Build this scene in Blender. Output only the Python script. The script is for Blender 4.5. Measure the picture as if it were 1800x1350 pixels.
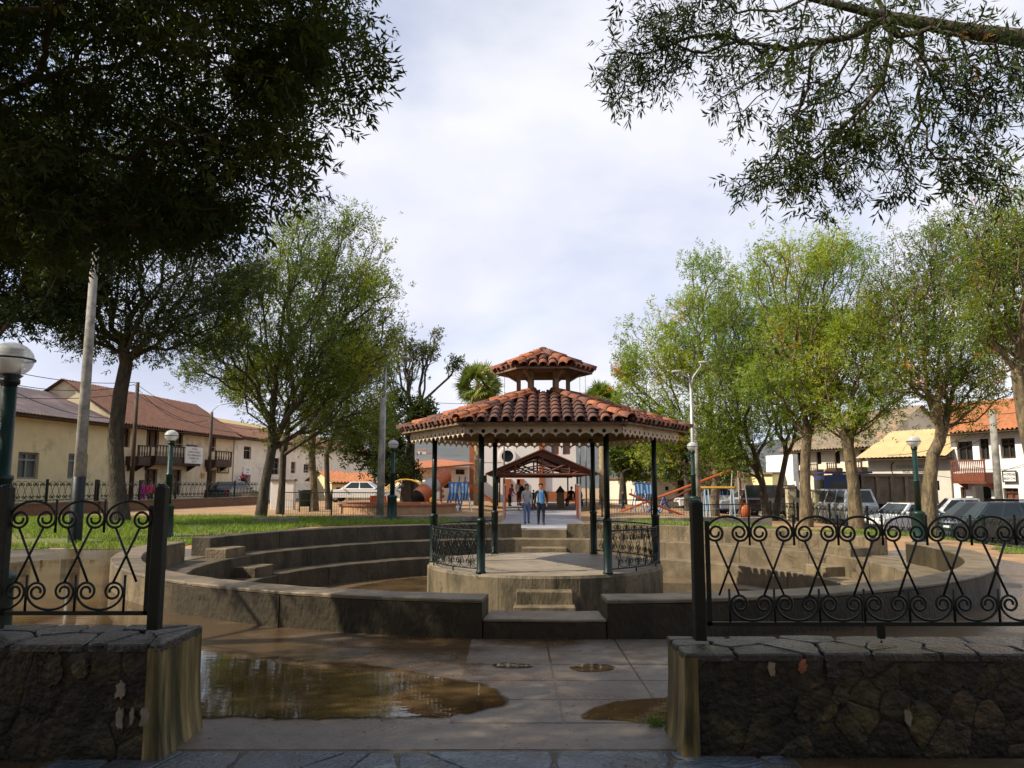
import bpy, math, random
import numpy as np
from mathutils import Vector, Matrix

for o in list(bpy.data.objects):
    bpy.data.objects.remove(o, do_unlink=True)
scene = bpy.context.scene
rad = math.radians

# ---------------------------------------------------------------- camera
EYE = 1.70
PITCH = math.atan(175 / 1360)
cam_data = bpy.data.cameras.new('camera')
cam_data.sensor_width = 36
cam_data.lens = 27.2
cam_data.clip_start = 0.05
cam_data.clip_end = 4000
cam = bpy.data.objects.new('camera', cam_data)
scene.collection.objects.link(cam)
cam.location = (0, 0, EYE)
cam.rotation_euler = (math.pi / 2 + PITCH, 0, 0)
scene.camera = cam

# ---------------------------------------------------------------- sky and sun
SUN = Vector((-0.715, -0.19, 0.67)).normalized()
world = bpy.data.worlds.new('World')
scene.world = world
world.use_nodes = True
wt = world.node_tree
for n in list(wt.nodes):
    wt.nodes.remove(n)


def N(t, kind, **kw):
    n = t.nodes.new(kind)
    for k, v in kw.items():
        if k.startswith('i_'):
            n.inputs[k[2:].replace('_', ' ')].default_value = v
        else:
            setattr(n, k, v)
    return n


def L(t, a, ao, b, bi):
    t.links.new(a.outputs[ao], b.inputs[bi])


def ramp(t, stops, interp='LINEAR'):
    r = t.nodes.new('ShaderNodeValToRGB')
    r.color_ramp.interpolation = interp
    e = r.color_ramp.elements
    while len(e) < len(stops):
        e.new(0.5)
    for k, (p, c) in enumerate(stops):
        e[k].position = p
        e[k].color = (c, c, c, 1) if isinstance(c, (int, float)) else (*c, 1)
    return r


sky = N(wt, 'ShaderNodeTexSky', sky_type='NISHITA', sun_disc=False)
sky.sun_elevation = math.asin(SUN.z)
sky.sun_rotation = math.atan2(SUN.x, SUN.y)
sky.altitude = 2300
sky_mul = N(wt, 'ShaderNodeMixRGB', blend_type='MULTIPLY')
sky_mul.inputs['Fac'].default_value = 1
sky_mul.inputs['Color2'].default_value = (0.15, 0.15, 0.155, 1)
L(wt, sky, 'Color', sky_mul, 'Color1')
tc = N(wt, 'ShaderNodeTexCoord')
sep = N(wt, 'ShaderNodeSeparateXYZ')
L(wt, tc, 'Generated', sep, 0)
zc = N(wt, 'ShaderNodeMath', operation='MAXIMUM')
L(wt, sep, 'Z', zc, 0)
zc.inputs[1].default_value = 0.0
za = N(wt, 'ShaderNodeMath', operation='ADD')
L(wt, zc, 0, za, 0)
za.inputs[1].default_value = 0.42
dx = N(wt, 'ShaderNodeMath', operation='DIVIDE')
L(wt, sep, 'X', dx, 0)
L(wt, za, 0, dx, 1)
dy = N(wt, 'ShaderNodeMath', operation='DIVIDE')
L(wt, sep, 'Y', dy, 0)
L(wt, za, 0, dy, 1)
cmb = N(wt, 'ShaderNodeCombineXYZ')
L(wt, dx, 0, cmb, 0)
L(wt, dy, 0, cmb, 1)
cmb.inputs[2].default_value = 6.2
n1 = N(wt, 'ShaderNodeTexNoise')
n1.inputs['Scale'].default_value = 1.15
n1.inputs['Detail'].default_value = 8
n1.inputs['Roughness'].default_value = 0.52
n1.inputs['Distortion'].default_value = 0.35
L(wt, cmb, 0, n1, 'Vector')
cover = ramp(wt, [(0.32, 0.38), (0.52, 0.98)], 'EASE')
L(wt, n1, 'Fac', cover, 0)
n2 = N(wt, 'ShaderNodeTexNoise')
n2.inputs['Scale'].default_value = 1.6
n2.inputs['Detail'].default_value = 7
n2.inputs['Roughness'].default_value = 0.5
cm2 = N(wt, 'ShaderNodeVectorMath', operation='ADD')
L(wt, cmb, 0, cm2, 0)
cm2.inputs[1].default_value = (4.3, 7.9, 1.0)
L(wt, cm2, 0, n2, 'Vector')
ccol = ramp(wt, [(0.28, (0.42, 0.46, 0.58)), (0.42, (0.56, 0.58, 0.69)), (0.58, (0.70, 0.705, 0.75))])
L(wt, n2, 'Fac', ccol, 0)
smix = N(wt, 'ShaderNodeMixRGB')
L(wt, cover, 0, smix, 'Fac')
L(wt, sky_mul, 0, smix, 'Color1')
L(wt, ccol, 0, smix, 'Color2')
bg = N(wt, 'ShaderNodeBackground')
bg.inputs['Strength'].default_value = 1.0
L(wt, smix, 0, bg, 'Color')
wo = N(wt, 'ShaderNodeOutputWorld')
L(wt, bg, 0, wo, 'Surface')

sun_data = bpy.data.lights.new('sun', 'SUN')
sun_data.energy = 5.0
sun_data.angle = rad(0.53)
sun_data.color = (1.0, 0.90, 0.74)
sun = bpy.data.objects.new('sun', sun_data)
scene.collection.objects.link(sun)
sun.location = (-20, -8, 30)
sun.rotation_euler = SUN.to_track_quat('Z', 'Y').to_euler()

scene.view_settings.view_transform = 'Standard'
scene.view_settings.look = 'None'
scene.view_settings.exposure = 0.50
scene.view_settings.gamma = 1.0
scene.view_settings.use_curve_mapping = False
scene.render.engine = 'CYCLES'
scene.cycles.use_denoising = True
scene.cycles.max_bounces = 6
scene.cycles.transparent_max_bounces = 8
scene.cycles.caustics_reflective = False
scene.cycles.caustics_refractive = False
scene.cycles.sample_clamp_indirect = 6.0

# ---------------------------------------------------------------- measuring helpers (pixel of the 1800 px photo -> metres)
_c, _s = math.cos(PITCH), math.sin(PITCH)


def ray(px, py):
    u, v = (px - 900) / 1360, (675 - py) / 1360
    return u, _c - v * _s, _s + v * _c


def onz(px, py, z=0.0):
    a, b, c = ray(px, py)
    t = (z - EYE) / c
    return Vector((a * t, b * t, z))


def atd(px, py, d):
    a, b, c = ray(px, py)
    t = d / b
    return Vector((a * t, d, EYE + c * t))


def sm(a, b, x):
    t = min(1, max(0, (x - a) / (b - a)))
    return t * t * (3 - 2 * t)


# ---------------------------------------------------------------- mesh helpers
COL = scene.collection


def link_mesh(name, me, mat=None, parent=None, smooth=False, loc=None):
    o = bpy.data.objects.new(name, me)
    COL.objects.link(o)
    if mat is not None and len(me.materials) == 0:
        me.materials.append(mat)
    if parent is not None:
        o.parent = parent
    if loc is not None:
        o.location = loc
    return o


def tag(o, label=None, cat=None, group=None, kind=None):
    if label:
        o['label'] = label
    if cat:
        o['category'] = cat
    if group:
        o['group'] = group
    if kind:
        o['kind'] = kind
    return o


def thing(name, label, cat, loc=(0, 0, 0), rz=0.0, group=None):
    o = bpy.data.objects.new(name, None)
    o.empty_display_size = 0.2
    COL.objects.link(o)
    o.location = loc
    o.rotation_euler = (0, 0, rz)
    return tag(o, label, cat, group)


class MB:
    def __init__(s):
        s.v, s.f, s.m = [], [], []

    def add(s, vs, fs, mi=0):
        b = len(s.v)
        s.v += [tuple(p) for p in vs]
        s.f += [tuple(b + i for i in f) for f in fs]
        s.m += [mi] * len(fs)
        return s

    def box(s, x0, x1, y0, y1, z0, z1, mi=0):
        return s.add([(x0, y0, z0), (x1, y0, z0), (x1, y1, z0), (x0, y1, z0), (x0, y0, z1), (x1, y0, z1), (x1, y1, z1), (x0, y1, z1)],
                     [(0, 3, 2, 1), (4, 5, 6, 7), (0, 1, 5, 4), (1, 2, 6, 5), (2, 3, 7, 6), (3, 0, 4, 7)], mi)

    def obox(s, c, sx, sy, sz, rz=0.0, bev=0.0, mi=0):
        """box centred on c in x, y and standing on c.z; bev chamfers the vertical and top edges"""
        ca, sa = math.cos(rz), math.sin(rz)
        hx, hy = sx / 2, sy / 2
        if bev <= 0:
            pr = [(-hx, -hy), (hx, -hy), (hx, hy), (-hx, hy)]
            rings = [(pr, 0), (pr, sz)]
        else:
            b = bev
            pr = [(-hx + b, -hy), (hx - b, -hy), (hx, -hy + b), (hx, hy - b), (hx - b, hy), (-hx + b, hy), (-hx, hy - b), (-hx, -hy + b)]
            k = lambda q: (q[0] * (1 - b / hx), q[1] * (1 - b / hy))
            rings = [(pr, 0), (pr, sz - b), ([k(q) for q in pr], sz)]
        n = len(pr)
        vs = [(c[0] + x * ca - y * sa, c[1] + x * sa + y * ca, c[2] + z) for ring, z in rings for x, y in ring]
        fs = [tuple(range(n - 1, -1, -1)), tuple(range((len(rings) - 1) * n, len(rings) * n))]
        for r in range(len(rings) - 1):
            for i in range(n):
                j = (i + 1) % n
                fs.append((r * n + i, r * n + j, (r + 1) * n + j, (r + 1) * n + i))
        return s.add(vs, fs, mi)

    def prism(s, poly, z0, z1, mi=0):
        n = len(poly)
        z0s = z0 if hasattr(z0, '__len__') else [z0] * n
        z1s = z1 if hasattr(z1, '__len__') else [z1] * n
        vs = [(p[0], p[1], z) for p, z in zip(poly, z0s)] + [(p[0], p[1], z) for p, z in zip(poly, z1s)]
        fs = [tuple(range(n - 1, -1, -1)), tuple(range(n, 2 * n))]
        fs += [(i, (i + 1) % n, n + (i + 1) % n, n + i) for i in range(n)]
        return s.add(vs, fs, mi)

    def tube(s, pts, r, n=6, mi=0, cap=True):
        pts = [Vector(p) for p in pts]
        m = len(pts)
        rs = r if hasattr(r, '__len__') else [r] * m
        t0 = (pts[1] - pts[0]).normalized()
        a = t0.orthogonal().normalized()
        vs = []
        for i, p in enumerate(pts):
            t = (pts[min(i + 1, m - 1)] - pts[max(i - 1, 0)])
            if t.length < 1e-9:
                t = t0
            t.normalize()
            a = (a - t * a.dot(t))
            if a.length < 1e-6:
                a = t.orthogonal()
            a.normalize()
            b = t.cross(a)
            for k in range(n):
                w = 2 * math.pi * (k + 0.5) / n
                vs.append(p + a * (rs[i] * math.cos(w)) + b * (rs[i] * math.sin(w)))
        fs = []
        for i in range(m - 1):
            for k in range(n):
                j = (k + 1) % n
                fs.append((i * n + k, i * n + j, (i + 1) * n + j, (i + 1) * n + k))
        if cap:
            fs.append(tuple(range(n - 1, -1, -1)))
            fs.append(tuple(range((m - 1) * n, m * n)))
        return s.add(vs, fs, mi)

    def lathe(s, prof, n=16, c=(0, 0, 0), mi=0):
        """profile [(r, z)] turned round the z axis through c"""
        vs, idx = [], []
        for r, z in prof:
            if r < 1e-6:
                idx.append([len(vs)] * n)
                vs.append((c[0], c[1], c[2] + z))
            else:
                idx.append(list(range(len(vs), len(vs) + n)))
                vs += [(c[0] + r * math.cos(2 * math.pi * k / n), c[1] + r * math.sin(2 * math.pi * k / n), c[2] + z) for k in range(n)]
        fs = []
        for a, b in zip(idx, idx[1:]):
            for k in range(n):
                j = (k + 1) % n
                q = [a[k], a[j], b[j], b[k]]
                q = [q[i] for i in range(4) if q[i] not in q[:i]]
                if len(q) > 2:
                    fs.append(tuple(q))
        return s.add(vs, fs, mi)

    def ell(s, c, rx, ry, rz, n=12, m=8, mi=0):
        vs, fs = [], []
        for i in range(m + 1):
            t = math.pi * i / m
            for k in range(n):
                w = 2 * math.pi * k / n
                vs.append((c[0] + rx * math.sin(t) * math.cos(w), c[1] + ry * math.sin(t) * math.sin(w), c[2] + rz * math.cos(t)))
        for i in range(m):
            for k in range(n):
                j = (k + 1) % n
                fs.append((i * n + k, (i + 1) * n + k, (i + 1) * n + j, i * n + j))
        return s.add(vs, fs, mi)

    def mesh(s, name, mats=(), smooth=False):
        me = bpy.data.meshes.new(name)
        me.from_pydata(s.v, [], s.f)
        for m in mats:
            me.materials.append(m)
        if len(mats) > 1:
            me.polygons.foreach_set('material_index', s.m)
        if smooth:
            me.polygons.foreach_set('use_smooth', [True] * len(me.polygons))
        me.update()
        return me

    def build(s, name, mat, parent=None, smooth=False, loc=None):
        mats = mat if isinstance(mat, (list, tuple)) else [mat]
        return link_mesh(name, s.mesh(name, mats, smooth), None, parent, loc=loc)


def np_mesh(name, verts, quads, mat, attr=None, tri=False):
    k = 3 if tri else 4
    me = bpy.data.meshes.new(name)
    nv, nf = len(verts), len(quads)
    me.vertices.add(nv)
    me.vertices.foreach_set('co', np.asarray(verts, np.float32).ravel())
    me.loops.add(nf * k)
    me.loops.foreach_set('vertex_index', np.asarray(quads, np.int32).ravel())
    me.polygons.add(nf)
    me.polygons.foreach_set('loop_start', np.arange(0, nf * k, k, dtype=np.int32))
    me.polygons.foreach_set('loop_total', np.full(nf, k, np.int32))
    if attr is not None:
        a = me.attributes.new('rnd', 'FLOAT', 'FACE')
        a.data.foreach_set('value', np.asarray(attr, np.float32))
    me.update(calc_edges=True)
    me.materials.append(mat)
    return me


def copy_tree(o, parent=None):
    c = o.copy()
    COL.objects.link(c)
    c.parent = parent
    for ch in list(o.children):
        copy_tree(ch, c)
    return c


# ---------------------------------------------------------------- materials
MATS = {}


def base_mat(name):
    m = bpy.data.materials.new(name)
    m.use_nodes = True
    t = m.node_tree
    b = t.nodes['Principled BSDF']
    MATS[name] = m
    return m, t, b


def M(name, c1, c2=None, scale=3.0, rough=0.7, bump=0.0, bscale=25.0, metal=0.0, spec=0.30, stain=None, sscale=1.2, samt=0.5,
      stretch=(1, 1, 1), rnd=0.0, rvar=0.12, coat=0.0, crack=0.0):
    """noise-mixed colour, optional larger stain colour, roughness variation, fine bump; rnd shifts brightness per object"""
    if name in MATS:
        return MATS[name]
    m, t, b = base_mat(name)
    c2 = c2 or tuple(0.75 * x for x in c1)
    geo = N(t, 'ShaderNodeNewGeometry')
    mp = N(t, 'ShaderNodeMapping')
    mp.inputs['Scale'].default_value = stretch
    L(t, geo, 'Position', mp, 'Vector')
    n = N(t, 'ShaderNodeTexNoise')
    n.inputs['Scale'].default_value = scale
    n.inputs['Detail'].default_value = 7
    n.inputs['Roughness'].default_value = 0.6
    L(t, mp, 0, n, 'Vector')
    r = ramp(t, [(0.34, c1), (0.66, c2)])
    L(t, n, 'Fac', r, 0)
    out = r
    if stain:
        n2 = N(t, 'ShaderNodeTexNoise')
        n2.inputs['Scale'].default_value = sscale
        n2.inputs['Detail'].default_value = 9
        n2.inputs['Roughness'].default_value = 0.66
        L(t, mp, 0, n2, 'Vector')
        r2 = ramp(t, [(0.62 - 0.3 * samt, 0.0), (0.80 - 0.3 * samt, 1.0)])
        L(t, n2, 'Fac', r2, 0)
        mx = N(t, 'ShaderNodeMixRGB')
        L(t, r2, 0, mx, 'Fac')
        L(t, out, 0, mx, 'Color1')
        mx.inputs['Color2'].default_value = (*stain, 1)
        out = mx
    if crack:
        wp = N(t, 'ShaderNodeTexNoise')
        wp.inputs['Scale'].default_value = crack * 2.2
        wp.inputs['Detail'].default_value = 5
        L(t, geo, 'Position', wp, 'Vector')
        wa = N(t, 'ShaderNodeVectorMath', operation='MULTIPLY_ADD')
        L(t, wp, 'Color', wa, 0)
        wa.inputs[1].default_value = (0.5 / crack,) * 3
        L(t, geo, 'Position', wa, 2)
        vo = N(t, 'ShaderNodeTexVoronoi', feature='DISTANCE_TO_EDGE')
        vo.inputs['Scale'].default_value = crack
        L(t, wa, 0, vo, 'Vector')
        cr = ramp(t, [(0.0, 1.0), (0.010, 0.0)])
        L(t, vo, 'Distance', cr, 0)
        gate = ramp(t, [(0.50, 0.0), (0.56, 0.85)])
        L(t, wp, 'Fac', gate, 0)
        cm = N(t, 'ShaderNodeMath', operation='MULTIPLY')
        L(t, cr, 0, cm, 0)
        L(t, gate, 0, cm, 1)
        cx_ = N(t, 'ShaderNodeMixRGB')
        L(t, cm, 0, cx_, 'Fac')
        L(t, out, 0, cx_, 'Color1')
        cx_.inputs['Color2'].default_value = (0.018, 0.015, 0.011, 1)
        out = cx_
    if rnd:
        oi = N(t, 'ShaderNodeObjectInfo')
        mr = N(t, 'ShaderNodeMapRange')
        mr.inputs['To Min'].default_value = 1 - rnd
        mr.inputs['To Max'].default_value = 1 + rnd
        L(t, oi, 'Random', mr, 'Value')
        mu = N(t, 'ShaderNodeMixRGB', blend_type='MULTIPLY')
        mu.inputs['Fac'].default_value = 1
        L(t, out, 0, mu, 'Color1')
        L(t, mr, 0, mu, 'Color2')
        out = mu
    L(t, out, 0, b, 'Base Color')
    rr = N(t, 'ShaderNodeMapRange')
    rr.inputs['To Min'].default_value = max(0.02, rough - rvar)
    rr.inputs['To Max'].default_value = min(1, rough + rvar)
    L(t, n, 'Fac', rr, 'Value')
    L(t, rr, 0, b, 'Roughness')
    b.inputs['Metallic'].default_value = metal
    b.inputs['Specular IOR Level'].default_value = spec
    b.inputs['Coat Weight'].default_value = coat
    if bump:
        n3 = N(t, 'ShaderNodeTexNoise')
        n3.inputs['Scale'].default_value = bscale
        n3.inputs['Detail'].default_value = 6
        L(t, mp, 0, n3, 'Vector')
        bp = N(t, 'ShaderNodeBump')
        bp.inputs['Strength'].default_value = bump
        bp.inputs['Distance'].default_value = 0.05
        L(t, n3, 'Fac', bp, 'Height')
        L(t, bp, 0, b, 'Normal')
    return m


def leaf_mat(name, stops, trans=0.45, rough=0.5, gloss=0.03):
    m, t, b = base_mat(name)
    t.nodes.remove(b)
    at = N(t, 'ShaderNodeAttribute', attribute_name='rnd')
    r = ramp(t, stops)
    L(t, at, 'Fac', r, 0)
    d = N(t, 'ShaderNodeBsdfDiffuse')
    tr = N(t, 'ShaderNodeBsdfTranslucent')
    g = N(t, 'ShaderNodeBsdfGlossy')
    g.inputs['Roughness'].default_value = rough
    g.inputs['Color'].default_value = (0.9, 0.9, 0.9, 1)
    tm = N(t, 'ShaderNodeMixRGB', blend_type='MULTIPLY')
    tm.inputs['Fac'].default_value = 1
    tm.inputs['Color2'].default_value = (1.5, 1.45, 0.7, 1)
    L(t, r, 0, tm, 'Color1')
    L(t, r, 0, d, 'Color')
    L(t, tm, 0, tr, 'Color')
    m1 = N(t, 'ShaderNodeMixShader')
    m1.inputs[0].default_value = trans
    L(t, d, 0, m1, 1)
    L(t, tr, 0, m1, 2)
    m2 = N(t, 'ShaderNodeMixShader')
    m2.inputs[0].default_value = gloss
    L(t, m1, 0, m2, 1)
    L(t, g, 0, m2, 2)
    L(t, m2, 0, t.nodes['Material Output'], 'Surface')
    return m


iron = M('black_green_paint', (0.0035, 0.007, 0.006), (0.006, 0.012, 0.010), 9, 0.42, 0.12, 60, spec=0.28)
green_paint = M('dark_green_paint', (0.004, 0.020, 0.016), (0.008, 0.034, 0.027), 5, 0.36, 0.10, 40, stain=(0.020, 0.024, 0.018), sscale=6, samt=0.3)
concrete_pole = M('pole_concrete', (0.30, 0.28, 0.24), (0.21, 0.20, 0.17), 4, 0.85, 0.2, 30, stain=(0.12, 0.12, 0.10), sscale=2)
bark = M('bark', (0.085, 0.066, 0.044), (0.030, 0.025, 0.018), 7, 0.92, 0.9, 22, stretch=(1, 1, 0.35), stain=(0.12, 0.11, 0.065), sscale=3.2, samt=0.25)
bark_pale = M('bark_pale', (0.23, 0.175, 0.100), (0.075, 0.058, 0.036), 9, 0.92, 0.9, 24, stretch=(1, 1, 0.3), stain=(0.060, 0.050, 0.030), sscale=3.2, samt=0.42)
wood_dark = M('old_dark_wood', (0.075, 0.043, 0.024), (0.035, 0.020, 0.012), 6, 0.7, 0.3, 30, stretch=(1, 1, 0.3))
wood_red = M('red_brown_wood', (0.20, 0.060, 0.032), (0.13, 0.040, 0.022), 6, 0.55, 0.2, 30)
glass_dark = M('window_glass', (0.015, 0.018, 0.020), (0.030, 0.034, 0.036), 0.8, 0.08, rvar=0.05)
white_wall = M('white_plaster', (0.80, 0.78, 0.74), (0.70, 0.68, 0.63), 2, 0.85, 0.1, 20, stain=(0.52, 0.49, 0.43), sscale=0.7, samt=0.2)

# ---------------------------------------------------------------- terrain
CX, CY = 0.70, 17.16            # centre of the round arena
FACE = math.atan2(CX, CY)       # the arena's axis, seen from the gate
RING = 8.40


def path_x(y):
    return 0.98 + 0.033 * (y - 25)


def gh(x, y):
    h = 0.38 * sm(18.5, 25.0, y) * (1 - sm(5, 12, x))
    h -= 0.72 * sm(12.5, 19.5, x)
    if y > 25:
        w = sm(3.4, 2.4, abs(x - path_x(y)))
        h = h * (1 - w) + 0.20 * w
    return h


dirt = M('orange_dirt', (0.36, 0.225, 0.115), (0.26, 0.155, 0.078), 1.3, 0.9, 0.35, 18, stain=(0.20, 0.14, 0.085), sscale=0.5, samt=0.35)
radii = list(np.concatenate([np.arange(8.25, 26, 0.55), np.arange(26, 62, 1.6), [66, 72, 80, 95, 120, 170, 260, 420, 700, 1100, 1700]]))
NA = 220
mb = MB()
vs, fs = [], []
for r in radii:
    for k in range(NA):
        w = 2 * math.pi * k / NA
        x, y = CX + r * math.cos(w), CY + r * math.sin(w)
        vs.append((x, y, gh(x, y) - (0.0 if r < 80 else 0.2)))
for i in range(len(radii) - 1):
    for k in range(NA):
        j = (k + 1) % NA
        fs.append((i * NA + k, (i + 1) * NA + k, (i + 1) * NA + j, i * NA + j))
mb.add(vs, fs)
ground = mb.build('ground', dirt, smooth=True)
tag(ground, kind='structure')


def fract_noise(x, y, s=0):
    return (math.sin(x * 1.3 + s) + math.sin(y * 1.7 + 2 * s) + math.sin((x + y) * 2.9 + s) * 0.5 + math.sin((x - 1.3 * y) * 5.3 + s) * 0.3) / 2.8


def sheet(name, inside, x0, x1, y0, y1, step, lift, mat, kind='structure'):
    """ground-hugging sheet made of the grid cells whose centre lies inside"""
    nx, ny = int((x1 - x0) / step), int((y1 - y0) / step)
    idx, vs, fs = {}, [], []

    def vid(i, j):
        if (i, j) not in idx:
            x, y = x0 + i * step, y0 + j * step
            idx[(i, j)] = len(vs)
            vs.append((x, y, gh(x, y) + lift))
        return idx[(i, j)]
    for i in range(nx):
        for j in range(ny):
            if inside(x0 + (i + .5) * step, y0 + (j + .5) * step):
                fs.append((vid(i, j), vid(i + 1, j), vid(i + 1, j + 1), vid(i, j + 1)))
    mb = MB()
    mb.add(vs, fs)
    return tag(mb.build(name, mat, smooth=True), kind=kind)


def wet_mat(name, c1, c2, mud, rough_dry=0.5, rough_wet=0.10, wet=0.5, scale=0.9):
    m, t, b = base_mat(name)
    geo = N(t, 'ShaderNodeNewGeometry')
    n = N(t, 'ShaderNodeTexNoise')
    n.inputs['Scale'].default_value = 7
    n.inputs['Detail'].default_value = 8
    n.inputs['Roughness'].default_value = 0.7
    L(t, geo, 'Position', n, 'Vector')
    r = ramp(t, [(0.35, c1), (0.65, c2)])
    L(t, n, 'Fac', r, 0)
    w = N(t, 'ShaderNodeTexNoise')
    w.inputs['Scale'].default_value = scale
    w.inputs['Detail'].default_value = 5
    L(t, geo, 'Position', w, 'Vector')
    wr = ramp(t, [(0.58 - 0.3 * wet, 0.0), (0.74 - 0.3 * wet, 1.0)])
    L(t, w, 'Fac', wr, 0)
    mx = N(t, 'ShaderNodeMixRGB')
    L(t, wr, 0, mx, 'Fac')
    L(t, r, 0, mx, 'Color1')
    mx.inputs['Color2'].default_value = (*mud, 1)
    L(t, mx, 0, b, 'Base Color')
    mr = N(t, 'ShaderNodeMapRange')
    mr.inputs['To Min'].default_value = rough_dry
    mr.inputs['To Max'].default_value = rough_wet
    L(t, wr, 0, mr, 'Value')
    ad = N(t, 'ShaderNodeMath', operation='MULTIPLY_ADD')
    L(t, n, 'Fac', ad, 0)
    ad.inputs[1].default_value = 0.25
    L(t, mr, 0, ad, 2)
    L(t, ad, 0, b, 'Roughness')
    bp = N(t, 'ShaderNodeBump')
    bp.inputs['Strength'].default_value = 0.22
    bp.inputs['Distance'].default_value = 0.02
    n3 = N(t, 'ShaderNodeTexNoise')
    n3.inputs['Scale'].default_value = 38
    n3.inputs['Detail'].default_value = 5
    L(t, geo, 'Position', n3, 'Vector')
    L(t, n3, 'Fac', bp, 'Height')
    L(t, bp, 0, b, 'Normal')
    return m


plaza_mat = wet_mat('wet_muddy_concrete', (0.135, 0.095, 0.055), (0.080, 0.056, 0.032), (0.072, 0.045, 0.022), 0.38, 0.07, 0.85, 0.8)
slab_mat = wet_mat('wet_grey_slab', (0.135, 0.112, 0.085), (0.082, 0.068, 0.051), (0.075, 0.048, 0.025), 0.38, 0.14, 0.42, 0.9)


def in_plaza(x, y):
    d = math.hypot(x - CX, y - CY)
    if d < RING - 0.25:
        return False
    e = fract_noise(x * 0.8, y * 0.8, 1.0) * 0.5
    left = y < 20.3 + e + 0.10 * (x + 9)
    return (4.6 < y < 21.5) and (left or x > 0) and -16 < x < 11.0 + e and (x < 0 or y < 20.3 + e)


sheet('pavement', in_plaza, -16, 12, 4.6, 21.6, 0.2, 0.004, plaza_mat)

# muddy standing water
pm, t, b = base_mat('muddy_water')
b.inputs['Base Color'].default_value = (0.05, 0.034, 0.017, 1)
b.inputs['Roughness'].default_value = 0.025
b.inputs['IOR'].default_value = 1.36
geo = N(t, 'ShaderNodeNewGeometry')
mp = N(t, 'ShaderNodeMapping')
mp.inputs['Scale'].default_value = (1.0, 3.2, 1.0)
L(t, geo, 'Position', mp, 'Vector')
n = N(t, 'ShaderNodeTexNoise')
n.inputs['Scale'].default_value = 3.2
n.inputs['Detail'].default_value = 3
L(t, mp, 0, n, 'Vector')
bp = N(t, 'ShaderNodeBump')
bp.inputs['Strength'].default_value = 0.016
bp.inputs['Distance'].default_value = 0.05
L(t, n, 'Fac', bp, 'Height')
L(t, bp, 0, b, 'Normal')
nc = N(t, 'ShaderNodeTexNoise')
nc.inputs['Scale'].default_value = 1.4
nc.inputs['Detail'].default_value = 4
L(t, geo, 'Position', nc, 'Vector')
rc = ramp(t, [(0.35, (0.048, 0.030, 0.013)), (0.68, (0.105, 0.068, 0.031))])
L(t, nc, 'Fac', rc, 0)
L(t, rc, 0, b, 'Base Color')


def blob(points, seed, sub=7, amp=0.06):
    """closed smooth outline through the points with a ragged shore"""
    rg = random.Random(seed)
    n = len(points)
    out = []
    for i in range(n):
        p0, p1, p2, p3 = (points[(i + k - 1) % n] for k in range(4))
        for k in range(sub):
            s = k / sub
            q = 0.5 * ((2 * p1) + (p2 - p0) * s + (2 * p0 - 5 * p1 + 4 * p2 - p3) * s * s + (3 * p1 - p0 - 3 * p2 + p3) * s ** 3)
            out.append(q + Vector((rg.gauss(0, amp * 0.5), rg.gauss(0, amp), 0)))
    return out


pt = t
edge_at = N(pt, 'ShaderNodeAttribute', attribute_name='depth')
en = N(pt, 'ShaderNodeTexNoise')
en.inputs['Scale'].default_value = 9
en.inputs['Detail'].default_value = 6
L(pt, geo, 'Position', en, 'Vector')
es = N(pt, 'ShaderNodeMath', operation='MULTIPLY_ADD')
L(pt, en, 'Fac', es, 0)
es.inputs[1].default_value = 0.9
L(pt, edge_at, 'Fac', es, 2)
er_ = ramp(pt, [(0.50, 0.0), (1.05, 1.0)])
L(pt, es, 0, er_, 0)
ptr = N(pt, 'ShaderNodeBsdfTransparent')
pmx = N(pt, 'ShaderNodeMixShader')
L(pt, er_, 0, pmx, 0)
L(pt, ptr, 0, pmx, 1)
L(pt, b, 0, pmx, 2)
L(pt, pmx, 0, pt.nodes['Material Output'], 'Surface')


def puddle_mesh(pts, z, margin):
    """flat water polygon whose rim carries depth 0 and fades out"""
    n = len(pts)
    ar = sum(p.x * q.y - q.x * p.y for p, q in zip(pts, pts[1:] + pts[:1]))
    if ar < 0:
        pts = pts[::-1]
    inner = []
    for i, p in enumerate(pts):
        d = (pts[(i + 3) % n] - pts[i - 3])
        nr = Vector((-d.y, d.x, 0)).normalized()
        inner.append(p + nr * margin)
    mb = MB()
    mb.add([(p.x, p.y, z) for p in pts] + [(p.x, p.y, z) for p in inner], [(i, (i + 1) % n, n + (i + 1) % n, n + i) for i in range(n)] + [tuple(range(n, 2 * n))])
    me = mb.mesh('puddle', [pm])
    at = me.attributes.new('depth', 'FLOAT', 'POINT')
    at.data.foreach_set('value', [0.0] * n + [1.0] * n)
    return me


def puddle(pix, z, seed, amp=0.04, margin=0.13):
    pts = blob([onz(a, b, z) for a, b in pix], seed, amp=amp * 0.35)
    return tag(link_mesh('puddle', puddle_mesh(pts, z, margin)), kind='structure')


puddle([(250, 1158), (345, 1142), (430, 1146), (560, 1158), (690, 1172), (790, 1190), (862, 1203), (900, 1236), (850, 1250), (770, 1262), (640, 1264), (500, 1266), (400, 1262), (250, 1262)], 0.0105, 1)
puddle([(1018, 1262), (1048, 1240), (1100, 1230), (1175, 1224), (1230, 1232), (1230, 1275), (1170, 1274), (1090, 1268)], 0.0105, 2, 0.02, 0.07)
puddle([(-140, 1010), (60, 985), (170, 984), (212, 1000), (196, 1035), (262, 1080), (330, 1100), (200, 1125), (-140, 1125)], 0.008, 3)
puddle([(1000, 1172), (1035, 1166), (1078, 1170), (1070, 1179), (1020, 1180)], 0.0105, 4, 0.008, 0.03)
puddle([(865, 1168), (890, 1164), (935, 1168), (930, 1174), (880, 1174)], 0.0105, 5, 0.006, 0.03)

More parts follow.
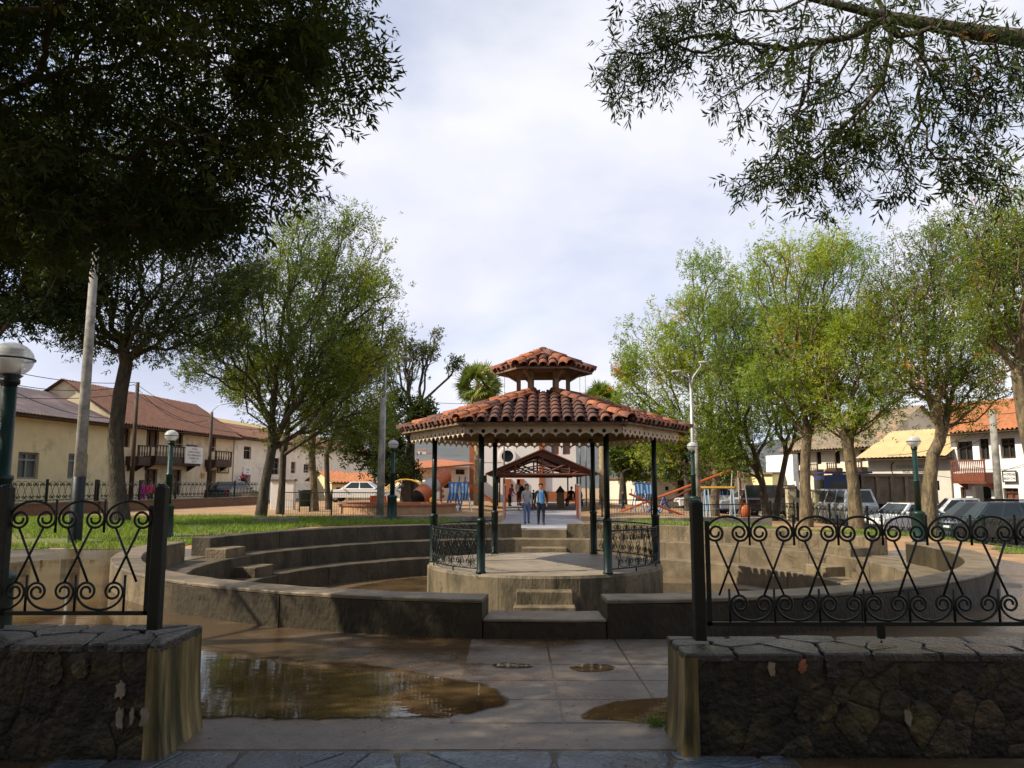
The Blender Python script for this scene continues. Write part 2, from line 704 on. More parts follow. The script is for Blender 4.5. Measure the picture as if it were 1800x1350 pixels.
# ---- paving pieces in the gateway
rg = random.Random(5)
pav = thing('gateway_paving', 'wet grey concrete slabs laid between the two stone gate walls', 'paving', (0.3, 7, 0))
for i, x in enumerate([-0.45, 0.37, 1.12, 1.90, 2.70]):
    x1 = [0.37, 1.12, 1.90, 2.70, 3.5][i]
    for j in range(6):
        y0 = 5.78 + j * 0.60
        y1 = y0 + 0.60
        if math.hypot((x + x1) / 2 - CX, y1 - CY) < RING - 0.05:
            continue
        g = 0.007
        mb = MB()
        zt = 0.0072 + rg.uniform(-0.0008, 0.0008)
        xs = [x + g, x1 - g]
        mb.obox(((xs[0] + xs[1]) / 2 - 0.3, (y0 + y1) / 2 - 7, -0.05), xs[1] - xs[0], y1 - y0 - 2 * g, 0.05 + zt, 0, 0.004)
        mb.build('slab', slab_mat, pav)
mb = MB()
mb.obox((-0.55 - 0.3, 5.49 - 7, -0.05), 3.34, 0.54, 0.0585, 0, 0.006)
mb.build('threshold', slab_mat, pav)

# ---- irregular polygons for flagstones and rubble stones


def cells(w, h, n, seed, relax=1):
    rg = random.Random(seed)
    pts = [(rg.uniform(0, w), rg.uniform(0, h)) for _ in range(n)]
    for it in range(relax + 1):
        polys = []
        for i, p in enumerate(pts):
            poly = [(0, 0), (w, 0), (w, h), (0, h)]
            for j, q in enumerate(pts):
                if i == j or not poly:
                    continue
                mx, my, nx, ny = (p[0] + q[0]) / 2, (p[1] + q[1]) / 2, q[0] - p[0], q[1] - p[1]
                out = []
                for k in range(len(poly)):
                    a, b2 = poly[k], poly[(k + 1) % len(poly)]
                    da = (a[0] - mx) * nx + (a[1] - my) * ny
                    db = (b2[0] - mx) * nx + (b2[1] - my) * ny
                    if da <= 0:
                        out.append(a)
                    if (da < 0) != (db < 0) and da != db:
                        s = da / (da - db)
                        out.append((a[0] + (b2[0] - a[0]) * s, a[1] + (b2[1] - a[1]) * s))
                poly = out
            polys.append(poly)
        if it < relax:
            pts = [(sum(q[0] for q in p) / len(p), sum(q[1] for q in p) / len(p)) for p in polys]
    return [p for p in polys if len(p) >= 3]


def stone_piece(mb, poly, f, depth, gap, rg, dome=0.006, rim=0.85, sub=True):
    """one stone over the polygon; f(u, v, d) maps face coordinates and height to 3-D"""
    cx, cy = sum(p[0] for p in poly) / len(poly), sum(p[1] for p in poly) / len(poly)
    if sub:
        pl = []
        for a, b in zip(poly, poly[1:] + poly[:1]):
            d = math.hypot(b[0] - a[0], b[1] - a[1])
            pl.append((a[0] * 0.94 + cx * 0.06, a[1] * 0.94 + cy * 0.06))
            if d > 0.07:
                pl.append(((a[0] + b[0]) / 2 + rg.uniform(-.008, .008), (a[1] + b[1]) / 2 + rg.uniform(-.008, .008)))
        poly = pl
    sz = max(0.03, sum(math.hypot(p[0] - cx, p[1] - cy) for p in poly) / len(poly))
    k0 = max(0.5, 1 - gap / sz)
    n = len(poly)
    vs = []
    for s, d in ((k0, -0.02), (k0, depth * 0.55), (k0 * rim, depth)):
        for p in poly:
            vs.append(f(cx + (p[0] - cx) * s, cy + (p[1] - cy) * s, d + (rg.uniform(-.003, .003) if d == depth else 0)))
    vs.append(f(cx, cy, depth + dome))
    fs = []
    for r in range(2):
        for i in range(n):
            j = (i + 1) % n
            fs.append((r * n + i, r * n + j, (r + 1) * n + j, (r + 1) * n + i))
    fs += [(2 * n + i, 2 * n + (i + 1) % n, 3 * n) for i in range(n)]
    mb.add(vs, fs)


slate = M('blue_slate', (0.115, 0.145, 0.175), (0.060, 0.074, 0.086), 5, 0.20, 0.5, 30, stain=(0.10, 0.085, 0.06), sscale=3, samt=0.3, rnd=0.3)
mortar = M('dark_mortar', (0.11, 0.095, 0.075), (0.06, 0.052, 0.042), 12, 0.6, 0.5, 40)
flag = thing('flagstone_path', 'blue grey slate crazy paving just outside the gateway', 'paving', (-0.55, 4.2, 0))
mb = MB()
mb.box(-2.3, 2.3, -2.1, 1.01, -0.05, 0.005)
mb.build('mortar_bed', mortar, flag)
for p in cells(4.5, 3.05, 75, 11):
    mb = MB()
    stone_piece(mb, p, lambda u, v, d: (u - 2.25, v - 2.07, 0.004 + d), 0.014, 0.012, rg, 0.001, 0.96)
    mb.build('flagstone', slate, flag)

# ---------------------------------------------------------------- the round sunken arena
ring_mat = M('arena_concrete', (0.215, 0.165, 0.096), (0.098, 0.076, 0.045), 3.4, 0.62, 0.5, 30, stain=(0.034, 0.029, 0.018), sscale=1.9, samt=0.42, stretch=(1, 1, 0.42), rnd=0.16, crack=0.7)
tread_mat = M('arena_tread', (0.205, 0.160, 0.100), (0.112, 0.086, 0.053), 2.5, 0.44, 0.2, 25, stain=(0.085, 0.068, 0.042), sscale=1.1, samt=0.4, rnd=0.08, crack=0.6)
floor_mat = wet_mat('arena_floor_wet', (0.20, 0.15, 0.10), (0.14, 0.10, 0.065), (0.12, 0.078, 0.042), 0.40, 0.08, 0.7, 0.5)
arena = thing('round_arena', 'sunken round concrete arena with curved bench tiers around the bandstand', 'amphitheatre', (CX, CY, 0))


def arc_block(r0, r1, a0, a1, z0, z1, step=2.0, jit=0.0, seed=0, bev=0.012):
    n = max(1, int(round(abs(a1 - a0) / step)))
    mb = MB()
    prof = [(r0, z0), (r0, z1 - bev), (r0 + bev, z1), (r1 - bev, z1), (r1, z1 - bev), (r1, z0)]
    rg = random.Random(seed)
    vs = []
    for i in range(n + 1):
        w = rad(a0 + (a1 - a0) * i / n)
        dz = rg.uniform(-jit, jit)
        dr = rg.uniform(-jit, jit)
        for r, z in prof:
            vs.append(((r + dr) * math.cos(w), (r + dr) * math.sin(w), z + (dz if z > z0 else 0)))
    m = len(prof)
    fs = []
    for i in range(n):
        for k in range(m):
            j = (k + 1) % m
            fs.append((i * m + k, i * m + j, (i + 1) * m + j, (i + 1) * m + k))
    fs += [tuple(range(m)), tuple(range(n * m + m - 1, n * m - 1, -1))]
    mb.add(vs, fs)
    return mb


front_a = 270 - math.degrees(FACE)
rear_a = 90 - math.degrees(FACE)
k = 0


def run(name, r0, r1, a0, a1, z0, z1, mat, seg=22.0, jit=0.004):
    global k
    n = max(1, int(round((a1 - a0) / seg)))
    for i in range(n):
        k += 1
        e = 0.05
        arc_block(r0, r1, a0 + (a1 - a0) * i / n + e, a0 + (a1 - a0) * (i + 1) / n - e, z0 + 0.001 * (k % 5), z1 + 0.002 * ((k * 7) % 5 - 2), jit=jit, seed=k).build(name, mat, arena)


hg = math.degrees(0.665 / 8.15)
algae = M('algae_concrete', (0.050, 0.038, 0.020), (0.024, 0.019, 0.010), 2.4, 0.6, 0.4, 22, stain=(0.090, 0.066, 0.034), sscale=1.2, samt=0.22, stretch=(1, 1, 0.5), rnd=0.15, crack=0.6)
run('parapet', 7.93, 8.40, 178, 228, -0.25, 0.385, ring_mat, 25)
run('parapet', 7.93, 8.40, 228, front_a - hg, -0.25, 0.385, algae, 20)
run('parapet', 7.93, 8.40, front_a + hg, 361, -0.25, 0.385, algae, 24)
run('coping', 7.925, 8.405, 178, front_a - hg, 0.386, 0.425, tread_mat, 27)
run('coping', 7.925, 8.405, front_a + hg, 361, 0.386, 0.425, tread_mat, 27)
run('sill_riser', 7.81, 8.395, front_a - hg, front_a + hg, -0.25, 0.185, algae, 30)
run('sill', 7.80, 8.40, front_a - hg, front_a + hg, 0.187, 0.218, tread_mat, 30)
hr = math.degrees(0.74 / 8.15)
ring_shade = M('arena_concrete_shade', (0.098, 0.076, 0.047), (0.050, 0.039, 0.024), 3.0, 0.6, 0.45, 28, stain=(0.026, 0.022, 0.014), sscale=1.7, samt=0.42, stretch=(1, 1, 0.42), rnd=0.16, crack=0.7)  # stained arena concrete with the left half's shade put into the darker colour
run('back_wall', 7.93, 8.40, rear_a + hr, 170, -0.25, 0.43, ring_shade, 19)
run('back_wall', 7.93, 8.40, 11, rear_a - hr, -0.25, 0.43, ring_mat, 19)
run('sill', 7.85, 8.50, rear_a - hr, rear_a + hr, -0.25, 0.255, tread_mat, 30)
for a0_, a1_, m_ in ((-90, 95, tread_mat), (95, 270, ring_shade)):
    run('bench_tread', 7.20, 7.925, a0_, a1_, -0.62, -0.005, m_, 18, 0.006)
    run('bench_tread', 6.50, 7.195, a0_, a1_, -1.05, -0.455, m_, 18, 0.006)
run('sill', 7.93, 8.42, 170, 178, -0.25, 0.012, tread_mat, 30)
run('sill', 7.93, 8.42, 1, 11, -0.25, 0.012, tread_mat, 30)
# step blocks in the aisles
for aa, r0, r1, ww, z0, z1 in ((rear_a, 6.62, 7.19, 1.36, -0.47, -0.225), (168.5, 7.36, 7.91, 0.85, -0.02, 0.20), (167.5, 6.66, 7.19, 0.85, -0.47, -0.22),
                              (14, 7.36, 7.91, 0.85, -0.02, 0.20), (14, 6.66, 7.19, 0.85, -0.47, -0.22), (front_a, 7.36, 7.80, 1.2, -0.02, 0.10)):
    w = rad(aa)
    mb = MB()
    rc = (r0 + r1) / 2
    mb.obox((rc * math.cos(w), rc * math.sin(w), z0), r1 - r0, ww, z1 - z0, w, 0.015)
    mb.build('step', ring_mat, arena)
mb = MB()
vs = [(0, 0, -0.93)] + [(6.53 * math.cos(2 * math.pi * i / 64), 6.53 * math.sin(2 * math.pi * i / 64), -0.93) for i in range(64)]
mb.add(vs, [(0, i + 1, (i + 1) % 64 + 1) for i in range(64)])
mb.build('floor', floor_mat, arena)
mb = MB()
rgp = random.Random(9)
vs = []
for i in range(90):
    w = 2 * math.pi * i / 90
    q = 5.6 + 0.55 * math.sin(3 * w + 1) + 0.25 * math.sin(7 * w) + rgp.gauss(0, 0.05)
    vs.append((q * math.cos(w), q * math.sin(w), -0.922))
link_mesh('standing_water', puddle_mesh([Vector(v) for v in vs], -0.922, 0.25), None, arena)

# ---------------------------------------------------------------- gate walls of rubble stone
stone_mat = M('mossy_rubble', (0.038, 0.030, 0.015), (0.012, 0.010, 0.0055), 4, 0.6, 0.8, 16, stain=(0.105, 0.088, 0.030), sscale=2.6, samt=0.24, rnd=0.5)
stone_tan = M('tan_rubble', (0.085, 0.062, 0.030), (0.045, 0.035, 0.018), 9, 0.5, 0.7, 22, stain=(0.022, 0.021, 0.011), sscale=5, samt=0.6, rnd=0.3)
mortar_moss = M('mossy_mortar', (0.020, 0.019, 0.012), (0.010, 0.010, 0.007), 9, 0.65, 0.8, 30, stain=(0.035, 0.035, 0.016), sscale=3, samt=0.3)
cap_mat = M('slate_coping', (0.050, 0.048, 0.043), (0.022, 0.022, 0.019), 6, 0.18, 0.55, 26, stain=(0.05, 0.05, 0.028), sscale=3, samt=0.35, rnd=0.25)
end_mat = M('streaked_plaster', (0.36, 0.27, 0.115), (0.040, 0.034, 0.014), 9, 0.42, 0.6, 26, stretch=(1, 1, 0.12), stain=(0.034, 0.033, 0.010), sscale=4, samt=0.5)
white_patch = M('old_white_paint', (0.25, 0.215, 0.15), (0.17, 0.145, 0.10), 10, 0.7)
brick_patch = M('bare_brick', (0.26, 0.10, 0.05), (0.17, 0.07, 0.035), 12, 0.8, 0.4, 40)


def gate_wall(label, xa, xb, y0, y1, h, sign, seed, vis):
    """wall from its free end xa out to xb (sign = direction), stones on the stretch vis long"""
    w = thing('stone_wall', label, 'wall', (xa, (y0 + y1) / 2, 0))
    hy = (y1 - y0) / 2
    Lw = abs(xb - xa)
    q = (lambda s: s * sign)
    mb = MB()
    a, b = sorted((q(0.012), q(Lw)))
    mb.box(a, b, -hy + 0.010, hy, -0.1, h - 0.02)
    mb.build('core', mortar_moss, w)
    rg = random.Random(seed)
    for p in cells(vis, h - 0.035, int(vis * h / 0.040), seed, 1):
        mb = MB()
        dep = rg.uniform(0.002, 0.012)
        stone_piece(mb, p, lambda u, v, d: (q(0.02 + u), -hy + 0.012 - d, v + 0.005), dep, 0.005, rg, rg.uniform(0.0, 0.006), 0.80)
        if sign < 0:
            mb.f = [f[::-1] for f in mb.f]
        mb.build('stone', stone_tan if rg.random() < 0.10 else stone_mat, w)
    # coping plates
    for p in cells(vis + 0.03, 2 * hy + 0.03, int(vis * 8), seed + 3, 1):
        mb = MB()
        th = rg.uniform(0.007, 0.018)
        stone_piece(mb, p, lambda u, v, d: (q(u - 0.02), -hy - 0.010 + v, h - 0.02 + d), th + 0.012, 0.005, rg, 0.001, 0.95)
        if sign < 0:
            mb.f = [f[::-1] for f in mb.f]
        mb.build('coping_stone', cap_mat, w)
    mb = MB()
    a, b = sorted((q(vis + 0.02), q(Lw)))
    mb.box(a, b, -hy - 0.02, hy + 0.02, h - 0.018, h + 0.008)
    mb.build('coping', cap_mat, w)
    # plastered end
    mb = MB()
    n, m2 = 12, 10
    vs = []
    for i in range(n + 1):
        for j in range(m2 + 1):
            yy = -hy - 0.006 + (2 * hy + 0.012) * min(1, max(0, (i - 1) / (n - 2)))
            zz = -0.05 + (h + 0.03) * j / m2
            fl = 0.05 * (1 - j / m2) ** 3
            vs.append((q(0.07 if i in (0, n) else -0.006 - fl + rg.uniform(-.001, .001)), yy, zz))
    f = [(i * (m2 + 1) + j, i * (m2 + 1) + j + 1, (i + 1) * (m2 + 1) + j + 1, (i + 1) * (m2 + 1) + j) for i in range(n) for j in range(m2)]
    if sign < 0:
        f = [x[::-1] for x in f]
    mb.add(vs, f)
    mb.build('plaster_end', end_mat, w, smooth=True)
    return w, hy, q


wl, hyl, ql = gate_wall('low mossy stone gate wall with white paint flakes, in the left corner', -2.20, -9.5, 5.00, 5.65, 0.70, -1, 21, 2.1)
wr, hyr, qr = gate_wall('long low mossy stone gate wall with slate coping under the right railing', 1.10, 9.5, 5.06, 5.62, 0.63, 1, 22, 3.0)


def patch(w, px, py, wpx, hpx, yplane, mat, seed, ox):
    """flake of paint or bare brick stuck on the wall face"""
    rg = random.Random(seed)
    c = atd(px, py, yplane)
    k = yplane / 1360
    n = 19
    mb = MB()
    vs = []
    st = rg.getstate()
    for d in (0.002, -0.03):
        rg.setstate(st)
        for i in range(n):
            a = 2 * math.pi * i / n
            r = (abs(math.cos(a)) ** 4 + abs(math.sin(a)) ** 4) ** -0.25 * 0.82
            rr = r * rg.uniform(0.62, 1.15)
            vs.append((c.x - w.location.x + rr * math.cos(a) * wpx / 2 * k, yplane - w.location.y - d, c.z + rr * math.sin(a) * hpx / 2 * k))
    mb.add(vs, [tuple(range(n - 1, -1, -1))] + [(i, (i + 1) % n, n + (i + 1) % n, n + i) for i in range(n)])
    mb.build('paint_flake', mat, w)


for i, (px, py, a, b, m_) in enumerate([(211, 1213, 20, 34, white_patch), (210, 1263, 15, 40, white_patch), (231, 1262, 9, 38, white_patch), (254, 1262, 19, 40, white_patch), (94, 1176, 36, 68, stone_tan), (140, 1176, 32, 40, stone_tan)]):
    patch(wl, px, py, a, b, 4.992, m_, 50 + i, 0)
for i, (px, py, a, b, m_) in enumerate([(1597, 1262, 16, 35, white_patch), (1411, 1172, 21, 26, brick_patch), (1357, 1176, 14, 30, white_patch), (1410, 1247, 32, 54, stone_tan), (1478, 1224, 34, 40, stone_tan), (1466, 1178, 30, 40, cap_mat)]):
    patch(wr, px, py, a, b, 5.052, m_, 70 + i, 0)

# ---------------------------------------------------------------- wrought iron railings


def c_scroll(w, yt, turns=1.55, n=30):
    """points of one C scroll hung from the top (x, z), scroll centres at +-0.27 w, crown at z = yt above the scroll centres"""
    cx, R0 = 0.27 * w, 0.20 * w
    right = []
    for i in range(9):
        a = math.pi / 2 * (1 - i / 8)
        right.append(((cx + R0) * math.cos(a), yt * math.sin(a)))
    for i in range(1, n + 1):
        s = i / n
        a = -2 * math.pi * turns * s
        r = R0 * (1 - 0.66 * s)
        right.append((cx + r * math.cos(a), r * math.sin(a)))
    return [(-x, z) for x, z in reversed(right)] + right[1:]


def scroll_part(kind, w, h, r=0.0085, nseg=30, sides=6):
    """mesh of one piece of a railing bay of width w and height h, origin at the bay's bottom centre"""
    yt, mb = 0.36 * w, MB()
    zt, zb = h - yt, yt
    if kind == 'top':
        mb.tube([(x, 0, zt + z) for x, z in c_scroll(w, yt, n=nseg)], r, sides)
    elif kind == 'bottom':
        mb.tube([(x, 0, zb - z) for x, z in c_scroll(w, yt, n=nseg)], r, sides)
    elif kind == 'cross':
        for s in (-1, 1):
            mb.tube([(s * -0.25 * w, 0.004 * s, zt - 0.19 * w), (s * 0.23 * w, 0.004 * s, zb + 0.19 * w)], r * 0.95, sides)
    elif kind == 'bar_top':
        mb.box(-0.006, 0.006, -0.006, 0.006, zt - 0.28 * w, h + 0.012)
    elif kind == 'bar_bottom':
        mb.box(-0.006, 0.006, -0.006, 0.006, -0.01, zb + 0.33 * w)
    return mb


def iron_fence(label, x0, y, z0, w, h, n, first, posts, legs, post_top, group=None):
    """n bays from x0 to the right; posts = x of full posts"""
    f = thing('iron_railing', label, 'railing', (x0, y, z0), 0, group)
    top, bot, ba, bb = (scroll_part(k_, w, h).mesh(k_, [iron], True) for k_ in ('top', 'bottom', 'bar_top', 'bar_bottom'))
    crosses = []
    for s in (-1, 1):
        mbx = MB()
        mbx.tube([(s * -0.25 * w, 0.005 * s, h - 0.36 * w - 0.19 * w), (s * 0.23 * w, 0.005 * s, 0.36 * w + 0.19 * w)], 0.0082, 6)
        crosses.append(mbx.mesh('cross_bar', [iron], True))
    for i in range(n):
        x = (i + 0.5) * w + first
        j_ = random.Random(i + int(abs(x0) * 100))
        link_mesh('scroll', top, None, f, loc=(x + j_.uniform(-.003, .003), 0, 0)).rotation_euler = (j_.uniform(-.02, .02), j_.uniform(-.018, .018), 0)
        for c in crosses:
            link_mesh('cross_bar', c, None, f, loc=(x, 0, 0)).rotation_euler = (0, j_.uniform(-.008, .008), 0)
        link_mesh('picket', ba, None, f, loc=(x + w / 2, 0, 0))
        link_mesh('picket', bb, None, f, loc=(x, 0, 0))
        if i < n - 1:
            link_mesh('scroll', bot, None, f, loc=(x + w / 2 + j_.uniform(-.003, .003), 0, 0)).rotation_euler = (0, j_.uniform(-.02, .02), 0)
    W = n * w + first
    mb = MB()
    mb.box(0, W, -0.012, 0.012, -0.034, -0.008)
    mb.build('bottom_rail', iron, f)
    for x in posts:
        mb = MB()
        mb.obox((x, 0, -0.125), 0.078, 0.078, post_top + 0.125, 0, 0.006)
        mb.ell((x, 0, post_top), 0.040, 0.040, 0.022, 10, 6)
        mb.build('post', iron, f)
    for x in legs:
        mb = MB()
        mb.box(x - 0.02, x + 0.02, -0.02, 0.02, -0.115, -0.034)
        mb.build('leg', iron, f)
    return f


YR = 5.36
pr = atd(1230, 1100, YR)
zb_r, zt_r = atd(1500, 1091, YR).z, atd(1500, 908, YR).z
wR = 75.2 * YR / 1360 * 1.02
fr = iron_fence('black wrought iron railing of scrolls and crosses on the long right gate wall', pr.x + 0.055, YR, zb_r, wR, zt_r - zb_r, 12, 0.0, [-0.055, 3.60], [1.16, 2.36], atd(1230, 882, YR).z - zb_r)
mb = MB()
mb.box(0.0, 0.028, -0.012, 0.012, -0.03, zt_r - zb_r - 0.03)
mb.build('side_bar', iron, fr)
YL = 5.33
pl_ = atd(272, 1090, YL)
zb_l, zt_l = atd(200, 1072, YL).z, atd(200, 881, YL).z
wL = 82.5 * YL / 1360 * 1.02
nL = 9
fl = iron_fence('black wrought iron railing of scrolls and crosses on the short left gate wall', pl_.x - 0.05 - nL * wL, YL, zb_l, wL, zt_l - zb_l, nL, 0.0, [nL * wL + 0.05, nL * wL + 0.05 - 1.06, nL * wL - 2.2], [], atd(275, 856, YL).z - zb_l)
mb = MB()
mb.box(nL * wL - 0.026, nL * wL, -0.012, 0.012, -0.03, zt_l - zb_l - 0.03)
mb.build('side_bar', iron, fl)

# ---------------------------------------------------------------- bandstand
band = thing('bandstand', 'hexagonal bandstand with two tiered clay tile roof on green posts', 'bandstand', (CX, CY, 0), -FACE)
pod_mat = M('podium_concrete', (0.185, 0.145, 0.088), (0.098, 0.078, 0.048), 2.6, 0.62, 0.3, 22, stain=(0.040, 0.036, 0.022), sscale=1.3, samt=0.5, stretch=(1, 1, 0.4), crack=0.8)
pod_top = M('podium_floor', (0.27, 0.22, 0.155), (0.19, 0.155, 0.108), 2.2, 0.55, 0.15, 30, stain=(0.15, 0.115, 0.075), sscale=0.9, samt=0.35, crack=0.5)
col_paint = M('column_paint', (0.004, 0.013, 0.011), (0.007, 0.021, 0.017), 5, 0.38, 0.1, 40, stain=(0.014, 0.014, 0.011), sscale=6, samt=0.3)
RP = 2.52
# podium: formwork boards show as 48 slightly uneven facets
mb = MB()
rg = random.Random(3)
nb = 72
vs = []
for z, dr in ((-0.95, 0.0), (-0.05, 0.0), (0.0, -0.03)):
    for i in range(nb):
        for e in (0.03, 0.97):
            w = 2 * math.pi * (i + e) / nb
            q = RP + dr + (0.006 * ((i * 37) % 5) / 4)
            vs.append((q * math.cos(w), q * math.sin(w), z))
n2 = nb * 2
fs = []
for r in range(2):
    for i in range(n2):
        j = (i + 1) % n2
        fs.append((r * n2 + i, r * n2 + j, (r + 1) * n2 + j, (r + 1) * n2 + i))
mb.add(vs, fs)
mb.build('podium_wall', pod_mat, band)
mb = MB()
mb.lathe([(0, -0.001), (1.2, 0.0), (RP - 0.031, 0.0005)], 60)
mb.build('podium_floor', pod_top, band)
for i, (zt, yo, ww) in enumerate(((-0.235, 0.30, 1.02), (-0.465, 0.58, 1.10), (-0.70, 0.86, 1.18))):
    mb = MB()
    mb.obox((0.0, -(RP - 0.06) - yo / 2, -0.95), ww, yo + 0.12, 0.95 + zt, 0, 0.015)
    mb.build('step', pod_mat, band)

HEXA = [rad(-60 + 60 * i) for i in range(6)]      # 0: front right, then counter-clockwise
RC = 2.42
for a in HEXA:
    c = (RC * math.cos(a), RC * math.sin(a), 0)
    mb = MB()
    mb.lathe([(0.0, 0.94), (0.055, 0.94), (0.055, 2.78), (0, 2.78)], 14, c)
    mb.lathe([(0.085, 2.70), (0.10, 2.74), (0.10, 2.79), (0.055, 2.79)], 12, c)
    p = mb.build('column', col_paint, band, True)
    mb = MB()
    mb.lathe([(0.0, 0.0), (0.098, 0.0), (0.098, 0.03), (0.082, 0.05), (0.082, 0.97), (0.094, 0.985), (0.094, 1.01), (0.075, 1.03), (0.055, 1.05)], 14, c)
    mb.build('sleeve', col_paint, p, True)
# little junction boxes on two posts
for i, zz in ((3, 1.72), (5, 1.72)):
    a = HEXA[i]
    mb = MB()
    mb.obox((RC * math.cos(a) + 0.06, RC * math.sin(a) - 0.06, zz), 0.10, 0.09, 0.14, 0, 0.01)
    mb.build('junction_box', iron, band)

# curved railing, four bays of scrolls
WB, HB = 2 * math.pi * RC * (60 - 5.2) / 360 / 8, 0.66
unit = MB()
for kk in ('top', 'bottom', 'cross', 'bar_top', 'bar_bottom'):
    u = scroll_part(kk, WB, HB, 0.0075, 16, 4)
    if kk in ('bottom', 'bar_top'):
        u.v = [(x + WB / 2, y, z) for x, y, z in u.v]
    unit.add(u.v, u.f)
unit_me = unit.mesh('scroll_bay', [iron], True)
for i in (0, 1, 3, 4):
    a0, a1 = HEXA[i], HEXA[i] + rad(60)
    mb = MB()
    for z, r in ((0.80, 0.017), (0.085, 0.013)):
        mb.tube([(RC * math.cos(a0 + (a1 - a0) * s / 20), RC * math.sin(a0 + (a1 - a0) * s / 20), z) for s in range(21)], r, 6)
    rail = mb.build('railing', iron, band, True)
    mb = MB()
    for s in (0.3, 0.7):
        w = a0 + (a1 - a0) * s
        mb = MB()
        mb.box(RC * math.cos(w) - 0.012, RC * math.cos(w) + 0.012, RC * math.sin(w) - 0.012, RC * math.sin(w) + 0.012, 0.0, 0.085)
        mb.build('foot', iron, rail)
    for j in range(8):
        w = a0 + rad(2.6) + (rad(54.8)) * (j + 0.5) / 8
        o = link_mesh('scroll', unit_me, None, rail, loc=(RC * math.cos(w), RC * math.sin(w), 0.105))
        o.rotation_euler = (0, 0, w + math.pi / 2)

# fascia boards with scalloped edge and round holes
fas_mat = M('cream_fascia_paint', (0.64, 0.55, 0.41), (0.52, 0.44, 0.32), 4, 0.7, 0.15, 30, stain=(0.30, 0.22, 0.14), sscale=2.5, samt=0.25)
RF = 2.96
apF = RF * math.cos(rad(30))


def fascia(units, z0, z1):
    u = RF / units
    mb = MB()
    H = z1 - z0
    for i in range(units):
        cx = -RF / 2 + (i + 0.5) * u
        hr_, hz = 0.038, z0 + H * 0.52
        K = 24
        inner, outer = [], []
        for q in range(K):
            a = 2 * math.pi * q / K
            inner.append((cx + hr_ * math.cos(a), hz + hr_ * math.sin(a)))
            dx_, dz_ = math.cos(a), math.sin(a)
            # border: rectangle with the lower edge rising in an arch towards the unit's sides
            best = 9
            if abs(dx_) > 1e-6:
                best = min(best, (u / 2) / abs(dx_))
            if dz_ > 1e-6:
                best = min(best, (z1 - hz) / dz_)
            if dz_ < -1e-6:
                lo, hi = 0.0, best
                for _ in range(24):
                    md = (lo + hi) / 2
                    X = min(1, abs(md * dx_) / (u / 2))
                    zl = z0 + H * 0.32 * math.sqrt(max(0, 1 - (1 - X) ** 2))
                    if hz + md * dz_ > zl:
                        lo = md
                    else:
                        hi = md
                best = min(best, lo)
            outer.append((cx + dx_ * best, hz + dz_ * best))
        # corner points so that neighbouring units meet
        for q in range(K):
            j = (q + 1) % K
        for th, flip in ((-0.012, False), (0.012, True)):
            vs = [(x, th, z) for x, z in inner] + [(x, th, z) for x, z in outer]
            extra = len(vs)
            vs += [(cx + u / 2, th, z1), (cx - u / 2, th, z1)]
            fs = []
            for q in range(K):
                j = (q + 1) % K
                fs.append((q, K + q, K + j, j))
            # fill the two upper corners
            for sgn, ci in ((1, extra), (-1, extra + 1)):
                for q in range(K):
                    j = (q + 1) % K
                    a, b_ = outer[q], outer[j]
                    if (abs(a[0] - (cx + sgn * u / 2)) < 1e-4 and abs(b_[1] - z1) < 1e-4) or (abs(b_[0] - (cx + sgn * u / 2)) < 1e-4 and abs(a[1] - z1) < 1e-4):
                        fs.append((K + q, ci, K + j))
            if flip:
                fs = [f[::-1] for f in fs]
            mb.add(vs, fs)
        vs = [(x, -0.012, z) for x, z in inner] + [(x, 0.012, z) for x, z in inner] + [(x, -0.012, z) for x, z in outer] + [(x, 0.012, z) for x, z in outer]
        fs = []
        for q in range(K):
            j = (q + 1) % K
            fs.append((q, j, K + j, K + q))
            if outer[q][1] < z1 - 0.01 and abs(outer[q][0] - cx) < u / 2 - 1e-4 or outer[j][1] < hz:
                fs.append((2 * K + j, 2 * K + q, 3 * K + q, 3 * K + j))
        mb.add(vs, fs)
    mb.box(-RF / 2, RF / 2, -0.010, 0.010, z1 - 0.001, z1 + 0.03)
    return mb.mesh('fascia_board', [fas_mat])


fas = fascia(13, 2.575, 2.79)
for i in range(6):
    w = rad(-90 + 60 * i)
    o = link_mesh('fascia_board', fas, None, band, loc=(apF * math.cos(w), apF * math.sin(w), 0))
    o.rotation_euler = (0, 0, w + math.pi / 2)
# ring beams, rafters and the boarded underside of the roof
soffit = M('soffit_boards', (0.22, 0.155, 0.095), (0.13, 0.09, 0.055), 4, 0.75, 0.2, 30)
for i in range(6):
    a0, a1 = HEXA[i], HEXA[(i + 1) % 6]
    p0, p1 = Vector((RC * math.cos(a0), RC * math.sin(a0), 2.72)), Vector((RC * math.cos(a1), RC * math.sin(a1), 2.72))
    c = (p0 + p1) / 2
    mb = MB()
    mb.obox((c.x, c.y, 2.70), (p1 - p0).length - 0.1, 0.09, 0.13, math.atan2(p1.y - p0.y, p1.x - p0.x))
    mb.build('ring_beam', soffit, band)
SL = math.atan2(3.62 - 2.86, 2.78 - 0.52)        # lower roof pitch


def roof_z(ap):
    return 2.86 + (2.78 - ap) * math.tan(SL)


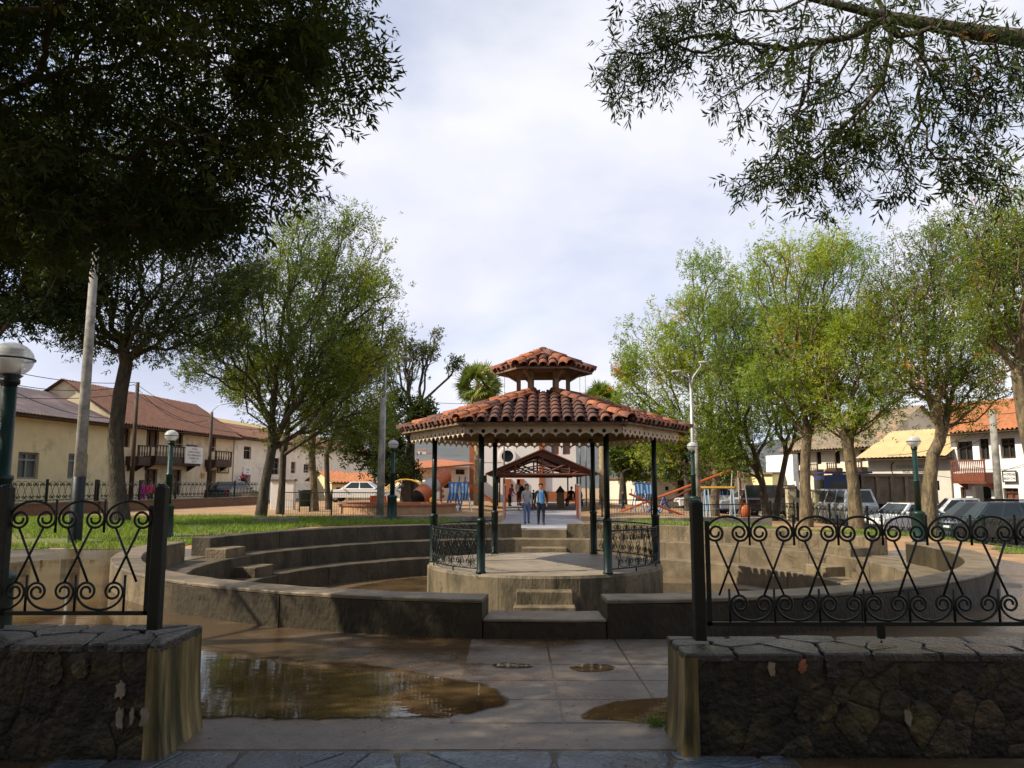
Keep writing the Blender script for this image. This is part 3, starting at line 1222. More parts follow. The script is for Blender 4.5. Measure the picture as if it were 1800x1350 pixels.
for i in range(6):
    w0, w1 = rad(-120 + 60 * i), rad(-60 + 60 * i)
    mb = MB()
    ro, ri = 2.74 / math.cos(rad(30)), 0.5 / math.cos(rad(30))
    vs = []
    for off in (-0.035, -0.075):
        for r_, w in ((ro, w0), (ro, w1), (ri, w1), (ri, w0)):
            vs.append((r_ * math.cos(w), r_ * math.sin(w), roof_z(r_ * math.cos(rad(30))) + off))
    mb.add(vs, [(0, 1, 2, 3), (7, 6, 5, 4), (0, 4, 5, 1), (1, 5, 6, 2), (2, 6, 7, 3), (3, 7, 4, 0)])
    mb.build('roof_deck', soffit, band)
    mb = MB()
    mb.tube([(ro * 0.98 * math.cos(w1), ro * 0.98 * math.sin(w1), roof_z(2.69) - 0.11), (ri * math.cos(w1), ri * math.sin(w1), roof_z(0.5) - 0.11)], 0.045, 4)
    mb.build('rafter', soffit, band)

# ---- clay tiles


def tile_mat(name, c1, c2, lichen, amt, rnd=0.25):
    return M(name, c1, c2, 14, 0.82, 0.35, 60, stain=lichen, sscale=11, samt=amt, rnd=rnd)


t_aged = tile_mat('clay_tile_aged', (0.18, 0.070, 0.048), (0.105, 0.047, 0.037), (0.070, 0.054, 0.044), 0.52)
t_dark = tile_mat('clay_tile_dark', (0.125, 0.058, 0.046), (0.078, 0.042, 0.036), (0.110, 0.085, 0.066), 0.38)
t_new = tile_mat('clay_tile_new', (0.37, 0.125, 0.054), (0.26, 0.088, 0.041), (0.14, 0.066, 0.040), 0.40)
t_mid = tile_mat('clay_tile_mid', (0.27, 0.095, 0.050), (0.175, 0.066, 0.040), (0.095, 0.060, 0.044), 0.45)


def tile_geo(len_, r0, r1, th=0.014, n=7, arc=172):
    """half barrel lying along +x (up-slope), lower end at x = 0 with radius r0"""
    mb = MB()
    vs = []
    for x, r in ((0, r0), (len_, r1)):
        for rr in (r, r - th):
            for k_ in range(n + 1):
                a = rad(90 - arc / 2 + arc * k_ / n)
                vs.append((x, rr * math.cos(a), rr * math.sin(a) * 0.92))
    m_ = n + 1
    A, B, C, D = 0, m_, 2 * m_, 3 * m_
    fs = []
    for k_ in range(n):
        fs.append((A + k_, C + k_, C + k_ + 1, A + k_ + 1))
        fs.append((B + k_ + 1, D + k_ + 1, D + k_, B + k_))
        fs.append((A + k_ + 1, B + k_ + 1, B + k_, A + k_))
        fs.append((C + k_, D + k_, D + k_ + 1, C + k_ + 1))
    for k_ in (0, n):
        q = (A + k_, B + k_, D + k_, C + k_)
        fs.append(q if k_ else q[::-1])
    mb.add(vs, fs)
    return mb


tile_me = {m_.name: tile_geo(0.40, 0.098, 0.080).mesh('tile', [m_], True) for m_ in (t_aged, t_dark, t_new, t_mid)}
hip_me = {m_.name: tile_geo(0.44, 0.110, 0.092).mesh('hip_tile', [m_], True) for m_ in (t_aged, t_new, t_mid)}
pan_src = tile_geo(0.42, 0.085, 0.098, n=5)
stuff_tiles = {}


def place_tile(mesh_map, which, pos, w, pitch, roll, lift, single, name):
    """pos = lower end, w = direction of up-slope in plan"""
    Mx = Matrix.Translation(pos) @ Matrix.Rotation(w, 4, 'Z') @ Matrix.Rotation(-pitch + lift, 4, 'Y') @ Matrix.Rotation(roll, 4, 'X')
    if single:
        o = link_mesh(name, mesh_map[which], None, band)
        o.matrix_local = Mx
    else:
        stuff_tiles.setdefault(which, MB())
        src = tile_src[name]
        mbx = stuff_tiles[which]
        mbx.add([tuple(Mx @ Vector(v)) for v in src.v], src.f)


tile_src = {'roof_tile': tile_geo(0.40, 0.098, 0.080, n=5), 'hip_tile': tile_geo(0.44, 0.110, 0.092, n=5), 'pan': pan_src}
rg = random.Random(77)


def tile_roof_hex(ap0, ap1, zf, pitch, spacing, names, singles, hips_single):
    half_n = int(ap0 * math.tan(rad(30)) / spacing)
    for i in range(6):
        w = rad(-90 + 60 * i)            # outward direction of the face
        up = w + math.pi
        ex = Vector((-math.sin(w), math.cos(w), 0))
        er = Vector((math.cos(w), math.sin(w), 0))
        single = i in singles
        for c in range(-half_n, half_n + 1):
            s = c * spacing + rg.uniform(-.012, .012)
            top = max(ap1, abs(s) / math.tan(rad(30)) + 0.05)
            a = ap0 + rg.uniform(-.02, .02)
            row = 0
            while a - top > 0.10:
                pos = er * a + ex * s + Vector((0, 0, zf(a) + 0.012))
                pick = rg.random()
                mat_ = names(i, c, row, half_n, pick)
                place_tile(tile_me, mat_, pos, up, pitch, rg.uniform(-.05, .05), 0.035, single, 'roof_tile')
                a -= 0.335 * math.cos(pitch)
                row += 1
            # pan tiles between the covers
            s2 = s + spacing / 2
            top = max(ap1, abs(s2) / math.tan(rad(30)) + 0.02)
            a = ap0 - 0.01
            while a - top > 0.05 and c < half_n + 1:
                pos = er * a + ex * s2 + Vector((0, 0, zf(a) + 0.055))
                place_tile(None, 'clay_tile_aged', pos, up, pitch, math.pi, 0.02, False, 'pan')
                a -= 0.36 * math.cos(pitch)
        # hip on the face's right-hand corner
        wv = w + rad(30)
        eh = Vector((math.cos(wv), math.sin(wv), 0))
        Rv0, Rv1 = ap0 / math.cos(rad(30)) + 0.03, ap1 / math.cos(rad(30)) + 0.05
        pv = math.atan(math.tan(pitch) * math.cos(rad(30)))
        r_ = Rv0
        row = 0
        while r_ - Rv1 > 0.05:
            pos = eh * r_ + Vector((0, 0, zf(r_ * math.cos(rad(30))) + 0.055))
            pick = rg.random()
            which = 'clay_tile_new' if pick < 0.62 else ('clay_tile_mid' if pick < 0.82 else 'clay_tile_aged')
            place_tile(hip_me, which, pos, wv + math.pi, pv, rg.uniform(-.04, .04), 0.03, i in hips_single, 'hip_tile')
            r_ -= 0.36 * math.cos(pv)
            row += 1


def names_lower(i, c, row, hn, p):
    if i == 0:
        if abs(c) >= hn - 1:
            return 'clay_tile_mid' if p < 0.5 else 'clay_tile_aged'
        return 'clay_tile_dark' if p < 0.46 else ('clay_tile_aged' if p < 0.90 else ('clay_tile_mid' if p < 0.96 else 'clay_tile_new'))
    if i == 1:
        return 'clay_tile_new' if p < 0.22 else ('clay_tile_mid' if p < 0.55 else 'clay_tile_aged')
    return 'clay_tile_new' if p < 0.10 else ('clay_tile_mid' if p < 0.38 else ('clay_tile_aged' if p < 0.80 else 'clay_tile_dark'))


tile_roof_hex(2.80, 0.52, roof_z, SL, 0.232, names_lower, (0, 1, 5), (0, 1, 4, 5))
# lantern above
SU = math.atan2(4.62 - 4.17, 0.97)


def up_z(ap):
    return 4.17 + (0.97 - ap) * math.tan(SU)


lant = M('lantern_timber', (0.30, 0.225, 0.15), (0.19, 0.14, 0.09), 5, 0.8, 0.3, 25, stretch=(1, 1, 0.3))
for a in HEXA:
    mb = MB()
    mb.obox((0.55 * math.cos(a), 0.55 * math.sin(a), 3.48), 0.095, 0.095, 0.66, a)
    p0 = Vector((0.55 * math.cos(a), 0.55 * math.sin(a), 3.95))
    p1 = Vector((0.85 * math.cos(a), 0.85 * math.sin(a), 4.13))
    mb.tube([p0, p1], 0.03, 4)
    mb.build('lantern_post', lant, band)
for i in range(6):
    w0, w1 = rad(-120 + 60 * i), rad(-60 + 60 * i)
    mb = MB()
    ro = 0.95 / math.cos(rad(30))
    vs = [(ro * math.cos(w0), ro * math.sin(w0), up_z(0.95) - 0.02), (ro * math.cos(w1), ro * math.sin(w1), up_z(0.95) - 0.02), (0, 0, up_z(0) - 0.02)]
    vs += [(x, y, z - 0.04) for x, y, z in vs]
    mb.add(vs, [(0, 1, 2), (5, 4, 3), (0, 3, 4, 1), (1, 4, 5, 2), (2, 5, 3, 0)])
    mb.build('lantern_deck', soffit, band)
    p0 = Vector((0.55 * math.cos(w0), 0.55 * math.sin(w0), 0))
    p1 = Vector((0.55 * math.cos(w1), 0.55 * math.sin(w1), 0))
    c = (p0 + p1) / 2
    mb = MB()
    mb.obox((c.x, c.y, 4.12), (p1 - p0).length, 0.07, 0.08, math.atan2(p1.y - p0.y, p1.x - p0.x))
    mb.build('lantern_beam', lant, band)
mb = MB()
mb.lathe([(0.60, 3.50), (0.62, 3.52), (0.62, 3.66), (0.50, 3.68)], 6)
mb.build('lantern_curb', lant, band)
tile_roof_hex(0.99, 0.10, up_z, SU, 0.205, lambda i, c, r_, hn, p: 'clay_tile_mid' if p < 0.5 else ('clay_tile_aged' if p < 0.92 else 'clay_tile_new'), (0, 1, 5), (0, 1, 4, 5))
mb = MB()
mb.ell((0, 0, up_z(0) + 0.03), 0.14, 0.14, 0.10, 12, 8)
mb.build('finial', t_aged, band, True)
for nm, mbx in stuff_tiles.items():
    o = mbx.build('roof_tiles', MATS[nm], band, True)
    o['kind'] = 'stuff'

# ---------------------------------------------------------------- globe lamps
globe_clear, t, b = base_mat('lamp_globe')
b.inputs['Base Color'].default_value = (0.72, 0.74, 0.72, 1)
b.inputs['Roughness'].default_value = 0.12
gtr = N(t, 'ShaderNodeBsdfTransparent')
gtl = N(t, 'ShaderNodeBsdfTranslucent')
gtl.inputs['Color'].default_value = (0.8, 0.82, 0.8, 1)
gm1 = N(t, 'ShaderNodeMixShader')
gm1.inputs[0].default_value = 0.45
L(t, b, 0, gm1, 1)
L(t, gtl, 0, gm1, 2)
gm2 = N(t, 'ShaderNodeMixShader')
gm2.inputs[0].default_value = 0.42
L(t, gtr, 0, gm2, 1)
L(t, gm1, 0, gm2, 2)
L(t, gm2, 0, t.nodes['Material Output'], 'Surface')
lamp_grey = M('lamp_louvre', (0.55, 0.55, 0.52), (0.42, 0.42, 0.40), 6, 0.6)


def globe_lamp(label, loc, H=2.95, tilt=0.0):
    t_ = thing('globe_lamp', label, 'street lamp', loc, 0, 'green globe lamps around the square')
    mb = MB()
    mb.lathe([(0, 0), (0.215, 0), (0.215, 0.05), (0.185, 0.10), (0.165, 0.80), (0.185, 0.83), (0.185, 0.88), (0.095, 0.93), (0, 0.93)], 20)
    mb.build('base', green_paint, t_, True)
    mb = MB()
    hm = 0.90 + (H - 0.9) * 0.42
    mb.lathe([(0, 0.9), (0.090, 0.9), (0.086, hm), (0.098, hm + 0.01), (0.098, hm + 0.05), (0.072, hm + 0.06), (0.068, H - 0.26), (0, H - 0.26)], 16)
    mb.build('post', green_paint, t_, True)
    mb = MB()
    mb.lathe([(0, H - 0.28), (0.068, H - 0.28), (0.068, H - 0.24), (0.088, H - 0.23), (0.088, H - 0.19), (0.075, H - 0.185), (0.11, H - 0.15), (0.0, H - 0.15)], 16)
    mb.build('neck', iron, t_, True)
    mb = MB()
    R_ = 0.19
    for q, rv in ((1.0, False), (0.965, True)):
        prof = [(R_ * q * math.sin(a), H + R_ * q * 0.86 * math.cos(a)) for a in [rad(2 + 146 * i / 16) for i in range(17)]]
        m2 = MB()
        m2.lathe([(0, prof[0][1])] + prof, 24)
        mb.add(m2.v, m2.f if rv else [f[::-1] for f in m2.f])
    g = mb.build('globe', globe_clear, t_, True)
    mb = MB()
    mb.lathe([(R_ * 1.0, H - 0.008), (R_ * 1.06, H - 0.008), (R_ * 1.06, H + 0.008), (R_ * 1.0, H + 0.008)], 24)
    mb.build('band', iron, g)
    mb = MB()
    mb.lathe([(0, H - 0.14), (0.085, H - 0.14), (0.085, H - 0.02), (0.10, H - 0.01), (0.10, H + 0.0)], 16)
    for zz in (0.03, 0.06, 0.09):
        mb.lathe([(0.03, H + zz), (0.10, H + zz), (0.10, H + zz + 0.01), (0.03, H + zz + 0.012)], 16)
    mb.build('louvre', lamp_grey, g, True)
    return t_


nl_ = atd(2, 850, 7.2)
globe_lamp('large close green globe lamp cut off by the left picture edge', (nl_.x, 7.2, 0.0), 2.86)
for lab, px, d, H in (('green globe lamp standing in front of the balconied cream house', 297, 22.0, None), ('green globe lamp behind the arena, beside the tall bare concrete pole', 690, 28.0, None),
                      ('green globe lamp in front of the slim twin-armed street light', 1219, 28.0, None), ('green globe lamp in front of the parked tipper lorry', 1611, 22.5, None)):
    p = atd(px, 850, d)
    gz = gh(p.x, d)
    py = {297: 766, 690: 781, 1219: 785, 1611: 776}[px]
    globe_lamp(lab, (p.x, d, gz), atd(px, py, d).z - gz)

# ---------------------------------------------------------------- poles, street lights and wires
metal_grey = M('galvanised_steel', (0.45, 0.46, 0.46), (0.36, 0.37, 0.37), 5, 0.45, metal=0.3)


def pole(name, label, px_base, d, py_top, r0, r1, mat, arm=None, group=None, band_h=0.0, dz=0.0):
    p = atd(px_base, 900, d)
    gz = gh(p.x, d) + dz
    top = atd(px_base, py_top, d).z - gz
    t_ = thing(name, label, 'pole', (p.x, d, gz), 0, group)
    mb = MB()
    mb.lathe([(0, -0.1), (r0, -0.1), (r0 + (r1 - r0) * 0.5, top * 0.5), (r1, top), (0, top)], 14)
    sh = mb.build('shaft', mat, t_, True)
    if band_h:
        mb = MB()
        mb.lathe([(r0 + 0.006, 0), (r0 + 0.004, band_h), (r0 - 0.01, band_h + 0.01)], 14)
        mb.build('dark_band', iron, sh, True)
    for (dx_, dz_, ln) in (arm or []):
        mb = MB()
        pts = [Vector((0, -r1, top - 0.35)), Vector((dx_ * 0.08, -r1, top + 0.1)), Vector((dx_ * 0.45, -r1, top + dz_ * 0.8)), Vector((dx_ * ln, -r1, top + dz_))]
        mb.tube(pts, 0.028, 6)
        a_ = mb.build('arm', metal_grey, t_, True)
        mb = MB()
        e = pts[-1]
        mb.ell((e.x + dx_ * 0.16, e.y, e.z + 0.01), 0.24, 0.09, 0.06, 10, 6)
        mb.build('lamp_head', metal_grey, a_, True)
    return t_


pole('street_light', 'tall pale concrete street light with dark foot, at the left among the trees', 135, 21.0, 430, 0.165, 0.10, concrete_pole, [(1, 0.32, 0.8)], band_h=1.75)
pole('utility_pole', 'tall tapering bare concrete pole beside a globe lamp left of the bandstand', 668, 30.0, 700, 0.15, 0.09, concrete_pole)
pole('street_light', 'thin white street light just behind the tall bare concrete pole', 672, 32.5, 640, 0.075, 0.055, metal_grey, [(1, 0.25, 0.7)])
pole('street_light', 'slim steel street light with two curved arms, right of the bandstand', 1221, 33.0, 668, 0.09, 0.06, metal_grey, [(-1, 0.35, 0.45), (1, 0.75, 0.4)])
pole('utility_pole', 'short concrete pole hidden behind the twin-armed street light', 1228, 36.0, 700, 0.14, 0.10, concrete_pole)
pole('utility_pole', 'slender wire-laden pole behind the big trunk, before the cream house', 228, 40.0, 672, 0.12, 0.09, wood_dark)
pole('street_light', 'small dark street light at the corner of the balconied cream house', 364, 49.0, 724, 0.13, 0.08, wood_dark, [(1, 0.55, 1.3)])
pole('utility_pole', 'weathered concrete pole in front of the white house with red balcony', 1758, 40.0, 722, 0.20, 0.16, concrete_pole)
pole('flagpole', 'white flagpole beside the round church window, seen under the roof', 886, 50.0, 640, 0.05, 0.04, metal_grey)
pole('flagpole', 'white flagpole right of the church front, close to the other', 1021, 50.0, 650, 0.05, 0.04, metal_grey)
pole('flagpole', 'white flagpole right of the church front, outer one', 1031, 50.0, 650, 0.05, 0.04, metal_grey)

wire_mat = M('black_cable', (0.012, 0.012, 0.013), (0.02, 0.02, 0.02), 4, 0.6)
WIRES = [((-60, 632, 30), (236, 672, 40), 0.35), ((-60, 655, 30), (236, 676, 40), 0.5), ((-60, 640, 30), (212, 735, 42), 0.6), ((-60, 690, 34), (236, 690, 40), 0.3), ((236, 672, 40), (366, 732, 49), 0.35),
         ((236, 676, 40), (366, 738, 49), 0.8), ((236, 690, 40), (420, 760, 55), 0.5), ((366, 732, 49), (470, 752, 60), 0.4), ((640, 700, 52), (1300, 655, 60), 1.2), ((700, 720, 40), (840, 738, 50), 0.3),
         ((1760, 728, 40), (1900, 690, 38), 0.2), ((1560, 800, 48), (1758, 735, 40), 0.5), ((1758, 740, 40), (1680, 790, 44), 0.3), ((1228, 705, 36), (1560, 700, 50), 0.8)]
LAB = ['topmost cable from the left picture edge to the wire-laden pole', 'second cable from the left picture edge to the wire-laden pole', 'sagging cable from the left picture edge down to the roof behind the big trunk', 'lowest cable from the left picture edge, just above the purple roof',
       'upper cable from the wire-laden pole to the small dark street light', 'slack lower cable from the wire-laden pole to the small dark street light', 'cable from the wire-laden pole down along the red tile roof', 'cable from the small dark street light into the lawn trees',
       'long cable crossing the sky behind the bandstand lantern', 'short cable left of the bandstand roof below the sparse tree', 'cable from the weathered pole off to the right picture edge', 'cable from the yellow roof up to the weathered pole', 'drooping cable from the weathered pole to the white inn', 'cable through the right-hand tree crowns']
for i, (a, b_, sag) in enumerate(WIRES):
    A, B = atd(a[0], a[1], a[2]), atd(b_[0], b_[1], b_[2])
    mb = MB()
    mb.tube([tuple(A.lerp(B, s / 14) - Vector((0, 0, sag * 4 * (s / 14) * (1 - s / 14)))) for s in range(15)], 0.016, 4)
    o = mb.build('cable', wire_mat)
    side = 'left street' if i < 8 else ('bandstand' if i < 10 else 'right street')
    tag(o, LAB[i], 'cable', 'overhead cables by the ' + side)

# ---------------------------------------------------------------- trees
NP = np.random.default_rng(2024)


def unit_rows(a):
    return a / np.maximum(1e-9, np.linalg.norm(a, axis=1, keepdims=True))


def crown_points(blobs, rng, clump=14, spread=0.33):
    """attraction points inside the crown's lobes, gathered in loose clumps; blob = (centre, radii, n)"""
    out = []
    for c, r, n in blobs:
        c, r = np.array(c, float), np.array(r, float)
        k = max(4, n // clump)
        d = unit_rows(rng.normal(size=(k, 3))) * (rng.random((k, 1)) ** 0.42)
        pick = rng.integers(0, k, n)
        p = d[pick] + rng.normal(size=(n, 3)) * spread * 0.55
        nr = np.linalg.norm(p, axis=1, keepdims=True)
        p = np.where(nr > 1.08, p / nr * 1.08, p)
        out.append(c + p * r)
    return np.concatenate(out)


def grow(trunk_pts, attract, rng, bend=0.12, droop=0.0, pathw=0.30, start=0):
    """greedy branching skeleton: every point joins the cheapest node already there"""
    P = [np.array(p, float) for p in trunk_pts]
    par = [-1] + list(range(len(P) - 1))
    plen = [0.0]
    for i in range(1, len(P)):
        plen.append(plen[-1] + np.linalg.norm(P[i] - P[i - 1]))
    fork = P[-1]
    order = np.argsort(np.linalg.norm(attract - fork, axis=1))
    cap = len(P) + 3 * len(attract)
    A = np.zeros((cap, 3))
    A[:len(P)] = P
    PL = np.zeros(cap)
    PL[:len(P)] = np.array(plen) - plen[-1]
    PL[:max(start, len(P) - 2)] += 3.0
    n = len(P)
    par = par + [0] * (cap - len(par))
    for q in order:
        p = attract[q]
        dv = p - A[:n]
        d = np.linalg.norm(dv, axis=1)
        cost = d + pathw * PL[:n]
        j = int(np.argmin(cost))
        seg = d[j]
        prev = j
        if seg > 0.35:
            g = par[j]
            dirn = A[j] - A[g] if g >= 0 else np.array([0, 0, 1.0])
            dirn = dirn / max(1e-6, np.linalg.norm(dirn))
            for s in ((0.5,) if seg < 1.4 else (0.33, 0.67)):
                mid = A[j] * (1 - s) + p * s + dirn * seg * 0.07 * math.sin(math.pi * s) + rng.normal(size=3) * seg * bend * 0.5
                mid[2] += droop * seg * math.sin(math.pi * s)
                A[n] = mid
                par[n] = prev
                PL[n] = PL[prev] + np.linalg.norm(mid - A[prev])
                prev = n
                n += 1
        A[n] = p
        par[n] = prev
        PL[n] = PL[prev] + np.linalg.norm(p - A[prev])
        n += 1
    par = np.array(par[:n])
    return A[:n], par


def limb_mesh(name, A, par, r_trunk, r_tip, mat, n_trunk, expo=0.5, flare=1.35, base_n=None, r_fork=None, taper=1.0):
    n = len(A)
    cnt = np.zeros(n)
    kids = np.zeros(n, int)
    for i in range(n - 1, 0, -1):
        if kids[i] == 0:
            cnt[i] += 1
        cnt[par[i]] += cnt[i]
        kids[par[i]] += 1
    R = r_tip * np.maximum(1, cnt) ** expo
    top = R[n_trunk - 1]
    rf = r_fork or r_trunk * 0.8
    R = np.minimum(r_tip * np.maximum(1, cnt) ** 0.47, rf)
    for i in range(n_trunk):
        s = i / max(1, n_trunk - 1)
        R[i] = r_trunk * (1 - s ** taper) + rf * s ** taper
    R[0] *= flare
    c, p = np.arange(1, n), par[1:]
    r1 = R[c]
    r0 = np.minimum(R[p], np.where(c < n_trunk, 9.0, r1 * 1.35))
    vs, fs = [], []
    off = 0
    for thick, k in ((True, 9), (False, 4)):
        sel = (r1 > 0.055) == thick
        if not sel.any():
            continue
        a, b = A[p[sel]], A[c[sel]]
        ra, rb = r0[sel], r1[sel]
        t = unit_rows(b - a)
        ref = np.where(np.abs(t[:, 2:3]) < 0.9, np.array([[0, 0, 1.0]]), np.array([[1.0, 0, 0]]))
        u = unit_rows(np.cross(t, ref))
        v = np.cross(t, u)
        a = a - t * (ra * 0.25)[:, None]
        ang = 2 * np.pi * np.arange(k) / k
        ca, sa = np.cos(ang)[None, :, None], np.sin(ang)[None, :, None]
        ring = u[:, None, :] * ca + v[:, None, :] * sa
        va = a[:, None, :] + ring * ra[:, None, None]
        vb = b[:, None, :] + ring * rb[:, None, None]
        m = len(a)
        V = np.concatenate([va, vb], axis=1).reshape(-1, 3)
        base = off + np.arange(m)[:, None] * 2 * k
        i0 = np.arange(k)[None, :]
        i1 = (i0 + 1) % k
        F = np.stack([base + i0, base + i1, base + k + i1, base + k + i0], axis=2).reshape(-1, 4)
        vs.append(V)
        fs.append(F)
        off += len(V)
    me = np_mesh(name, np.concatenate(vs), np.concatenate(fs), mat)
    me.polygons.foreach_set('use_smooth', np.ones(len(me.polygons), bool))
    return me, R, kids


def leaf_sprays(P, D, rng, pairs=3, rach=0.22, ll=0.12, lw=0.035, splay=0.9, tone=None, tvar=0.35, size=1.0):
    """pinnate leaves: rachis from P along D, pairs of leaflets plus a terminal one; returns verts, quads, tone"""
    n = len(P)
    D = unit_rows(D)
    ref = rng.normal(size=(n, 3))
    S = unit_rows(np.cross(D, ref))
    Nn = np.cross(D, S)
    vs, tn = [], []
    slots = [(0.35 + 0.62 * i / max(1, pairs - 1) if pairs > 1 else 0.6, s) for i in range(pairs) for s in (-1, 1)] + [(1.0, 0)]
    for pos, s in slots:
        o = P + D * (rach * pos) * size * (0.8 + 0.4 * rng.random((n, 1)))
        if s == 0:
            d = D + rng.normal(size=(n, 3)) * 0.18
        else:
            d = D * math.cos(splay) + S * s * math.sin(splay) + rng.normal(size=(n, 3)) * 0.22 + np.array([[0, 0, -0.18]])
        d = unit_rows(d)
        side = unit_rows(np.cross(d, Nn + rng.normal(size=(n, 3)) * 0.5))
        l = ll * size * (0.7 + 0.6 * rng.random((n, 1)))
        w = lw * size * (0.75 + 0.5 * rng.random((n, 1)))
        q = np.stack([o, o + d * l * 0.42 + side * w * 0.5, o + d * l, o + d * l * 0.42 - side * w * 0.5], axis=1)
        vs.append(q.reshape(-1, 3))
        tn.append((tone if tone is not None else 0.5) + tvar * (rng.random(n) - 0.5))
    V = np.concatenate(vs)
    Q = np.arange(len(V)).reshape(-1, 4)
    return V, Q, np.clip(np.concatenate(tn), 0, 1)


def tree(name, label, cat_group, base, trunk, blobs, seed, leafm, bark_m, r_trunk=0.26, r_tip=0.012, sprays=8, pairs=3, rach=0.22, ll=0.12, lw=0.036,
         up=0.25, droop=0.0, scatter=0.28, out=0.6, clump=14, spread=0.33, tone_var=0.5, pathw=0.30, r_fork=None, bend=0.07, all_nodes=True, taper=1.0, accents=0.0, dens=1.0, airy=0.0):
    rng = np.random.default_rng(seed)
    base = np.array(base, float)
    trunk = [np.array(p, float) for p in trunk]
    t_ = thing(name, label, 'tree', tuple(base), 0, cat_group)
    blobs = [(c_, r_, int(n_ * dens)) for c_, r_, n_ in blobs]
    att = crown_points(blobs, rng, clump, spread)
    A, par = grow(trunk, att, rng, bend=bend, droop=droop, pathw=pathw)
    nt = len(trunk)
    A = A - base
    me, R_, kids = limb_mesh('trunk', A, par, r_trunk, r_tip, bark_m, nt, r_fork=r_fork, taper=taper)
    link_mesh('trunk', me, None, t_)
    thin = (R_ < r_tip * 2.6) & (np.arange(len(A)) >= nt)
    if not all_nodes:
        thin &= kids == 0
    if airy:
        f2 = np.sin(A[:, 0] * 1.9 + seed) * np.sin(A[:, 1] * 1.7 + 0.7 * seed) + np.sin(A[:, 2] * 2.3 + 1.9 * seed) * 0.7
        thin &= rng.random(len(A)) < np.clip(0.72 + airy * f2, 0.12, 1.0)
    ids = np.nonzero(thin)[0]
    ctr = np.average(np.array([b_[0] for b_ in blobs]), axis=0, weights=[b_[2] for b_ in blobs]) - base
    rep = np.repeat(ids, sprays)
    dirn = unit_rows(A[rep] - A[par[rep]])
    outv = unit_rows(A[rep] - ctr)
    D = unit_rows(rng.normal(size=(len(rep), 3)) + outv * out + dirn * 0.6 + np.array([[0, 0, up]]))
    # twigs are walked along the last segment so that leaves line the shoots
    s = rng.random((len(rep), 1))
    P = A[par[rep]] * s + A[rep] * (1 - s) + rng.normal(size=(len(rep), 3)) * scatter
    node_tone = rng.random(len(A))
    # neighbouring nodes share a tint
    fld = 0.5 + 0.25 * np.sin(A[:, 0] * 1.3 + seed) + 0.25 * np.sin(A[:, 1] * 1.1 + A[:, 2] * 1.6 + 2 * seed)
    tone = np.clip(0.5 + tone_var * (0.6 * (fld[rep] - 0.5) + 0.5 * (node_tone[rep] - 0.5)), 0.02, 0.90)
    if accents:
        hot = (np.sin(A[:, 0] * 2.1 + seed) * np.sin(A[:, 2] * 1.9) * np.sin(A[:, 1] * 1.7 + 1) > 0.55) & (rng.random(len(A)) < accents)
        tone = np.where(hot[rep], 0.98, tone)
    V, Q, T = leaf_sprays(P, D, rng, pairs, rach, ll, lw, tone=tone, tvar=0.16, size=(0.68 + 0.75 * rng.random(len(A)))[rep][:, None])
    me = np_mesh('crown', V, Q, leafm, np.where(np.repeat(tone[None], 2 * pairs + 1, 0).ravel() > 0.95, 0.98, np.minimum(T, 0.93)))
    link_mesh('crown', me, None, t_)
    return t_


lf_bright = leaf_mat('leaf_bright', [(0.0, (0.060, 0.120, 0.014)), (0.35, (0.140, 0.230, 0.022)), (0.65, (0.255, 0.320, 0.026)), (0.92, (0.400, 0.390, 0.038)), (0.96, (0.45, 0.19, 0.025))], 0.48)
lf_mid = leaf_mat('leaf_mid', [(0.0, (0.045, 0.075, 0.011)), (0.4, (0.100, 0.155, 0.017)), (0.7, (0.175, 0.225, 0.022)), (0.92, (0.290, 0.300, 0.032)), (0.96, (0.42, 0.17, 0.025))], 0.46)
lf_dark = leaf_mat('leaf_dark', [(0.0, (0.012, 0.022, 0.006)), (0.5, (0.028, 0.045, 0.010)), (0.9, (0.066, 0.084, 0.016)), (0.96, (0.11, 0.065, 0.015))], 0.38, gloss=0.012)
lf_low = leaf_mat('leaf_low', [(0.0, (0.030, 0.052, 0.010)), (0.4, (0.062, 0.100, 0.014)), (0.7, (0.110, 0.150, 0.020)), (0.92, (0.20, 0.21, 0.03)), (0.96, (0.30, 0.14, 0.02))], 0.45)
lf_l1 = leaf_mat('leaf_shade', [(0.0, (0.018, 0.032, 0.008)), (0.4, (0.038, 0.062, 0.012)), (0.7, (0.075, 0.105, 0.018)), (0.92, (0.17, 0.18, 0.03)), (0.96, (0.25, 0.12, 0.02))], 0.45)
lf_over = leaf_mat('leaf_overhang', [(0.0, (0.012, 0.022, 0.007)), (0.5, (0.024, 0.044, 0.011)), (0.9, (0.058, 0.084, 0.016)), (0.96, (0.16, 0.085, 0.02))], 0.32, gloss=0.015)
lf_olive = leaf_mat('leaf_olive', [(0.0, (0.030, 0.038, 0.012)), (0.5, (0.060, 0.075, 0.022)), (0.9, (0.120, 0.120, 0.030)), (0.96, (0.26, 0.12, 0.03))], 0.35)


def pb(px, py, d, rx, ry, n, rd=None):
    """crown lobe from the picture: centre pixel, depth, half sizes in pixels"""
    c = atd(px, py, d)
    k_ = d / 1360
    return ((c.x, d, c.z), (rx * k_, (rd if rd else rx * 0.85) * k_, ry * k_), n)


def trunk_px(pts, d, dz=0.0):
    out = [np.array(atd(px, py, d)) for px, py in pts]
    b0 = out[0]
    out[0] = np.array([b0[0], d, gh(b0[0], d) - 0.05 + dz])
    return out


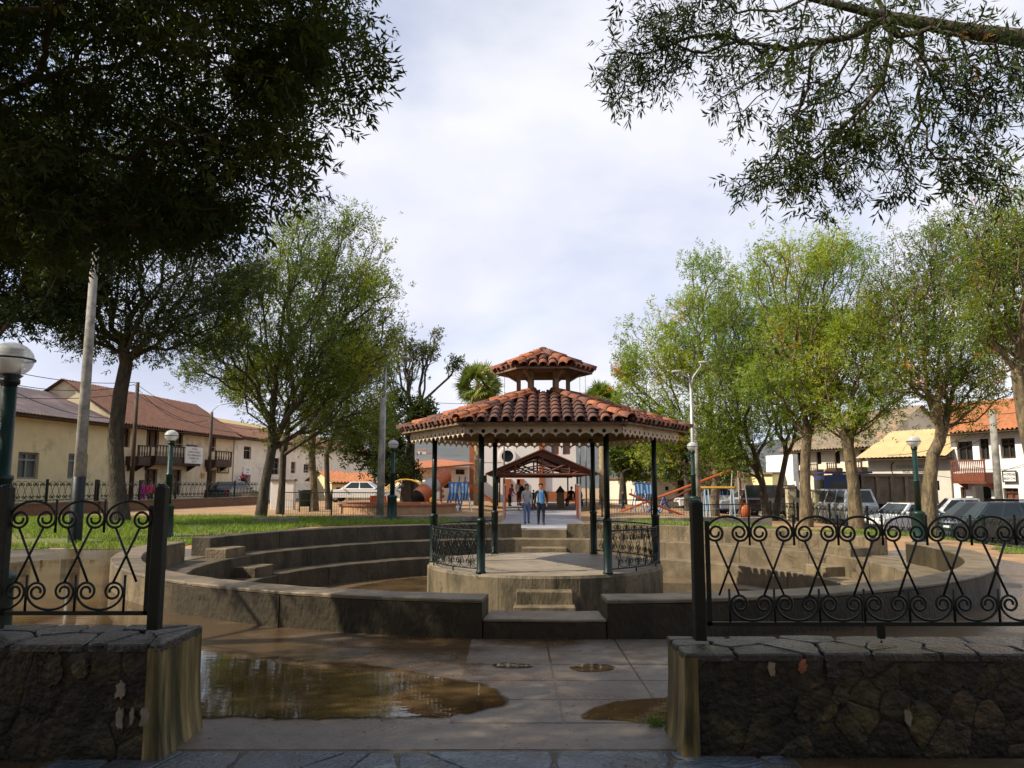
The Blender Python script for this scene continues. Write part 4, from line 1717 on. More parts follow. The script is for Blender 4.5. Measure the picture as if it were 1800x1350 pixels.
# --- far trees, left of the bandstand
GL, GRR = 'trees on the lawn left of the bandstand', 'trees in the garden right of the bandstand'
d = 26.5
tr = trunk_px([(211, 926), (206, 850), (203, 770), (212, 690), (222, 640)], d)
tree('ash_tree', 'big tree with stout leaning trunk in front of the cream and yellow houses', GL, tr[0], tr,
     [pb(250, 420, d, 200, 150, 190), pb(110, 430, d, 130, 140, 130), pb(330, 400, d, 110, 80, 90), pb(345, 500, d, 120, 90, 110), pb(330, 600, d, 110, 45, 70), pb(160, 580, d, 70, 40, 50), pb(230, 560, d, 110, 60, 110), pb(210, 260, d, 170, 120, 110)], 1, lf_l1, bark, r_trunk=0.28, r_fork=0.22, sprays=10, ll=0.13, lw=0.038, rach=0.26, airy=0.42, pathw=0.5, dens=1.6, spread=0.45)
d = 31.0
tr = trunk_px([(458, 908), (466, 850), (478, 790), (480, 750)], d)
tree('ash_tree', 'tall bright-topped tree with a mossy trunk, nearest to the bandstand on the left lawn', GL, tr[0], tr,
     [pb(560, 450, d, 110, 85, 150), pb(500, 580, d, 160, 120, 260), pb(620, 560, d, 85, 100, 130), pb(370, 600, d, 85, 70, 80), pb(545, 690, d, 130, 65, 130), pb(680, 520, d, 34, 50, 34)], 2, lf_mid, bark, r_trunk=0.19, r_fork=0.17, sprays=9, ll=0.13, lw=0.038, up=0.7, rach=0.24, airy=0.42, pathw=0.7, tone_var=0.9, dens=1.35, spread=0.45)
d = 34.0
tr = trunk_px([(492, 905), (496, 850), (498, 800), (505, 760)], d)
tree('ash_tree', 'second smaller tree close behind the mossy trunk on the left lawn', GL, tr[0], tr,
     [pb(560, 620, d, 110, 90, 130), pb(450, 660, d, 80, 60, 70), pb(620, 690, d, 75, 80, 100)], 3, lf_low, bark, r_trunk=0.15, r_fork=0.13, sprays=9, ll=0.13, lw=0.04, rach=0.26, airy=0.42, pathw=0.7, dens=1.2)
d = 38.0
tr = trunk_px([(552, 896), (551, 850), (548, 800), (550, 750)], d)
tree('ash_tree', 'tree with straight pale trunk beside the green litter bin', GL, tr[0], tr,
     [pb(600, 650, d, 90, 110, 130), pb(560, 740, d, 80, 50, 70)], 4, lf_low, bark_pale, r_trunk=0.19, r_fork=0.16, sprays=9, ll=0.14, lw=0.042, rach=0.26, airy=0.42, pathw=0.7, dens=1.2)
d = 40.0
tr = trunk_px([(578, 895), (575, 850), (574, 800), (590, 760)], d)
tree('ash_tree', 'slim tree leaning right before the striped tile roofs', GL, tr[0], tr,
     [pb(645, 640, d, 55, 100, 90), pb(650, 740, d, 50, 55, 60)], 5, lf_low, bark, r_trunk=0.14, r_fork=0.12, sprays=9, ll=0.14, lw=0.042, rach=0.26, airy=0.42, pathw=0.7, dens=1.2)
d = 46.0
tr = trunk_px([(712, 880), (714, 840), (712, 800)], d)
tree('laurel_tree', 'dense dark round tree behind the tall bare concrete pole', GL, tr[0], tr,
     [pb(672, 780, d, 62, 48, 120), pb(715, 740, d, 40, 50, 70), pb(690, 830, d, 45, 20, 34)], 6, lf_dark, bark, r_trunk=0.28, r_fork=0.2, sprays=14, ll=0.20, lw=0.075, pairs=2, rach=0.22)
d = 48.0
tr = trunk_px([(722, 878), (722, 800), (724, 735)], d)
tree('sparse_tree', 'thinly leaved tree of bare upright branches against the sky left of the roof', GL, tr[0], tr,
     [pb(722, 620, d, 40, 62, 90), pb(765, 620, d, 34, 48, 60), pb(795, 640, d, 14, 34, 24), pb(690, 630, d, 22, 60, 34)], 7, lf_olive, bark, r_trunk=0.26, r_fork=0.22, sprays=5, ll=0.18, lw=0.06, pairs=2, rach=0.18, up=0.9, all_nodes=False, scatter=0.16, r_tip=0.018, pathw=0.8, dens=1.5)

# --- far trees, right of the bandstand
d = 40.0
tr = trunk_px([(1255, 892), (1258, 840), (1252, 790)], d)
tree('ash_tree', 'broad yellow-green tree rising right behind the roof of the bandstand', GRR, tr[0], tr,
     [pb(1185, 620, d, 95, 110, 202), pb(1240, 520, d, 84, 66, 123), pb(1150, 730, d, 67, 77, 90), pb(1260, 680, d, 90, 99, 157), pb(1110, 660, d, 29, 55, 34)], 11, lf_bright, bark_pale, r_trunk=0.21, r_fork=0.18, sprays=9, ll=0.14, lw=0.042, rach=0.26, airy=0.42, up=0.6, accents=0.25, tone_var=0.8, pathw=0.7, dens=1.35, spread=0.45)
d = 36.0
tr = trunk_px([(1348, 905), (1340, 850), (1328, 800)], d)
tree('ash_tree', 'tree with dark trunk leaning left, one of a crossing pair', GRR, tr[0], tr,
     [pb(1300, 690, d, 95, 99, 157), pb(1270, 780, d, 67, 50, 67), pb(1330, 560, d, 78, 88, 112)], 12, lf_mid, bark, r_trunk=0.16, r_fork=0.14, sprays=9, ll=0.13, lw=0.04, rach=0.26, airy=0.42, pathw=0.7, dens=1.4, spread=0.45)
d = 36.5
tr = trunk_px([(1362, 905), (1372, 850), (1382, 800)], d)
tree('ash_tree', 'tree with dark trunk leaning right, the other of the crossing pair', GRR, tr[0], tr,
     [pb(1385, 700, d, 78, 88, 123), pb(1375, 590, d, 90, 88, 123)], 13, lf_mid, bark, r_trunk=0.14, r_fork=0.12, sprays=9, ll=0.13, lw=0.04, rach=0.26, airy=0.42, pathw=0.7, dens=1.4, spread=0.45)
d = 31.0
tr = trunk_px([(1417, 908), (1415, 850), (1416, 800), (1418, 775)], d)
tree('ash_tree', 'tall feathery tree with a straight trunk and many upright stems before the tiled old house', GRR, tr[0], tr,
     [pb(1430, 500, d, 106, 94, 190), pb(1395, 620, d, 95, 99, 146), pb(1470, 600, d, 78, 99, 112)], 14, lf_bright, bark_pale, r_trunk=0.21, r_fork=0.19, sprays=9, ll=0.12, lw=0.034, rach=0.26, airy=0.42, up=0.8, pathw=0.8, accents=0.2, tone_var=0.8, dens=1.4, spread=0.45)
d = 30.0
tr = trunk_px([(1505, 910), (1500, 850), (1492, 790), (1484, 755)], d)
tree('ash_tree', 'yellow tree with stout pale trunk standing before the tipper lorry', GRR, tr[0], tr,
     [pb(1490, 690, d, 84, 66, 146), pb(1555, 590, d, 90, 99, 168), pb(1450, 610, d, 67, 77, 90)], 15, lf_bright, bark_pale, r_trunk=0.23, r_fork=0.20, sprays=9, ll=0.12, lw=0.034, rach=0.26, airy=0.42, up=0.4, accents=0.4, tone_var=0.9, pathw=0.7, dens=1.4, spread=0.45)
d = 27.5
tr = trunk_px([(1634, 915), (1632, 860), (1640, 800), (1652, 775)], d)
tree('ash_tree', 'forked thick-limbed tree just right of a green lamp post, before the white house', GRR, tr[0], tr,
     [pb(1640, 480, d, 118, 94, 235), pb(1600, 600, d, 90, 88, 134), pb(1700, 600, d, 106, 110, 190), pb(1660, 690, d, 90, 55, 90), pb(1725, 690, d, 56, 44, 45)], 16, lf_mid, bark_pale, r_trunk=0.25, r_fork=0.20, sprays=9, ll=0.115, lw=0.032, rach=0.24, airy=0.42, accents=0.55, tone_var=0.9, pathw=0.6, dens=1.35, spread=0.45)
d = 21.0
tr = trunk_px([(1835, 945), (1822, 840), (1800, 740), (1788, 655)], d)
tree('ash_tree', 'tree half cut off by the right picture edge with branches fanning upward', GRR, tr[0], tr,
     [pb(1770, 440, d, 118, 121, 213), pb(1880, 480, d, 146, 165, 168), pb(1740, 560, d, 67, 66, 67)], 17, lf_mid, bark_pale, r_trunk=0.20, r_fork=0.16, sprays=9, ll=0.11, lw=0.028, rach=0.22, airy=0.42, up=0.7, accents=0.3, tone_var=0.8, pathw=0.7, dens=1.4, spread=0.45)
d = 55.0
tr = trunk_px([(1095, 880), (1095, 850), (1095, 830)], d)
tree('laurel_tree', 'dense dark green tree seen between the right-hand bandstand posts', GRR, tr[0], tr,
     [pb(1092, 806, d, 47, 40, 112), pb(1160, 800, d, 56, 48, 101), pb(1130, 770, d, 60, 50, 90)], 18, lf_low, bark, r_trunk=0.25, r_fork=0.2, sprays=13, ll=0.24, lw=0.08, pairs=2, rach=0.24)
d = 48.0
tr = trunk_px([(1210, 888), (1208, 850), (1205, 820)], d)
tree('laurel_tree', 'low leafy tree behind the orange seesaws', GRR, tr[0], tr,
     [pb(1205, 800, d, 67, 42, 123), pb(1270, 800, d, 50, 40, 78), pb(1225, 770, d, 60, 50, 90)], 19, lf_low, bark, r_trunk=0.22, r_fork=0.18, sprays=12, ll=0.2, lw=0.06, pairs=2, rach=0.24)

# --- the near trees that overhang the gate
GN = 'large trees overhanging the gate'
bx_ = np.array([-8.6, 7.2, -0.05])
tr = [bx_, bx_ + [0.15, 0.05, 1.4], bx_ + [0.4, 0.1, 2.8], bx_ + [0.9, 0.25, 4.0]]
tree('ash_tree', 'huge dark shady tree filling the upper left corner', GN, bx_, tr,
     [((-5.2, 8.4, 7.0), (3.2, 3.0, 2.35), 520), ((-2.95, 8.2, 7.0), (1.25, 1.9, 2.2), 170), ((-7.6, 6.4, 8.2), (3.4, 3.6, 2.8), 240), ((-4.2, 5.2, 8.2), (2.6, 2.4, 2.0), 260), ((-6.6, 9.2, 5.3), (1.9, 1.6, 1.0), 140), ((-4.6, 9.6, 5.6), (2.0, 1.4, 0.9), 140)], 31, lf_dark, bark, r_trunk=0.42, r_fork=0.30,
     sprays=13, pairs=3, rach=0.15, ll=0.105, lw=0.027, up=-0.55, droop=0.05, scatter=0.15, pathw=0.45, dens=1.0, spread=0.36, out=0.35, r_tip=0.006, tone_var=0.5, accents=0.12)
bx_ = np.array([-17.4, 24.0, 0.15])
tr = [bx_, bx_ + [0.15, 0, 2.0], bx_ + [0.4, 0, 3.6], bx_ + [0.6, 0.0, 4.8]]
tree('ash_tree', 'dark tree with steep limbs at the left edge behind the close lamp globe', GN, bx_, tr,
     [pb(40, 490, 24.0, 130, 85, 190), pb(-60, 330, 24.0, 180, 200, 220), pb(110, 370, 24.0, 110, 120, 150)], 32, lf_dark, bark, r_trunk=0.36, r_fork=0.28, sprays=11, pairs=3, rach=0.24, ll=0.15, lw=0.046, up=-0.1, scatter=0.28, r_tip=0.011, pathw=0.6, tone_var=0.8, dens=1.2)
bx_ = np.array([-6.4, -1.6, 0.0])
tr = [bx_, bx_ + [0.2, 0.2, 1.8], bx_ + [0.5, 0.5, 3.4], bx_ + [1.0, 0.9, 4.9]]
tree('ash_tree', 'shade tree just outside the gate, out of the picture on the left', GN, bx_, tr,
     [((-3.2, 1.6, 8.0), (4.0, 3.2, 1.9), 420), ((-0.6, 2.6, 8.9), (2.6, 2.6, 1.5), 220), ((-9.6, 2.6, 7.4), (3.4, 3.0, 2.0), 300)], 33, lf_dark, bark, r_trunk=0.36, r_fork=0.26, sprays=9, pairs=3, rach=0.2, ll=0.17, lw=0.055, scatter=0.2, out=0.4, r_tip=0.007)
bx_ = np.array([9.2, 6.4, -0.02])
tr = [bx_, bx_ + [-0.1, 0.05, 2.0], bx_ + [-0.4, 0.1, 3.9], bx_ + [-1.2, 0.3, 5.2], np.array(atd(1830, 72, 7.6)), np.array(atd(1700, 55, 7.7)), np.array(atd(1560, 30, 7.8)), np.array(atd(1420, -5, 7.9))]
tree('ash_tree', 'overhanging ash branches with drooping leaves in the upper right corner', GN, bx_, tr,
     [pb(1500, 150, 7.7, 260, 130, 150, 170), pb(1140, 110, 7.9, 85, 95, 46, 90), pb(1360, 300, 7.7, 90, 60, 30, 80), pb(1510, 300, 7.6, 130, 60, 44, 90), pb(1690, 180, 7.5, 110, 110, 54, 120), pb(1250, 20, 7.9, 170, 80, 60, 120), pb(1720, 330, 7.5, 80, 50, 20, 80), ((6.6, 6.6, 8.6), (3.0, 3.0, 1.5), 80)], 34, lf_over, bark, r_trunk=0.33, r_fork=0.045,
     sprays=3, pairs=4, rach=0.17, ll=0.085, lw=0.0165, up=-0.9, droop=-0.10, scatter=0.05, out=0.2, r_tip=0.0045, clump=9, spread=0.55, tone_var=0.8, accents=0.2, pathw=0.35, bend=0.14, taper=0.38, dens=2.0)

# --- unseen trees added behind the gate to block sky and shade the gateway
for i, (bx0_, by0_, rr_, lab) in enumerate(((-9.5, -7.0, 4.6, 'dense unseen tree added for shade behind the gate on the left'), (0.8, -9.0, 4.8, 'dense unseen tree added for shade straight behind the gate'), (10.0, -6.0, 4.4, 'dense unseen tree added for shade behind the gate on the right'))):
    bx_ = np.array([bx0_, by0_, 0.0])
    tr = [bx_, bx_ + [0.1, 0, 1.2], bx_ + [0.2, 0, 2.2]]
    tree('added_shade_tree', lab, GN, bx_, tr, [((bx0_, by0_, 5.2), (rr_, 3.2, 3.6), 300), ((bx0_, by0_, 2.6), (rr_ * 0.9, 2.6, 1.6), 120)], 40 + i, lf_dark, bark, r_trunk=0.34, r_fork=0.26, sprays=7, pairs=2, rach=0.3, ll=0.30, lw=0.12, scatter=0.35, out=0.4, r_tip=0.012)

# ---------------------------------------------------------------- grass
grass_mat = leaf_mat('grass_blades', [(0.0, (0.070, 0.130, 0.014)), (0.5, (0.135, 0.230, 0.022)), (1.0, (0.25, 0.29, 0.045))], 0.45)
lawn_soil = M('lawn_soil', (0.10, 0.145, 0.028), (0.15, 0.115, 0.05), 1.6, 0.95, 0.4, 20, stain=(0.17, 0.105, 0.055), sscale=0.8, samt=0.25)


def in_poly(x, y, poly):
    c = False
    for (x0, y0), (x1, y1) in zip(poly, poly[1:] + poly[:1]):
        if (y0 > y) != (y1 > y) and x < (x1 - x0) * (y - y0) / (y1 - y0) + x0:
            c = not c
    return c


LAWNS = [[(-24, 19.2), (-14.5, 19.4), (-11.5, 20.2), (-9.0, 19.8), (-7.9, 21.5), (-6.4, 24.2), (-3.0, 26.0), (-1.0, 26.4), (-1.0, 29.2), (-4, 29.6), (-7.5, 30.6), (-11, 31.5), (-17, 31.0), (-21, 27)],
         [(3.2, 26.2), (5.6, 24.9), (7.6, 23.0), (8.8, 23.0), (9.5, 26), (9.2, 29.0), (3.2, 29.4)],
         [(12.0, 19.2), (16, 18.2), (21, 18.6), (21, 21.6), (16, 21.2), (12.6, 20.8)],
         [(9.8, 26.5), (14.5, 25.2), (20, 25.5), (20, 27.8), (13, 28.6), (9.8, 28.6)]]
DIRTY = [((-9.9, 24.6), 1.3, 0.5), ((-12.6, 21.2), 1.6, 0.5), ((-6.2, 27.2), 1.2, 0.6)]
rgn = np.random.default_rng(4)
for li, poly in enumerate(LAWNS):
    def ins(x, y, poly=poly):
        e = fract_noise(x * 1.7, y * 1.7, li) * 0.25
        return in_poly(x + e, y + e * 0.6, poly) and math.hypot(x - CX, y - CY) > RING - 0.2
    xs, ys = [p[0] for p in poly], [p[1] for p in poly]
    sheet('lawn', ins, min(xs) - .5, max(xs) + .5, min(ys) - .5, max(ys) + .5, 0.25, 0.012, lawn_soil)
    area = (max(xs) - min(xs)) * (max(ys) - min(ys))
    n = int(area * (420 if li == 0 else 330))
    X = rgn.uniform(min(xs), max(xs), n)
    Y = rgn.uniform(min(ys), max(ys), n)
    keep = []
    for i in range(n):
        x, y = X[i], Y[i]
        if not ins(x, y) or math.hypot(x - CX, y - CY) < RING + 0.05:
            continue
        bare = fract_noise(x * 0.9, y * 1.3, 3 + li)
        if bare < (-0.35 if li == 0 else -0.15) and rgn.random() < 0.85:
            continue
        if any(((x - c[0]) / a) ** 2 + ((y - c[1]) / b_) ** 2 < 1 for c, a, b_ in DIRTY):
            continue
        keep.append(i)
    X, Y = X[keep], Y[keep]
    Z = np.array([gh(x, y) + 0.008 for x, y in zip(X, Y)])
    n = len(X)
    h = rgn.uniform(0.05, 0.13, n) * (1.2 if li == 0 else 0.9)
    a = rgn.uniform(0, 2 * np.pi, n)
    wv = 0.011
    lean = rgn.normal(0, 0.5, (n, 2)) * h[:, None]
    P0 = np.stack([X - wv * np.cos(a), Y - wv * np.sin(a), Z], 1)
    P1 = np.stack([X + wv * np.cos(a), Y + wv * np.sin(a), Z], 1)
    P2 = np.stack([X + lean[:, 0], Y + lean[:, 1], Z + h], 1)
    V = np.stack([P0, P1, P2], 1).reshape(-1, 3)
    me = np_mesh('grass', V, np.arange(len(V)).reshape(-1, 3), grass_mat, rgn.random(n), tri=True)
    tag(link_mesh('grass', me), ['bright green lawn grass left of the arena', 'thin grass strip behind the arena, right of the path', 'short patchy grass by the right railing', 'sparse grass under the trees on the right'][li], 'grass', kind='stuff')
# a weed tuft at the foot of the right gate wall
wt_ = onz(1160, 1278, 0.0)
wn = 90
a = rgn.uniform(0, 2 * np.pi, wn)
bx0 = np.stack([wt_.x + rgn.normal(0, 0.05, wn), wt_.y + rgn.normal(0, 0.025, wn), np.full(wn, 0.01)], 1)
hh = rgn.uniform(0.04, 0.11, wn)
V = np.stack([bx0 + np.stack([-0.004 * np.cos(a), -0.004 * np.sin(a), 0 * a], 1), bx0 + np.stack([0.004 * np.cos(a), 0.004 * np.sin(a), 0 * a], 1), bx0 + np.stack([rgn.normal(0, 0.05, wn), rgn.normal(0, 0.03, wn), hh], 1)], 1).reshape(-1, 3)
tag(link_mesh('grass', np_mesh('grass', V, np.arange(len(V)).reshape(-1, 3), grass_mat, rgn.random(wn) * 0.5, tri=True)), 'small grass tuft at the foot of the right gate wall', 'grass', kind='stuff')

# fallen leaves on the wet paving
fl_mat = leaf_mat('fallen_leaf', [(0.0, (0.05, 0.035, 0.015)), (0.6, (0.13, 0.075, 0.02)), (1.0, (0.22, 0.15, 0.03))], 0.1)
nfl = 520
X, Y = rgn.uniform(-2.1, 3.4, nfl), rgn.uniform(4.7, 8.9, nfl)
a = rgn.uniform(0, 2 * np.pi, nfl)
l_, w_ = rgn.uniform(0.012, 0.035, nfl), rgn.uniform(0.005, 0.010, nfl)
Z = np.full(nfl, 0.024)
ux, uy = np.cos(a), np.sin(a)
V = np.stack([np.stack([X, Y, Z], 1), np.stack([X + ux * l_ * .5 - uy * w_, Y + uy * l_ * .5 + ux * w_, Z + rgn.uniform(0, .008, nfl)], 1), np.stack([X + ux * l_, Y + uy * l_, Z], 1), np.stack([X + ux * l_ * .5 + uy * w_, Y + uy * l_ * .5 - ux * w_, Z + rgn.uniform(0, .008, nfl)], 1)], 1).reshape(-1, 3)
tag(link_mesh('leaf_litter', np_mesh('leaf_litter', V, np.arange(len(V)).reshape(-1, 4), fl_mat, rgn.random(nfl))), 'small fallen leaves and twigs on the wet paving', 'leaves', kind='stuff')

# ---------------------------------------------------------------- path, streets, kerbs
path_mat = M('path_asphalt', (0.30, 0.30, 0.315), (0.23, 0.23, 0.245), 2.5, 0.7, 0.15, 40, stain=(0.20, 0.19, 0.19), sscale=0.7, samt=0.3)
mb = MB()
vs, fs = [], []
NY = 26
for i in range(NY):
    y = 25.5 + (62 - 25.5) * i / (NY - 1)
    w = 1.55 + 0.6 * sm(30, 48, y)
    xc = path_x(y)
    for x in (xc - w, xc + w):
        vs += [(x, y, 0.26), (x, y, 0.10)]
for i in range(NY - 1):
    a = i * 4
    fs += [(a, a + 2, a + 6, a + 4), (a + 1, a, a + 4, a + 5), (a + 2, a + 3, a + 7, a + 6)]
fs.append((0, 1, 3, 2))
mb.add(vs, fs)
tag(mb.build('path', path_mat), kind='structure')
street_mat = M('street_asphalt', (0.17, 0.165, 0.155), (0.12, 0.115, 0.11), 1.0, 0.8, 0.2, 30)


def strip(name, pts, w, lift, mat, step=2.0):
    mb = MB()
    vs, fs = [], []
    P = [Vector(p) for p in pts]
    line = []
    for a, b_ in zip(P, P[1:]):
        n = max(1, int((b_ - a).length / step))
        line += [a.lerp(b_, i / n) for i in range(n)]
    line.append(P[-1])
    for i, p in enumerate(line):
        d_ = (line[min(i + 1, len(line) - 1)] - line[max(0, i - 1)]).normalized()
        nrm = Vector((-d_.y, d_.x))
        for k_ in range(5):
            q = p + nrm * (w * (k_ / 4 - 0.5))
            vs.append((q.x, q.y, gh(q.x, q.y) + lift))
    for i in range(len(line) - 1):
        for k_ in range(4):
            fs.append((i * 5 + k_, i * 5 + k_ + 1, i * 5 + 6 + k_, i * 5 + 5 + k_)[::-1])
    mb.add(vs, fs)
    return tag(mb.build(name, mat, smooth=True), kind='structure')


strip('street', [(-25.5, 8), (-22.5, 30), (-18.6, 62), (-15, 95)], 4.4, 0.02, street_mat)
strip('street', [(20.5, 5), (23.0, 30), (21.0, 52), (17.0, 80)], 7.0, 0.02, street_mat)
kerb_mat = M('kerb_concrete', (0.24, 0.21, 0.165), (0.15, 0.13, 0.10), 4, 0.7, 0.3, 24, stain=(0.07, 0.07, 0.045), sscale=2, samt=0.4)


def wall_line(name, label, cat, p0, p1, h, th, mat, z=None, cap=None, group=None):
    p0, p1 = Vector(p0), Vector(p1)
    c = (p0 + p1) / 2
    z0 = gh(c.x, c.y) if z is None else z
    t_ = thing(name, label, cat, (c.x, c.y, z0), math.atan2(p1.y - p0.y, p1.x - p0.x), group)
    Lw = (p1 - p0).length
    mb = MB()
    mb.obox((0, 0, -0.5), Lw, th, 0.5 + h, 0, 0.01)
    mb.build('body', mat, t_)
    if cap:
        mb = MB()
        mb.obox((0, 0, h), Lw + 0.06, th + 0.08, 0.07, 0, 0.01)
        mb.build('coping', cap, t_)
    return t_


wall_line('kerb_wall', 'low concrete kerb wall at the back of the left lawn', 'kerb', (-6.6, 28.6), (-0.7, 28.0), 0.16, 0.25, kerb_mat)
wall_line('kerb_wall', 'low concrete kerb wall behind the arena, right of the path', 'kerb', (2.9, 28.0), (9.3, 28.2), 0.14, 0.25, kerb_mat)
wall_line('stone_bench', 'small low concrete slab lying in the left lawn', 'bench', (-8.6, 26.2), (-7.2, 26.3), 0.18, 0.5, kerb_mat)

# ---------------------------------------------------------------- side railing on the left street
brick_m, t, b = base_mat('old_brick')
geo = N(t, 'ShaderNodeNewGeometry')
sp = N(t, 'ShaderNodeSeparateXYZ')
L(t, geo, 'Position', sp, 0)
ad = N(t, 'ShaderNodeMath', operation='ADD')
L(t, sp, 'X', ad, 0)
L(t, sp, 'Y', ad, 1)
cb = N(t, 'ShaderNodeCombineXYZ')
L(t, ad, 0, cb, 0)
L(t, sp, 'Z', cb, 1)
br = N(t, 'ShaderNodeTexBrick')
br.inputs['Scale'].default_value = 4.0
br.inputs['Color1'].default_value = (0.26, 0.12, 0.06, 1)
br.inputs['Color2'].default_value = (0.17, 0.09, 0.05, 1)
br.inputs['Mortar'].default_value = (0.12, 0.10, 0.075, 1)
L(t, cb, 0, br, 'Vector')
L(t, br, 'Color', b, 'Base Color')
b.inputs['Roughness'].default_value = 0.85


def far_fence(label, p0, p1, zbase, ztop_wall, h, w, post_every, group, dense=True):
    p0, p1 = Vector(p0), Vector(p1)
    Lf = (p1 - p0).length
    rz = math.atan2(p1.y - p0.y, p1.x - p0.x)
    f = thing('street_railing', label, 'railing', (p0.x, p0.y, zbase), rz, group)
    if ztop_wall > 0.05:
        mb = MB()
        mb.obox((Lf / 2, 0, -0.4), Lf, 0.28, 0.4 + ztop_wall, 0, 0.01)
        wl_ = mb.build('plinth', brick_m, f)
        mb = MB()
        mb.obox((Lf / 2, 0, ztop_wall), Lf + 0.04, 0.36, 0.06, 0, 0.01)
        mb.build('coping', kerb_mat, wl_)
    z0 = ztop_wall + 0.16
    u_ = MB()
    for kk in ('top', 'bottom', 'cross'):
        q = scroll_part(kk, w, h, 0.011, 10, 4)
        if kk == 'bottom':
            q.v = [(x + w / 2, y, z) for x, y, z in q.v]
        u_.add(q.v, q.f)
    um = u_.mesh('scroll', [iron], True)
    n = int(Lf / w)
    for i in range(n):
        link_mesh('scroll', um, None, f, loc=((i + 0.5) * w, 0, z0))
    mb = MB()
    mb.box(0, Lf, -0.018, 0.018, z0 - 0.03, z0 - 0.003)
    mb.build('bottom_rail', iron, f)
    k_ = 0.0
    while k_ <= Lf + 0.01:
        mb = MB()
        mb.obox((k_, 0, ztop_wall * 0.9), 0.085, 0.085, z0 - ztop_wall * 0.9 + h + 0.10, 0, 0.008)
        mb.build('post', iron, f)
        k_ += post_every
    return f


fx = lambda y: -20.2 + (y - 31) * 0.21
far_fence('scrollwork railing on a low brick plinth along the left street, near half', (fx(22), 22), (fx(36), 36), 0.30, 0.55, 0.78, 0.36, 2.85, 'street railings')
far_fence('scrollwork railing on a low brick plinth along the left street, far half', (fx(36.1), 36.1), (fx(50), 50), 0.34, 0.50, 0.78, 0.36, 2.85, 'street railings')
far_fence('green scrollwork railing along the parked cars on the right street', (13.2, 40), (14.6, 28), -0.22, 0.0, 0.78, 0.36, 2.9, 'street railings')
far_fence('scrollwork railing in front of the dark estate car at the right street', (14.65, 27.8), (15.8, 17.5), -0.34, 0.0, 0.80, 0.36, 2.9, 'street railings')
for i, (px, wpx, lab) in enumerate(((485, 15, 'left of the two stained white gate pillars behind the left lawn'), (510, 16, 'right of the two stained white gate pillars behind the left lawn'))):
    p = atd(px, 870, 40)
    t_ = thing('gate_pillar', lab, 'pillar', (p.x, 40, gh(p.x, 40)), 0, 'white gate pillars')
    mb = MB()
    mb.obox((0, 0, 0), wpx * 40 / 1360, 0.4, 1.45, 0, 0.02)
    mb.build('shaft', white_wall, t_)
    mb = MB()
    mb.obox((0, 0, 1.45), wpx * 40 / 1360 + 0.1, 0.5, 0.10, 0, 0.02)
    mb.build('cap', kerb_mat, t_)
for i, (px, lab) in enumerate(((1390, 'left one of the two yellowish gate pillars by the parked black van'), (1437, 'right one of the two yellowish gate pillars by the parked black van'))):
    p = atd(px, 870, 39)
    t_ = thing('gate_pillar', lab, 'pillar', (p.x, 39, gh(p.x, 39)), 0, 'yellow gate pillars')
    mb = MB()
    mb.obox((0, 0, -0.2), 0.42, 0.42, 1.75, 0, 0.02)
    mb.build('shaft', M('cream_pillar', (0.52, 0.47, 0.30), (0.42, 0.37, 0.24), 3, 0.85, stain=(0.22, 0.19, 0.12), sscale=2), t_)
    mb = MB()
    mb.obox((0, 0, 1.55), 0.52, 0.52, 0.10, 0, 0.02)
    mb.build('cap', kerb_mat, t_)

# ---------------------------------------------------------------- buildings


